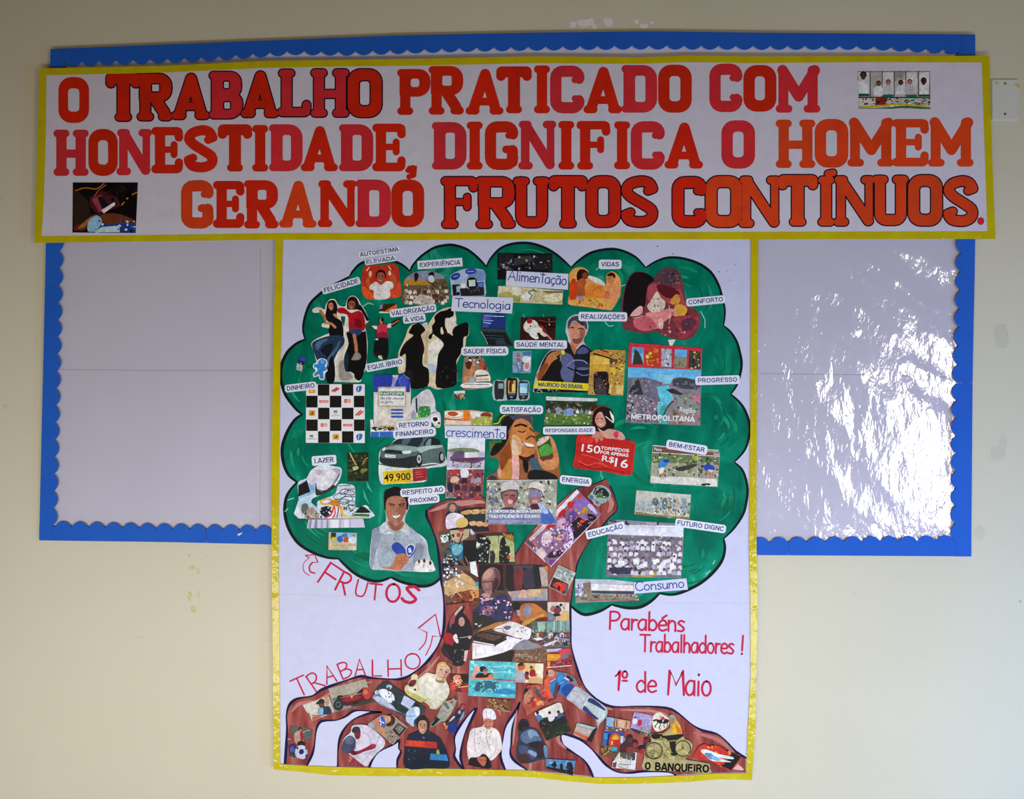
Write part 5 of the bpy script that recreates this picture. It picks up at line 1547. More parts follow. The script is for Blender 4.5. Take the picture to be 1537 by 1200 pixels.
clipping(tree, 'F', 'magazine_clipping', 'woman holding a red phone-offer card', """
b c0302c 40,620 150,630 155,560 160,470 175,410 230,385 300,400 335,460 340,540 330,590 400,600 430,660 510,685 500,800 470,955 240,915 12,890 20,780
b 1c1418 160,560 165,450 200,400 250,388 310,410 338,480 338,560 320,590 250,600 200,590
b d8d8c8 300,420 335,470 335,520 315,480
b c89080 180,500 195,450 230,430 255,470 270,530 235,560 200,545
l 2c1818 7 190,490 210,485
l 2c1818 7 228,485 245,490
l f0e4e0 5 208,530 235,535
l e8dccc 8 270,470 330,520
b c89c8c 200,560 250,590 300,570 400,600 425,660 320,650 260,640
b d83c64 330,620 350,590 375,600 360,650
b b88070 155,640 165,600 230,600 250,650 230,670 190,690 165,690
p b82822 38,622 505,682 470,950 15,892
b cc3c34 80,640 160,640 150,690 60,680
l e86058 7 40,830 120,870 200,850 280,880
l e0605c 5 70,780 150,800 220,830 250,860
l 8c1814 10 60,860 160,900 260,900 420,930
b b88070 158,640 170,605 230,605 252,640 235,672 212,650 195,692 178,650
t f4ecec 68,755 220,775 62|150
t f4ecec 228,740 460,765 26|TORPEDOS
t f4ecec 222,775 455,803 26|POR APENAS
t f4ecec 235,833 335,850 46|R$
t f4ecec 340,878 448,895 70|16
""")
word_label(tree, 'G', 'typed words RESPEITO AO PRÓXIMO', [(1165, 262, 1535, 230, 42, 'RESPEITO AO'), (1235, 333, 1483, 312, 40, 'PRÓXIMO')], 15, 26)
clipping(tree, 'G', 'magazine_clipping', 'hand in black cuff lifting a silver dish cover over a fairground', """
b cfd8e8 225,150 300,110 340,40 400,0 470,-20 540,0 600,10 620,40 600,120 540,200 450,250 360,290 345,330 395,370 400,320 470,290 560,250 590,165 690,165 740,200 745,370 830,350 870,390 868,470 235,475 232,300
p 96b8d4 228,160 340,100 400,120 390,180 385,230 340,260 235,290
b d8d0dc 310,120 350,50 400,25 435,60 420,120 360,165 320,150
b c4b4c4 380,40 440,40 440,90 400,80
p 1c1614 228,175 305,128 335,230 228,275
b 3c3434 385,150 400,210 460,225 540,170 560,190 480,240 400,265 382,240
b d8d4e4 395,160 430,70 520,10 590,20 600,80 560,150 500,200 420,205
b f0ecf4 440,100 500,40 560,30 540,100 480,170 430,170
b b8b0c0 520,30 590,20 610,60 560,150 540,140 580,70
l 5c545c 8 400,210 470,220 545,160 600,70
p b4ccdc 235,290 345,270 345,330 400,375 400,400 235,400
b 6c6c68 260,345 310,340 318,410 260,420
b a89c8c 300,400 350,375 400,410 405,470 290,465
s 3c3c34,8c8070,c8c0b4,5c4438 26 10 242,415 420,470
o d8a838 15 480,320 55,22,-3
b c88c2c 500,330 560,300 600,320 590,360 520,350
b 1c2030 430,380 500,360 520,420 480,460 430,430
s 181c20,d8dce4,2c3038,5c6470 26 11 430,370 540,460
l c83c28 13 470,465 520,440 545,370
l d05030 12 540,465 560,420 550,360
l c83c30 10 575,460 590,380 575,350
l 202c34 6 600,350 620,460
l e0b434 22 615,370 630,440 700,465
o 2c3c44 6 600,270 55,26,-15
o 2c3c44 6 690,240 48,20,5
o 2c3c44 5 660,300 60,26,-8
o 2c5c44 6 640,320 45,22
o 2c3c44 5 700,330 42,18,10
o 2c3c44 5 700,370 40,18
o 24343c 6 640,230 40,22,-20
k 2c3c54 6 595,180 690,172
k 2c4c58 5 620,210 740,205
k 34444c 5 640,270 740,275
s 1c2c30,3c5c48 16 10 640,350 740,430
b 1c2418 745,410 800,360 865,400 868,420 745,420
p 2c7c48 740,430 868,432 868,455 700,445
p c8c4b4 660,445 868,455 868,470 640,468
k 181c24 6 235,476 868,474
""")
clipping(tree, 'G', 'magazine_clipping', 'pleated silver skirt strip under the fairground', """
P c8c4d8 320,480 812,474 828,552 305,560
p 8c8ca0 330,482 350,482 340,558 318,558
p 8c8ca0 380,482 400,482 398,560 368,560
p a4a4b8 430,480 450,480 448,558 430,558
p 8890a4 485,480 500,480 500,556 480,556
p aaa8bc 600,480 612,480 612,556 598,556
p b0aec4 690,478 700,478 702,554 688,554
p e2e0ee 520,482 590,480 588,556 520,556
p dcdaea 640,480 680,480 680,552 640,552
""", M_FLAT)
clipping(tree, 'G', 'magazine_clipping', 'small bank-card picture with colourful blobs', """
P d0c0a0 500,596 755,602 750,758 498,755
p c8a878 500,600 515,600 512,750 498,750
p 88b4d8 520,598 752,602 748,680 520,690
p 2c3828 522,598 570,600 560,660 520,670
e c8b840 550,660 28,22
b 3c6cb8 580,640 620,630 625,680 585,680
b c84c38 635,650 680,640 680,680 640,685
b 3c84a0 620,615 660,605 670,635 630,640
p c0b490 520,690 750,690 748,755 520,752
b c8dce8 680,650 740,630 745,690 690,690
e a89858 730,625 14,14
k 8c7c58 3 530,715 740,712
p e4e0e0 685,725 738,725 738,748 685,748
k 3c4c7c 5 692,738 730,738
""")
clipping(tree, 'G', 'magazine_clipping', 'smiling man in a grey polo shirt holding a blue heart card', """
b b9c1cb 1000,330 1000,240 1050,195 1130,190 1200,230 1225,290 1222,380 1195,440 1192,510 1260,580 1330,620 1385,680 1400,780 1440,900 1440,950 1280,950 1000,935 880,920 872,780 890,620 900,570 960,540 1012,500 1015,430
b 8e98a4 900,580 960,545 1000,600 930,760 900,900 875,900 890,650
b a2acb6 1000,600 1190,530 1330,640 1390,760 1300,930 1000,930 940,800
b 8a949e 1290,700 1360,720 1340,820 1300,900 1260,880
b 14120f 1002,370 1000,240 1055,195 1130,190 1195,235 1222,300 1215,390 1195,380 1190,300 1130,270 1060,275 1030,320 1020,400
b b07a60 1022,310 1060,275 1130,268 1190,300 1200,380 1180,450 1140,510 1080,520 1030,470 1015,390
b 9c6450 1150,300 1195,320 1198,400 1170,460 1130,510 1120,440
b a87258 1040,490 1100,530 1160,490 1180,540 1100,590 1035,550
b 90604c 1050,510 1110,540 1160,510 1140,570 1080,570
k 1c1410 9 1045,338 1095,345
k 1c1410 9 1130,345 1185,338
l 2c1c18 7 1055,352 1075,358 1092,354
l 2c1c18 7 1140,356 1160,360 1178,352
l 8c5444 5 1115,360 1120,405 1100,410
b f0ece8 1068,440 1100,448 1150,440 1130,465 1090,468
l 7c3830 5 1060,436 1105,476 1156,436
b c8ccd0 1010,500 1050,560 1100,600 985,612 960,560
b c0c4c8 1190,510 1230,560 1215,630 1140,590 1170,550
l 707a84 5 985,610 1035,580 1095,600 1100,640
l 707a84 5 1215,632 1150,590 1100,605
e 606a74 1095,658 7,8
b 2c4ca8 1068,740 1080,700 1120,685 1160,710 1190,745 1210,710 1250,700 1280,720 1282,760 1240,820 1200,830 1120,800
b d8dce8 1195,730 1230,700 1268,706 1280,740 1250,790 1225,815 1200,780
b 2c4ca8 1205,735 1235,708 1265,718 1268,755 1228,805 1205,775
p e4e8f0 1215,740 1240,735 1248,775 1225,782
k 3c4c7c 3 1220,750 1240,746
b b87c5c 980,915 1060,900 1090,850 1110,800 1160,785 1205,795 1222,850 1180,900 1130,940 1060,930
l 8c5440 4 1120,830 1205,815
l 8c5440 4 1120,855 1210,845
l 8c5440 4 1115,880 1195,875
""")
clipping(tree, 'G', 'magazine_clipping', 'row of small people in white at the hem of the polo shirt', """
b dcd8d4 1275,900 1290,860 1320,840 1350,850 1370,835 1400,850 1430,850 1450,900 1452,945 1280,950
e 6c3c30 1315,858 12,18
e 503028 1362,852 12,18
e 402820 1416,872 12,20
s c8c4c8,a8a4ac 10 10 1285,880 1440,945
""")
clipping(tree, 'F', 'magazine_clipping', 'two blue birds wading, headed by a torn caption strip', """
P 9c9c84 655,705 1200,745 1210,800 1190,1050 635,1018
p 7c5048 660,715 1205,770 1205,795 655,762
k e8e0d8 5 655,765 1205,798
k e8e0d8 5 658,708 1200,748
t f0e8e4 668,748 730,755 24|Peixe
t f0e8e4 1158,785 1205,790 18|azul
p 6c7c50 655,770 1205,800 1200,860 650,850
p d0ccc4 640,960 860,965 1185,985 1190,1048 636,1015
s 5c6848,8c9470,b8b49c,444c3c,a8a890 90 16 650,780 1020,960
s 585c4c,8c8c80,b0b0a4,40443c 50 16 1030,810 1195,960
p a8a838 980,790 1030,795 1025,830 985,820
b 3c88b8 700,870 740,820 790,820 785,855 750,890 715,900
b 1c4c8c 740,830 780,820 790,840 760,850
b d8d4cc 705,900 750,890 740,930 715,940
l b85c50 5 725,940 728,990
l b85c50 5 735,940 745,980
b 2c4ca0 1075,880 1110,860 1165,885 1160,910 1100,920
e 1c2c50 1065,880 12,12
l c85850 5 1100,925 1095,975
l c85850 5 1125,925 1130,970
l c85850 5 1150,920 1155,965
b c8c0b8 1105,910 1150,910 1140,930
k c8c8c0 4 1030,800 1022,1035
b 2c2c2c 1060,1025 1120,1020 1130,1035 1065,1040
b 3c4438 840,900 900,880 1000,860 1020,875 900,920
s f0ecec,c8c4bc 26 10 640,970 1180,1040
""")
word_label(tree, 'F', 'typed word BEM-ESTAR', [(786, 715, 1083, 765, 38, 'BEM-ESTAR')], 18, 22)
clipping(tree, 'I', 'magazine_clipping', 'hazy skyline of a harbour city', """
P c4c4b8 520,88 966,125 950,330 502,285
p a8b4b8 510,180 660,170 960,190 955,250 505,240
p 8c7c50 503,262 700,290 950,310 950,330 502,285
b 5c7c80 730,170 760,150 775,180 765,240 735,240
p b8a880 775,180 800,170 805,260 780,260
p 8c9ca8 820,140 832,130 836,260 822,260
p c8a890 845,170 860,150 868,260 848,260
p 8ca4b0 890,150 930,160 925,260 895,250
b 60706c 650,160 690,155 700,200 660,210
s 7c8c8c,c8c0a8,5c6c70,d8d4c8,a89870,485858 110 12 640,150 955,290
s c8c8c0,909c9c,a8a898 40 12 515,190 660,270
s 8c7040,b09860,d8d0b8 40 9 505,265 945,322
""")
clipping(tree, 'I', 'magazine_clipping', 'group photo of students in white holding certificates', """
P 8c8894 290,335 380,330 905,365 905,470 885,808 268,795
p d8d8e8 425,370 905,380 902,472 285,448 290,400
p 8c90a8 470,340 560,345 545,375 480,372
p a8a4b0 600,348 680,352 676,380 605,378
p 20284c 685,352 705,352 695,385
p 2c3050 428,340 440,338 462,378 425,370
k c8b890 3 460,385 840,395
p 787480 280,455 895,478 886,806 268,795
p b09048 480,770 690,755 720,775 640,800 480,798
s 4c4450,d8d4e4,a89890,c8c4d4,6c6470,8c6c60,302c38 120 13 285,465 890,770
h 285,470 890,760 6 14 d8d4e4,c8c4d4,e4e0f0,8c8898,b0acc0
p f0eef6 640,540 672,540 670,590 640,588
p f0eef6 652,655 684,655 682,698 652,696
p f0eef6 785,690 822,680 830,735 795,742
p f0eef6 365,665 420,665 422,705 370,708
p f0eef6 572,672 610,672 605,718 575,716
p f0eef6 490,650 545,650 540,695 495,695
b dcdce8 700,740 720,680 770,655 800,670 745,700 730,760
p 3c3c58 295,720 480,720 470,775 310,770
s 30304c,6c4c50,2c2830 30 12 295,710 560,775
k 1c2c50 10 300,338 350,345
""")
word_label(tree, 'I', 'typed word EDUCAÇÃO', [(127, 472, 412, 398, 38, 'EDUCAÇÃO')], 14, 10)
word_label(tree, 'I', 'typed words FUTURO DIGNC, cut off at the end', [(850, 370, 1232, 424, 38, 'FUTURO DIGNC')], 14, 20)
clipping(tree, 'I', 'magazine_clipping', 'low white building under a pale sky', """
P a09c98 18,815 320,820 500,840 540,990 20,1010
p b4bcc8 18,815 320,820 490,840 490,860 150,860 20,870
p 8c7468 80,850 145,838 145,950 90,960
p dcd8d8 148,855 490,868 500,915 150,908
k c8b898 4 260,880 370,885
p 3c4858 150,910 500,915 498,940 250,935 150,930
p 8c8478 22,950 150,935 540,960 538,990 20,1005
s 5c4c44,8c5c50,607058,b4a494,403c38 60 12 30,930 535,985
b a0a8c8 45,850 80,870 75,930 40,950 30,900
s c8c8d8,7c7c98,585460 14 14 25,860 90,950
l a84c50 7 130,990 300,985 500,990
""")

# ------------------------------------------------------------------ trunk cuttings
clipping(tree, 'H', 'magazine_clipping', 'woman in a headscarf holding a melon beside loaves', """
b 2c2c30 180,560 172,450 195,400 190,350 220,328 260,332 285,365 300,400 340,380 460,370 530,375 560,400 560,560 570,585 400,590 250,580
b dcd4e0 180,560 178,460 230,420 300,430 340,460 300,540 230,560
b 5c5c60 190,400 190,350 225,330 265,340 285,380 270,410
e c89080 235,378 28,36
l 7c3c34 4 222,395 245,396
b d4bc70 265,520 290,475 340,462 372,490 368,535 320,555 275,550
p 303c3c 350,430 545,430 548,500 380,500
b c89c64 310,415 350,400 400,395 395,430 330,435
b e0b880 400,400 470,388 475,425 410,432
b c8a068 480,395 540,385 545,425 485,425
b dcb080 385,505 440,495 445,530 400,535
b d8a878 445,505 500,498 510,535 455,540
b d09c6c 510,510 555,505 555,540 515,542
s 8c5c3c,503c30 8 7 400,400 540,430
""")
clipping(tree, 'H', 'magazine_clipping', 'tall page of tableware, a blue burst and a person in white', """
P 6c5448 110,592 400,560 440,610 462,885 478,1210 176,1255 150,1100
p b8a888 215,580 390,565 380,640 290,690 220,670
b 2c6c84 190,720 260,690 330,700 345,780 300,850 220,800
b 6cb0c0 230,720 300,700 330,740 290,800 240,790
b 18202c 160,780 230,820 300,860 330,900 200,860 165,820
s 40545c,2c4430,8cA098,16242c 30 18 130,600 300,860
e c83c38 315,575 28,16
e a84838 290,620 18,20
k 1c1410 10 330,610 290,705
b d8e4e0 130,640 165,615 200,650 170,690 140,680
s d8e0e0,8c9ca0,3c5048 16 11 125,610 205,700
b c8ccd4 395,570 430,565 435,610 405,615
p 241a1c 330,670 450,665 460,900 360,900 330,850
b 100e14 330,780 350,735 400,720 445,740 445,830 400,860 350,850
b c07c5c 345,810 370,850 385,900 360,850
p e0e4e8 390,865 445,855 466,1000 400,960
b 5c3028 330,940 380,950 470,1010 470,1050 400,1000
p c8a878 160,1050 330,960 400,1000 475,1090 470,1120 300,1130 200,1170 165,1150
b 1c1c20 140,880 200,860 260,900 240,960 160,980
s c8ccd8,5c6c80,8c3c34,e8e8ec,a0a8b8 26 14 150,830 280,930
s eceef4,a8b0bc,7c848c,ffffff 46 13 150,930 330,1095
p 8c4428 290,1140 400,1110 475,1130 478,1210 200,1230
p c89058 390,1120 478,1125 470,1180 420,1200
s 3c2018,a05830,c88850,5c2c20 26 15 190,1130 470,1240
k e0c090 6 220,1185 270,1130 320,1180
k 281c18 12 170,1245 478,1212
b 4c9cb0 440,1050 475,1045 478,1085 450,1080
""")
clipping(tree, 'H', 'magazine_clipping', 'soldiers silhouetted against pale grass', """
P 3c3c34 445,612 600,598 785,600 800,880 452,880
p b0b080 540,630 680,625 790,690 795,860 560,870 550,720
p 90904c 690,620 780,625 785,690
b 14181c 450,620 520,630 580,680 570,740 550,880 452,880
b d0dcc8 450,700 470,690 480,730 455,740
k c87c2c 10 690,606 785,640
s a86828,5c3c20,c88838 16 12 690,605 780,670
b 1c201c 670,660 700,635 715,680 730,760 750,870 660,870 660,730
b 24282c 720,730 745,720 755,780 740,870 715,860
b 2c302c 575,780 600,760 620,800 610,870 575,870
k 1c201c 5 650,610 648,700
b c83c34 728,805 750,800 750,830 728,832
s 20242c,34383c,586058,c8ccc0 36 12 450,640 560,870
s 8c8c58,c8c890,6c7048 26 10 560,650 790,860
e c8c8c0 520,650 18,10
""")
clipping(tree, 'K', 'magazine_clipping', 'large page with a bald man in glasses, books on a white table and a blurred room', """
P 5a4238 470,-15 1092,-12 1105,310 1092,480 1080,865 760,862 412,842 418,355 475,300
p 1c1a1e 470,-15 700,-12 720,120 700,220 470,200
p 5c2824 690,0 715,0 712,180 690,200
p 262026 715,-12 1040,-10 1035,200 760,230 715,200
b 783434 790,20 870,10 860,200 800,210
p 484c58 780,-8 960,-8 970,25 870,15 790,30
b 403848 880,40 960,30 980,180 880,190
p 202424 960,0 1035,0 1038,200 980,200
p b8a8a0 1015,10 1090,10 1095,180 1040,190
p 8c4428 1030,180 1055,180 1050,300 1032,290
b c87c3c 1060,10 1095,0 1092,50 1070,40
p a89c98 730,230 1090,200 1092,310 780,310
p c8a884 910,210 1030,205 1025,270 915,275
b d0a898 830,270 850,220 890,215 905,260 880,320 845,310
p 8890a8 765,290 1090,285 1092,318 770,312
p 4a2c28 770,312 1092,312 1090,480 790,500
b 1c1418 775,330 830,320 845,370 820,400 780,390
b b4743c 850,360 900,335 980,340 1050,390 1085,420 1080,470 1000,470 900,500 850,490 830,450
b 8c8ca0 880,370 935,360 940,430 910,460 885,440
b c89848 890,490 960,470 1040,430 1060,450 960,500 870,540 850,530
b 7c1c20 1000,470 1090,460 1090,500 960,510
b 6c2428 780,440 820,430 850,500 860,530 800,510
p 9c4430 790,400 850,500 830,530 770,500
b a898b0 810,400 840,400 845,440 825,450
b 98706c 498,120 505,80 560,20 610,12 655,45 668,110 650,180 600,240 560,260 520,220 500,180
b 6c484c 610,20 660,60 665,130 640,190 600,230 590,150 620,90
b 40242c 625,110 650,140 640,190 600,240 590,220
b c09488 520,60 570,25 600,50 570,110 515,120
k 241820 7 500,145 540,140 545,165
k 241820 7 555,140 600,138 600,165
b b08078 535,150 560,170 550,195 530,190
l 5c2c30 6 530,205 555,215 590,200
b c08c84 490,260 540,240 580,270 560,310 500,300
b 383458 480,300 490,260 560,310 640,265 690,250 740,290 770,380 770,470 690,520 560,500 420,500 425,400 480,350
b 90606c 500,370 560,355 610,390 600,430 540,445 500,410
s c8a0b0,4c4c90,241c3c,e0c0c8,5c5498,1c1830 80 14 490,280 765,500
k c8a098 12 495,320 540,300 600,290
p 2a2c28 418,400 500,430 640,490 600,520 420,580
s 141c18,d8d8cc,344038 24 9 418,420 500,560
p a87840 500,560 620,510 760,490 780,510 600,560 460,590
b d8d2d2 600,570 700,520 770,500 860,530 945,570 935,620 840,650 720,610
p e2dee4 415,690 620,720 730,630 850,660 945,600 930,650 830,720 640,800 415,840
b 6c6870 690,550 740,535 765,550 730,575
l 4c4448 6 610,570 680,560 700,600
s 605860,a8a0a4,3c383c 12 9 770,550 900,600
p 2c201c 420,630 500,585 725,630 620,700 422,660
p 5c4438 450,625 510,598 690,635 600,675
p 282020 422,665 615,700 725,640 722,662 615,720 420,685
p e4e0e0 424,672 612,706 612,716 424,682
s 7c5c48,382420 16 9 460,600 680,665
p 28181c 500,830 760,760 800,770 790,860 640,850 500,842
p 7c5c48 800,760 1080,720 1080,865 770,862
b 8c8890 770,740 880,660 960,690 1060,710 1000,740 850,755
s a08468,6c4c3c,8c6c54,5c4030 50 14 800,750 1075,860
k d8c8b8 3 795,795 925,795
k d8c8b8 3 795,808 940,810
l 403c44 4 445,745 445,800
""")
clipping(tree, 'b3', 'magazine_clipping', 'purple and red carnival page pasted aslant on the right branch', """
P 8c6c8c 62,810 735,125 1050,440 405,1135
p d0b8b8 120,760 735,125 770,165 400,560 140,800
p e0d4dc 480,380 735,125 768,165 500,440
b c0242c 610,320 640,280 680,290 730,270 700,340 640,380
b b82430 500,440 560,380 600,400 570,460 500,490
b d83c34 740,210 780,190 800,220 760,250
b b42030 340,600 400,570 460,580 420,630 350,640
b 8c6cb0 690,320 780,250 860,250 900,320 820,380 760,440 700,400
b 6c4898 600,520 680,400 760,480 700,560 640,560
p 2c1820 640,580 760,480 900,560 880,600 770,740 700,760 680,640
b 2a1624 740,600 830,520 920,550 850,640 780,640
b b89830 790,400 840,350 880,380 870,430 820,440
b d84028 770,540 820,510 850,530 800,560
b c8b8dc 870,330 920,320 1000,430 970,440 900,380
b 1c1420 880,440 960,460 990,500 920,540 880,500
b d0a8c4 480,540 560,500 620,580 560,660 480,640
b a888c0 560,560 640,600 680,680 680,780 640,860 600,780 600,680
b dccce0 620,620 660,640 690,740 660,860 600,900 560,840 640,780
b c8a070 480,720 560,700 570,760 500,790
b 5c5c80 490,660 560,640 600,700 560,720
b d8c4cc 300,700 400,660 420,780 340,860 280,820
b d85c50 160,800 200,790 210,840 170,850
b 3c2038 360,980 420,920 540,920 560,960 480,1000 380,1010
b dcd0e0 430,940 460,920 470,960 440,970
p 5c5450 75,800 120,770 200,860 180,890
p d0c0bc 220,900 300,880 350,960 300,1030 210,950
b 7c4088 380,1040 460,1040 500,1060 420,1120
k e8dce4 8 62,812 330,1060
k e0d4dc 10 400,1120 700,800 1050,445
s e0c8e0,a868a8,c84858,5c3870,f0e4f0,d89090,7c5ca8 90 18 400,560 700,960
s 38202c,a88cc0,c83838,d8b850 40 16 560,360 960,640
s a86c78,e8d8dc,584850 30 14 120,740 400,900
""")
clipping(tree, 'b3', 'magazine_clipping', 'round cutting of a green jewelled machine', """
b a8b4b0 875,220 920,165 960,110 1040,70 1120,100 1165,160 1170,220 1120,280 1060,310 1010,345 960,310 920,260
b 243038 950,190 970,120 1040,90 1110,130 1150,190 1120,240 1040,230
b 3c6c38 990,200 1040,150 1060,200 1020,240
b 1c2420 1050,130 1110,150 1130,220 1080,220
e a85048 1045,180 22,14
b 5c6c88 890,220 930,200 960,240 930,260
b 8c5868 960,260 1010,290 1000,330 960,300
o 8cb0a0 10 1060,190 95,90
s 589c58,c8c8d0,2c3440,88a0a8 34 14 900,110 1150,320
""")
clipping(tree, 'a6', 'magazine_clipping', 'silver leaf photo over a glowing red one', """
P b8b8a8 1160,95 1470,235 1285,635 980,480
p 94a09c 1165,110 1455,245 1340,415 1095,295
s b8c4c4,6c7c74,d0d4d0,7c8c8c 40 22 1130,150 1420,390
l d8e0e0 16 1250,240 1300,320 1330,390
l 5c6c50 8 1290,190 1400,250 1380,300
k c8c0a8 8 1075,298 1340,430
p 302830 1070,310 1340,435 1275,620 1000,480
b c83424 1060,440 1130,400 1220,410 1320,450 1240,560 1170,570 1110,500
b 3c1420 1130,500 1180,460 1210,520 1170,560
l e86030 7 1130,410 1200,450 1190,560
l e85030 6 1240,420 1260,500 1220,570
b 585c70 1290,470 1340,460 1300,600 1260,590
""")
clipping(tree, 'K', 'magazine_clipping', 'small photo of people at a sloping table', """
P d0c4bc 1090,322 1285,325 1285,492 1092,490
b a07050 1115,380 1140,355 1160,370 1150,410 1120,405
b 7c3c4c 1150,385 1195,360 1215,395 1190,430 1150,420
e 281820 1210,350 14,14
e 3c2028 1180,365 20,12
b 7c848c 1092,410 1140,430 1170,460 1150,490 1092,490
p c8a870 1155,490 1240,400 1280,395 1285,490
b 241c24 1140,430 1190,425 1210,440 1160,455
l 241820 7 1230,365 1245,385
""")
clipping(tree, 'K', 'magazine_clipping', 'greenish classroom of seated people', """
P 5c6864 945,495 1290,490 1292,735 1150,728 1030,720 945,650
p 98b8a0 1000,500 1072,498 1070,590 1005,590
p 7c9c98 1080,495 1288,492 1290,590 1085,600
k c0d4c8 7 1150,495 1150,600
k c0d4c8 6 1210,495 1212,590
k 4c6060 6 1180,495 1182,600
k 4c6060 6 1250,495 1252,590
b b8b464 975,620 1010,600 1020,640 990,650
s 282c34,484c54,c8ccd8,6c5850,14181c,a8a8b0 60 12 950,580 1285,700
h 955,570 1285,690 3 7 282c34,c8ccd8,484c54,8c3c40
p c8ccd0 1040,715 1160,665 1170,680 1080,720
p 8c8ca8 1190,640 1285,655 1285,670 1190,660
p d8dce4 960,650 1020,640 1060,655 1000,670
s d8dce0,8c98a0 24 9 1060,670 1285,730
""")
clipping(tree, 'K', 'magazine_clipping', 'red vehicle and yellow crate photo', """
P 8c2c34 1080,745 1295,732 1308,895 1085,915
p a8b4c8 1080,745 1220,738 1200,765 1085,775
p d09828 1085,790 1208,792 1205,850 1088,850
b c84050 1180,760 1290,740 1300,790 1240,820 1180,880 1170,860 1215,800
s 3c2028,c8485c,6c7078,281418 26 11 1120,850 1300,900
p d89c28 1090,860 1112,858 1112,905 1090,905
k d8dcd8 7 1085,912 1308,893
b 6c6c74 1230,790 1280,780 1280,820 1220,830
""")
clipping(tree, 'K', 'magazine_clipping', 'rock guitarist in black with a red guitar', """
b 1c181e 215,470 250,420 290,380 320,360 345,370 330,420 350,440 385,490 410,560 418,640 395,720 370,800 335,880 300,900 240,890 235,840 180,820 135,760 160,690 150,640 175,600 190,540
l c8a89c 22 245,455 280,410 318,368
b 984c54 215,475 260,430 250,520 215,560
e c09488 318,500 28,42
b 14141a 230,520 300,540 350,580 400,600 405,680 300,660 230,640
b a01c2c 160,620 190,598 240,620 250,680 230,720 190,710 160,670
b e0d8dc 240,640 270,610 290,680 270,690
k 2c2024 10 280,650 400,632
k c0b0a8 5 300,645 410,630
e c8a898 390,640 14,16
b 101014 180,700 250,720 350,700 380,760 330,880 240,870 200,800
b 3c2430 140,730 180,760 220,830 200,840
p c8a8a8 345,760 380,755 355,860 335,850
s 30303c,4c4450,14141c,8c7c84 26 10 230,730 340,880
""")
clipping(tree, 'K', 'magazine_clipping', 'swimmer resting on a lane rope in turquoise water', """
P 5cb4bc 390,848 812,865 800,1188 376,1165
s 7ccccc,4ca4b0,9cdcd8,48a0b4 60 20 390,860 800,1170
l a8e4e0 6 560,900 640,905 720,895 790,910
l 9cdcdc 5 610,960 700,950 790,965
l 3c94a8 7 560,880 620,925 700,940
b 2c80b0 600,1130 700,1100 790,1120 795,1150 660,1150
b 2c6478 430,1110 460,1050 560,1030 620,1060 620,1110 560,1100 520,1120 500,1090 470,1130
s 28505c,3c7c88,1c4454,6cb8bc 34 12 430,1040 640,1130
l b03c50 9 385,995 500,1005 640,1020 800,1028
s c04858,8c2c44 26 6 600,1012 800,1035
b d8a490 440,905 470,895 480,930 440,985 415,1000 420,950
b c88468 400,990 520,1000 600,990 600,1020 480,1022 400,1010
b 20181c 440,990 480,960 540,965 590,960 600,990 550,1000 460,1005
b 1c181c 480,915 510,898 545,920 550,950 520,950 490,950
b b87458 510,935 545,925 550,965 520,975
k 14141c 7 515,938 552,935
b c8805c 560,980 595,970 600,1005 565,1010
""")
clipping(tree, 'K', 'magazine_clipping', 'man and two children in red at a table', """
P e0ccb0 808,868 1055,875 1045,1058 804,1042
b d4b078 808,870 1050,878 1045,960 900,950 808,950
b e8d8c0 980,880 1050,885 1045,960 990,960
b b86040 820,900 850,868 880,880 885,920 850,940 830,930
b 3c1c14 820,890 845,868 875,872 870,890 835,900
b 9c9ca4 806,940 850,935 890,980 885,1040 806,1038
b 8c3024 885,960 905,945 925,960 920,1000 950,1010 895,1020
e 2c1810 905,960 14,12
b 9c1c28 930,950 950,925 980,940 985,975 1000,980 960,1000 930,985
e 2c1810 945,910 15,14
e a86848 946,920 10,11
b c8a478 910,1045 960,990 1040,1010 1045,1055
k d84c60 5 975,960 1000,975
""")
clipping(tree, 'K', 'magazine_clipping', 'small photo of a woman hammering, in orange light', """
P 5c2420 215,970 378,975 378,1140 290,1130 215,1110
b d89070 245,990 300,980 320,1030 300,1080 250,1070
b e8c0a0 260,1030 290,1020 295,1060 265,1060
b c04838 215,1050 250,1040 290,1080 240,1120 215,1100
b 241418 310,985 375,980 378,1040 330,1040
b a82c34 320,1080 378,1060 378,1135 320,1130
l d8b080 8 290,1090 375,1080
s e89c70,3c1818,c85c48,f0d0b0 26 9 225,1000 320,1110
""")
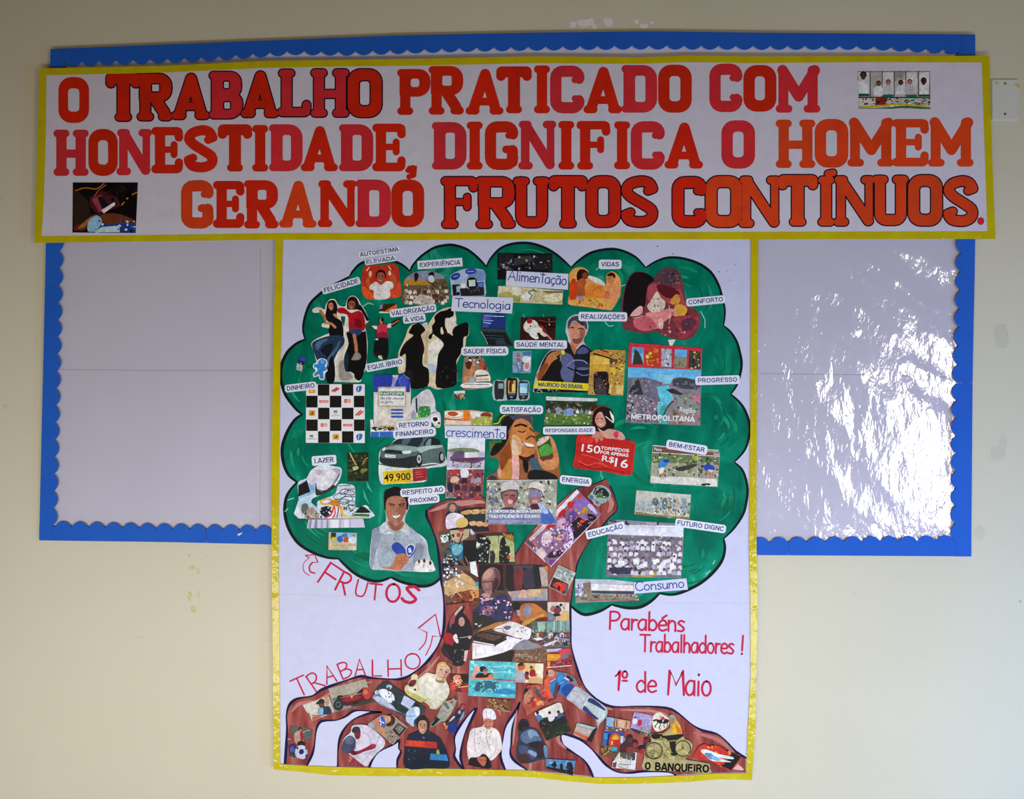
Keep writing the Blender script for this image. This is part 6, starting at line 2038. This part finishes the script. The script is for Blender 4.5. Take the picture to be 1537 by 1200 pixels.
clipping(tree, 'b4', 'magazine_clipping', 'young man in a cream jumper pouring wine', """
b cfc9a6 340,600 400,560 400,520 445,470 450,420 490,380 540,380 575,430 580,470 680,380 750,350 880,385 900,300 930,200 1000,155 1080,175 1150,210 1190,300 1150,350 1110,380 1070,480 1120,580 1140,690 1100,800 1020,900 910,1005 800,1000 700,940 600,880 420,780 340,700
b c0b86c 345,690 430,640 620,760 700,840 640,900 430,780
b dcd6bc 380,660 560,600 700,660 820,740 700,830 540,740
b d8d4c4 580,480 690,390 760,360 890,400 1050,520 1120,640 1100,760 920,960 820,960 760,800 620,660
b e2dece 640,450 760,400 900,480 950,600 800,650 660,560
b c8a050 900,310 915,220 970,165 1060,160 1150,220 1185,300 1150,290 1060,200 980,210 930,300
b 5c3c28 1060,170 1150,220 1190,290 1160,350 1140,260
b d8b49c 910,330 940,240 1000,200 1080,210 1140,270 1145,340 1090,400 1040,470 980,500 920,460 900,390
b c09078 1080,300 1140,290 1120,390 1050,470 1000,490 1040,400
l 34281c 16 965,295 990,300 1010,315
l 34281c 16 1055,335 1080,345 1100,345
l a06c58 8 1020,330 1000,385 1020,395
l a04c44 9 960,425 1000,440 1040,440
b 8c8c30 890,440 930,490 1050,500 1030,540 930,530 890,490
b dcc8a0 450,460 470,400 520,380 560,400 570,470 540,460 500,470
b 70202c 400,570 430,500 500,480 540,490 530,560 470,605 420,600
b 3c2018 410,580 450,540 480,580 440,600
b 24242c 495,650 530,640 540,670 510,680
l 686450 5 540,460 560,560 580,660
b 94442c 620,900 680,880 780,960 760,990 660,940
l 4c5058 6 660,880 740,820 790,860 820,930
l 4c5058 5 700,850 760,880 800,950
s c8c4a4,b8b060 16 16 780,760 980,960
""")
clipping(tree, 'J', 'magazine_clipping', 'pupil raising an arm beside a football on a chalkboard', """
P 8c4844 150,640 235,655 355,680 335,780 310,955 140,920 128,780
p 54685c 172,648 350,682 330,770 158,730
b c09888 190,720 220,690 240,690 255,720 270,760 265,800 210,810 190,780
b 9c2c34 240,690 262,700 270,770 245,780
e 2c1818 240,680 18,20
e b07060 242,690 12,15
l c8a898 6 265,710 300,690 325,690
b 1c1c20 215,800 250,780 285,800 270,840 230,830
b 30306c 140,820 200,815 200,900 150,900
p 3c5438 135,895 310,940 300,960 135,915
e c8ccdc 250,885 56,66
b 2c3068 235,865 262,855 275,885 250,905 230,890
b 2c3068 285,915 305,900 300,940
b 2c3068 205,850 220,835 222,860
b 2c3068 285,840 298,850 290,865
e 5c5c94 170,860 22,26
l 2c3068 4 222,925 240,945 262,945
k c8c4b8 5 128,765 155,770
""")
clipping(tree, 'J', 'magazine_clipping', 'small torn photo of a man in a dark hat', """
P cfc4b4 262,465 490,385 545,525 345,610
p d8d0c8 265,468 380,425 400,520 330,540 300,520
b 2c241c 378,455 400,430 420,410 450,415 455,450 420,460
b 6c4434 405,455 450,455 455,485 420,490
b 2c3c54 410,495 470,475 500,480 520,540 440,550 400,540
b 88b0c8 410,500 445,490 440,550 405,555
b b89880 455,400 485,390 500,440 480,470 460,450
l 3c5c98 7 345,555 400,560 450,555
p b86c50 345,570 400,555 430,570 345,610
p 7c6c54 285,540 320,535 345,605
""")
clipping(tree, 'J', 'magazine_clipping', 'dark red racing car on grey track', """
P 8c8c88 490,318 820,235 888,440 545,528
p b0a898 490,318 820,235 850,320 520,410
p 64805c 530,405 620,385 600,410 540,425
b 5c1420 560,410 640,380 740,370 780,330 850,320 885,380 860,430 740,460 620,470
b 9c1c2c 620,400 740,375 780,400 700,430 620,430
b c04038 775,340 800,310 840,310 865,350 860,400 820,410
e d87c5c 820,350 22,22
b 3c1418 745,360 790,320 800,340 770,380
e 242c2c 580,465 46,50
e 4c6060 578,460 26,30
e 1c2020 578,460 12,14
e 201c20 735,448 30,22
e 2c1c1c 600,395 34,18
b 3c4438 700,470 880,410 888,440 720,480
b c8b050 690,385 705,380 705,400 690,402
k d8a098 4 600,400 780,362
""")
clipping(tree, 'J', 'magazine_clipping', 'workers in white leaning on an aircraft', """
P 344448 880,370 935,290 1010,248 1362,490 1245,658 1180,600 1150,555 1060,510 900,430
b 2c3c40 910,330 980,255 1100,310 1200,400 1100,440 960,390
b 8c98b8 885,385 930,370 1000,410 1080,480 1150,530 1060,505 940,450
b c4c8dc 890,400 950,390 1020,440 1100,500 1000,470
b dce0ee 940,330 1000,320 1070,370 1075,430 1030,440 980,400 950,370
e a8c0d8 1032,300 26,20
b 5c3c34 1010,310 1035,300 1035,335 1015,335
b d0d4e8 905,340 930,330 940,360 910,370
p c4c8e4 1165,375 1260,430 1215,500 1135,450
b 1c1c20 1255,450 1280,440 1300,470 1270,480
b b8cce8 1190,520 1240,480 1290,480 1305,520 1290,560 1250,600 1250,655 1190,610 1180,580
b dce4f0 1255,490 1295,485 1302,540 1270,550
l 5c84b0 6 1160,540 1200,560 1260,555
b 28342c 1060,420 1140,470 1200,510 1150,530 1080,490
s c8d0e0,50606c 14 10 900,320 1060,400
""")
clipping(tree, 'J', 'magazine_clipping', 'girl in blue and white stripes bending over a keyboard', """
P a49484 850,620 960,550 1060,545 1200,655 1065,812 980,740 930,700 835,650
b 3c281c 1000,560 1040,545 1080,570 1080,620 1040,650 1000,640 1030,600
b d09c74 1000,560 1040,560 1045,600 1010,620 990,590
b c88c64 900,600 940,580 960,640 1000,700 970,720 930,680 890,640
b 4464ac 940,580 975,560 1000,610 990,660 950,640
l dce0f0 8 945,600 985,620
l dce0f0 7 950,570 960,640
p 2c2824 1060,680 1110,620 1185,665 1120,745
p 988c80 1085,670 1115,635 1165,665 1120,715
k 2c2824 5 1090,690 1130,640
k 2c2824 5 1110,700 1150,655
s 4c4438,c8b8a0,6c6c70,8c7c64 40 9 990,690 1110,790
b a8b0cc 850,630 890,620 900,650 860,660
""")
clipping(tree, 'J', 'magazine_clipping', 'boy in a cap drawing on a large white sheet', """
b d0cad8 640,745 690,700 700,650 740,635 830,640 920,700 990,770 985,830 930,880 870,950 830,1005 760,960 700,910 640,870 615,820 625,770
l 8c8894 4 790,700 840,720 870,780 860,830
l 8c8894 4 950,730 920,800 900,880
l 8c8894 3 800,900 850,880 930,860
b 4c506c 615,850 625,780 680,730 730,760 735,820 720,860 680,890 630,880
b 6c7088 640,760 700,740 720,790 660,810
b 8c2c3c 705,850 740,870 830,835 880,805 915,815 900,845 820,870 730,905 690,890
b 5c1c2c 700,860 740,880 730,900 695,885
b 3c343c 700,690 720,655 765,655 780,700 770,715 720,710
b 7c2838 725,710 775,705 775,745 755,765 735,755
e a8344c 893,820 20,17
""")
clipping(tree, 'J', 'magazine_clipping', 'smiling man in a navy jumper with red and blue bands', """
b 1a2238 1175,1020 1170,850 1190,760 1215,720 1290,690 1275,650 1270,600 1290,565 1340,560 1380,600 1385,660 1380,690 1450,730 1510,800 1550,900 1560,1015 1400,1020
f c09074 1c1612 1328,650 42,62 0 1
b d0cccc 1300,720 1345,750 1385,705 1370,740 1340,770
b 1c2440 1215,725 1300,705 1340,755 1390,705 1470,745 1500,800 1400,800 1200,780
p d04828 1180,770 1455,790 1455,845 1175,822
p b8342c 1340,790 1455,790 1455,845 1350,840
p 3484b8 1400,890 1540,900 1555,955 1390,945
b a8b038 1450,870 1465,850 1480,890 1455,895
s 141a30,2c3454,5c6070 14 12 1200,840 1300,1000
""")
clipping(tree, 'b2', 'magazine_clipping', 'narrow grey cutting of a jacket and dark trousers', """
b 9c9c90 100,1020 180,880 260,780 340,620 400,470 450,380 640,340 700,290 790,310 740,500 640,700 560,800 470,900 380,900 190,1030
b b0b0a0 430,480 560,400 660,450 700,520 620,620 500,640
b 6c7068 440,430 520,420 600,560 540,580
p 16121c 265,775 360,850 185,1020 110,1010
b a82434 610,440 660,370 700,410
b 8ca098 660,350 710,310 760,340 700,400
b 1c1c24 705,290 790,310 760,350
l 5c6458 8 400,600 500,660 600,640
l c8c8c0 7 560,740 640,650
""")
clipping(tree, 'b2', 'magazine_clipping', 'child in a red cap and dark blue clothes', """
b 2a3a54 520,1100 460,1030 480,920 600,880 700,760 790,620 870,540 880,490 940,455 1000,490 990,600 960,640 990,660 950,800 820,920 790,1040 760,1160 620,1190
e c43440 950,520 48,66
e b07068 915,560 30,40
b c8a8bc 820,640 870,600 890,680 830,710
b 1c2c34 760,740 850,700 880,780 800,850 740,820
b 98a0b8 880,800 940,680 980,640 950,790 850,880
b c8ccd8 580,900 700,760 740,790 640,880
b 1c348c 560,1100 640,980 800,940 760,1140 640,1180
b d88838 470,1000 520,990 560,1030 520,1100 480,1060
b d8b0a0 440,940 490,930 490,980 460,1000
""")
clipping(tree, 'L', 'magazine_clipping', 'chef in white with a tall hat', """
b d8cdc8 375,640 400,560 500,535 505,460 500,410 520,385 570,380 610,420 615,470 590,480 580,540 640,580 665,660 670,740 620,800 560,845 540,895 470,895 420,850 375,830 360,720
b e8e4ec 500,430 510,385 560,378 600,400 615,440 610,475 520,465 505,460
l b8b0c0 5 530,395 535,460
l b8b0c0 5 570,395 572,465
b c08068 510,480 540,465 590,480 590,530 550,560 515,540
k 2c2018 6 520,492 535,490
k 2c2018 6 558,494 575,492
l 7c2c28 5 530,535 550,542 570,530
b e2dad8 400,580 500,540 550,575 600,550 650,600 665,700 640,780 570,840 520,780 460,800 390,800 365,700
l a89c9c 5 430,570 425,680 440,760
l a89c9c 5 620,640 610,760 560,820
l 8c8488 5 540,570 535,640 560,740
e 6c6468 480,580 6,6
e 6c6468 575,585 6,6
e 6c6468 478,635 5,5
e 6c6468 560,640 5,5
e 6c6468 470,690 5,5
e 6c6468 565,700 5,5
b 241820 375,860 390,815 460,810 500,780 540,800 575,860 560,912 380,880
b c07050 450,820 520,805 530,850 510,890 480,870
l 5c2c24 4 470,830 520,840
""")
clipping(tree, 'L', 'magazine_clipping', 'small brown photo of criss-cross furrows', """
P 7c5034 540,280 755,300 745,405 532,370
s a07850,5c3820,c09870,402818 40 12 540,290 748,395
k c8a880 4 545,300 700,395
k a88058 4 620,290 740,380
k d8c8b0 4 534,372 745,404
k 4c3020 5 560,360 740,300
""")
clipping(tree, 'L', 'magazine_clipping', 'torn red and brown abstract photo', """
P b05c4c 870,215 900,170 1030,155 1110,290 1160,280 1165,265 890,440 880,380 850,330
b 1c1820 805,240 890,190 900,230 850,310 830,320 810,280
b d04030 940,300 980,260 1060,230 1100,280 1050,320 960,350
b 5c5458 950,200 980,190 1010,240 1060,300 1040,310 980,260
b c8a050 975,320 1010,305 1040,320 990,350
b b82c28 930,310 960,300 970,350 940,370
b c88870 870,250 930,210 940,280 900,330 870,320
s c84c38,7c3c34,d89078,a83830,4c2c2c 34 14 900,180 1120,340
""")
clipping(tree, 'a7', 'magazine_clipping', 'orange arm and wrestler in a blue vest at an angle', """
b c8583c 260,430 300,370 310,300 330,250 390,245 430,270 540,300 600,300 700,360 740,430 780,500 700,540 650,610 595,670 480,590 400,690 340,640 300,560
b d0603c 265,480 310,380 350,360 360,460 350,560 380,690 300,600
b 6c8890 400,270 430,275 560,295 640,320 740,400 760,480 680,440 560,360
b c8a48c 320,300 340,255 390,255 420,310 400,360 350,350 330,330
b 241c1c 300,300 315,270 330,300 320,330
k 2c2020 6 345,305 365,300
k 2c2020 6 380,290 395,285
l 8c3030 7 370,345 400,350
b 2c7cb8 360,430 440,380 460,330 540,300 600,340 620,420 720,500 650,600 595,670 480,590 400,670 360,560
b 3c94d0 470,360 540,320 560,380 480,440
b 1c4c98 520,540 640,460 720,500 640,600 590,665
b 6c3840 420,560 430,480 470,440 480,520 470,600 420,660 400,620
b 2c2440 580,320 640,340 710,410 660,430 620,390
b b87868 580,320 610,320 600,360
b d8e8f0 570,360 640,400 630,410 570,380
l d8e8f0 7 360,430 400,410 440,380
l d8e8f0 5 490,470 560,430
b 1c1c30 460,600 480,500 510,460 500,540
""")
clipping(tree, 'a7', 'magazine_clipping', 'pale grey trousers and dark blue neckties', """
b b0b4b8 600,680 660,590 740,500 860,560 960,640 1040,700 1200,820 1215,900 1180,980 1100,1060 1070,1130 1040,1000 960,930 820,850 700,750
b c4c4c8 620,670 700,580 820,620 880,680 800,750 720,720
p d8dcdc 860,760 940,650 960,660 900,760 880,800
b c0ccc8 900,740 1100,800 1190,880 1100,1040 1060,960 960,860
p 2c3c7c 935,670 1010,690 1100,760 1190,850 1170,865 1060,800 910,720
p 2c3c7c 860,780 910,820 960,880 1090,990 1050,1000 950,930 820,840
l e4e8e8 6 860,780 830,850
l 8c949c 5 760,640 840,700
""")
clipping(tree, 'L', 'magazine_clipping', 'men standing in a field against a white sky', """
P 303c2c 955,412 1170,318 1195,330 1282,570 1065,660
p dcd8cc 958,412 1172,318 1195,330 1215,400 1180,440 1060,450 985,470
b 5c78a4 975,430 1010,430 1035,470 1000,500 980,480
e 241c20 985,410 14,16
b d8d4dc 1080,430 1110,420 1140,450 1110,490 1085,480
e 241c20 1092,410 13,14
b 4c5c90 1165,420 1190,410 1215,430 1210,480 1170,480
e 2c2024 1170,402 13,14
b 161c24 1000,490 1060,460 1090,490 1160,470 1215,440 1235,500 1100,580 1020,560
p 20301c 1025,560 1240,500 1282,570 1065,660
s 2c3c24,48502c,7c4c34,141c18,34442c 34 12 1030,500 1260,640
""")
clipping(tree, 'L', 'magazine_clipping', 'person crouching in a blue shirt, dark blue toned', """
b 344056 800,800 805,700 820,640 815,560 830,490 870,470 910,500 920,540 970,555 1010,600 1050,680 1075,720 1080,810 1000,830 900,860 830,850
b 181828 815,550 825,495 870,475 905,500 905,550 870,590 835,570
b 3c2c3c 850,540 900,540 900,580 860,590
b 5c7490 840,600 900,560 960,560 1000,610 1020,660 960,690 880,680 840,650
b 88a0b4 900,570 960,570 1000,620 960,610 920,640
b 2c2430 900,680 1000,660 1040,690 1000,740 940,720
b 4c5474 820,710 880,700 920,740 980,780 940,830 900,790 840,790
b 8ca0b4 920,740 980,770 960,800 900,760
b 382430 1000,690 1050,680 1060,760 1020,810 980,790
b 50302c 820,790 880,770 910,810 880,850 830,845
b 6c84a0 1040,700 1075,720 1078,800 1050,800
""")
clipping(tree, 'L', 'magazine_clipping', 'small photo of bare trees under a blue sky', """
P 5c90b8 1060,818 1325,835 1300,965 1060,905
s 9cc0d8,7cacd0,4c80b0 16 16 1065,825 1320,870
p 282024 1065,885 1305,930 1298,965 1062,905
b 1c181c 1120,860 1145,840 1155,880 1130,900
b 1c181c 1185,870 1205,860 1212,930 1188,930
b 201c24 1245,860 1290,855 1300,940 1250,950
s 1c181c,3c3438,48586c 26 10 1075,870 1310,940
""")
clipping(tree, 'L', 'magazine_clipping', 'small desert sunset photo with a dark figure', """
P a4a098 1335,500 1515,545 1465,672 1300,605
p a8c4c8 1340,500 1512,545 1505,560 1370,530
p c0b0a0 1330,530 1400,545 1470,570 1440,600 1325,575
p c85c38 1302,590 1325,578 1440,625 1420,650
b 20141c 1480,560 1510,545 1515,580 1465,670 1420,655 1450,610
""")
clipping(tree, 'a8', 'magazine_clipping', 'coloured barrels stacked in front of a house', """
P 6c5448 215,165 610,235 590,370 500,600 440,750 345,840 105,800
p 8cb0d0 220,170 345,190 330,340 215,320
p c89878 360,195 605,240 590,370 350,340
p d8b094 420,215 520,240 510,350 410,330
k 3c2820 12 390,215 380,330
k 3c2820 12 550,245 540,340
s e4d8cc,c8bcb0 10 20 200,340 540,400
p 2c50a0 180,390 500,440 490,490 180,430
p 3c94c8 180,430 240,440 235,540 165,530
p 2c6cb8 165,540 225,545 210,640 155,630
p 1c2c5c 240,440 300,450 260,640 220,640
b c04828 270,520 310,450 400,440 435,500 430,640 340,660 260,620
b d8a030 320,490 370,460 420,490 420,540 310,540
b b82c24 310,560 420,560 420,650 320,650
b e8c870 300,570 320,570 320,620 300,620
p 3ca0c0 300,660 390,670 380,745 290,720
b c82c38 520,420 580,420 580,500 530,500
p d8dcec 445,480 500,490 480,600 450,600
p 8ca0c8 490,520 560,520 550,595 485,590
s 3c2c18,8c6c38,c89c40,2c2420 40 20 130,640 290,790
s 8c5c38,3c2c28,607048 18 16 280,740 430,820
""")
clipping(tree, 'a8', 'magazine_clipping', 'lilac meadow photo with a figure in pink', """
P a89cc0 675,98 985,165 930,500 700,440 610,380
s c0b4d8,9088b4,a898c8,b8a8cc 40 24 650,120 970,330
b b82c54 730,260 760,220 800,240 790,330 740,330
p 38343c 620,360 700,380 830,430 930,460 925,500 700,450 615,395
s 88845c,b8a888,58584c,c8c0b0,7c7068 50 14 760,330 945,480
b dcd8e8 650,220 720,220 720,280 660,300
b 28202c 670,185 700,170 710,200
l c87c9c 6 770,330 765,380
""")
clipping(tree, 'a8', 'magazine_clipping', 'three people in profile cut along their heads', """
b 4c2c38 430,740 440,640 520,560 560,480 600,470 645,500 650,560 700,555 735,600 720,680 740,700 720,760 600,750 520,740
e 281820 605,500 42,38
e 6c3434 605,545 36,44
e 241820 685,590 48,42
e a03c3c 685,630 38,46
b 8c3c38 520,680 620,660 720,700 720,760 540,740
b 5c1c28 440,650 540,600 540,740 430,740
""")
clipping(tree, 'a8', 'magazine_clipping', 'person in dark blue facing left, cut out', """
b 1c1c3c 740,700 760,650 830,640 830,560 860,515 900,520 910,580 890,640 870,700 850,760 830,700
e 241820 870,535 40,30
e 7c2830 872,570 34,42
b b02c3c 750,760 790,690 850,700 850,760 800,780
""")
clipping(tree, 'a8', 'magazine_clipping', 'open magazine and book photo', """
P d4d4c8 320,900 430,750 715,750 685,1035 305,1000
p 585850 440,750 640,750 640,830 600,880 440,820
s 7c4038,486048,a8a090,303430 30 16 440,755 640,870
p 404048 640,750 690,755 680,880 640,870
p c8ccc8 410,880 620,870 610,950 400,930
k 54404c 10 400,940 620,955
p 6c4458 320,920 390,900 370,1000 315,995
l 2c2c34 8 400,960 480,1005 540,1020
p dce0e8 640,880 700,890 685,1030 560,1020
k 484850 8 610,880 610,950
k 686c64 8 330,890 420,820
""")
clipping(tree, 'M', 'magazine_clipping', 'rider on a racing horse, cut out', """
b ddd6c4 618,470 640,410 690,395 720,420 750,435 772,470 755,520 715,545 660,560 632,530
b 1c1a1c 660,462 700,455 745,452 762,470 752,486 715,492 680,488 662,478
b 1c1a1c 668,470 650,468 632,474 624,468 640,456 662,454 676,462
l 1c1a1c 8 668,480 656,500 642,512 650,526
l 1c1a1c 7 680,484 690,505 680,524 690,540
l 1c1a1c 7 740,482 752,500 744,522
l 1c1a1c 6 728,486 718,506 726,528
l 1c1a1c 5 758,464 770,480 766,496
b c03c60 690,452 694,436 712,432 726,446 724,462 704,464
l d8a890 5 700,440 684,450 672,452
l e4e0dc 7 716,462 708,476
e dcdcdc 690,424 10,8
e a87860 688,432 7,7
""")
clipping(tree, 'M', 'magazine_clipping', 'man in a yellow shirt on a bicycle over the words O BANQUEIRO', """
b b4a878 545,880 548,780 560,690 590,650 610,640 605,600 610,575 680,570 730,560 770,510 770,480 758,440 775,412 805,415 830,460 860,510 878,590 900,620 950,650 960,690 930,750 900,790 1000,810 1100,830 1110,870 1100,910 800,890
p a89c68 560,700 900,740 900,800 552,780
s b8b078,8c8450,ccc490,786c40 40 16 560,680 940,790
b 8c9ca0 762,440 775,415 800,418 808,450 780,460
e b87c60 785,462 19,24
b e0b428 790,500 825,468 855,510 864,565 805,570 775,540
b d87828 820,500 862,540 862,570 830,565
l b87c58 13 785,510 740,550 715,572
b 16161c 608,600 620,575 700,575 720,590 870,575 875,600 820,640 815,740 790,745 770,660 720,610 640,620
l 14141a 14 770,640 780,700 800,745
l 9c8c38 12 690,600 730,680 790,740
l 9c8c38 9 730,640 900,625 950,650
l 7c6c38 8 640,625 720,620
o 1c1c1c 9 632,718 72,70
o 1c1c1c 8 878,700 66,66
o 8c7430 4 632,718 60,58
k 4c4430 3 632,718 632,655
k 4c4430 3 632,718 690,740
k 4c4430 3 632,718 580,740
k 4c4430 3 878,700 878,640
k 4c4430 3 878,700 930,730
k 4c4430 3 878,700 830,730
k a86c3c 3 590,715 680,715
k a86c3c 3 840,705 930,705
b 14141a 775,740 820,735 830,755 790,760
t 121210 553,878 603,880 64|O
t 121210 638,884 1102,905 66|BANQUEIRO
""")
clipping(tree, 'M', 'magazine_clipping', 'swimmer in white over red flames', """
b c8402c 975,760 1010,690 1060,660 1110,680 1180,675 1250,720 1300,740 1375,768 1290,885 1200,850 1100,800 1000,790
s e86030,b82820,f09040,d84030 40 16 1000,675 1300,840
p 16181c 1300,735 1376,768 1290,882 1200,845 1230,830
b dce8f0 1030,720 1060,705 1120,720 1180,745 1300,770 1300,790 1180,775 1250,800 1290,815 1180,810 1120,800 1060,750
b 5c90b8 1060,740 1120,740 1150,780 1110,790
b 8cb4d0 1120,750 1200,790 1180,805 1130,790
""")
clipping(tree, 'H', 'magazine_clipping', 'two hard-hatted workers over white caption lines', """
P a8a898 545,125 1178,120 1165,525 530,522
s c8ccc0,4c4c44,8c9084,dcdcd4,64685c,b8b49c 240 17 540,130 1170,515
s 6c7088,8c90a4 26 20 545,200 680,360
b 5c5c58 670,270 680,210 740,190 820,200 830,260 800,330 700,320
b d0ccc4 672,225 680,165 720,138 790,135 825,170 832,210 750,208 690,225
l 403c38 5 675,232 750,212 830,218
b a4706c 690,250 750,220 810,240 800,330 770,390 720,380 695,320
b 8c5054 750,260 800,260 805,330 760,320
b d0a8a4 740,300 780,310 765,340 735,330
k 38343c 7 705,262 740,258
k 38343c 7 765,260 800,262
b 3c3c58 660,390 720,370 800,380 820,420 640,420
b d8d4cc 915,210 935,155 985,135 1040,165 1055,230 1045,270 1010,210 940,200
l 38302c 8 1048,270 1030,225 960,198 905,208
b 9c7474 925,230 960,205 1010,215 1035,270 1020,340 980,380 940,350 920,290
b 8888a8 930,225 1020,225 1025,270 930,270
b b88884 950,300 1000,300 990,340 955,340
l f0e8e4 5 955,318 995,318
b 5c2c34 940,345 1010,340 1010,385 945,385
b 4c6cb0 1020,430 1070,380 1120,420 1160,510 1020,515
b a8bcdc 1000,330 1060,360 1100,420 1050,420
p 8488a8 560,390 1045,388 1020,520 555,520
s 7478a0,9c9cb4,6c7098,888cac 60 20 565,395 1010,515
k d8d8dc 5 535,128 1175,123
k c8c8c8 5 828,130 828,235
t f8f6fa 566,418 1040,418 27|A ENERGIA DA NOSSA GENTE
t f8f6fa 562,465 1028,463 27|TRAZ EFICIÊNCIA E SOLIDEZ.
k c8ccd8 3 565,490 950,490
k c8ccd8 3 565,502 900,502
""")
word_label(tree, 'H', 'typed word ENERGIA', [(1218, 138, 1465, 162, 42, 'ENERGIA')], 18, 28)
clipping(tree, 'B', 'word_label', 'handwritten word Alimentação', """
P c8cbdf 722,340 1278,368 1275,512 715,476
w 1c3f90 735,425 1258,470 88 9|Alimentação
""", M_FLAT)
clipping(tree, 'E', 'word_label', 'handwritten word crescimento', """
P c8cbdf 165,595 722,600 718,718 168,706
w 1c3f90 178,690 705,710 86 8|crescimento
""", M_FLAT)
clipping(tree, 'I', 'word_label', 'handwritten word Consumo', """
P c8cbdf 497,845 928,810 940,902 502,936
w 1c3f90 512,912 908,884 74 8|Consumo
""", M_FLAT)
clipping(tree, 'B', 'word_label', 'handwritten word Tecnologia', """
P c8cbdf 235,568 782,582 772,726 225,704
w 1c3f90 255,665 752,690 76 9|Tecnologia
""", M_FLAT)
for a_, k_ in WORDS: make_word_label(*a_, **k_)
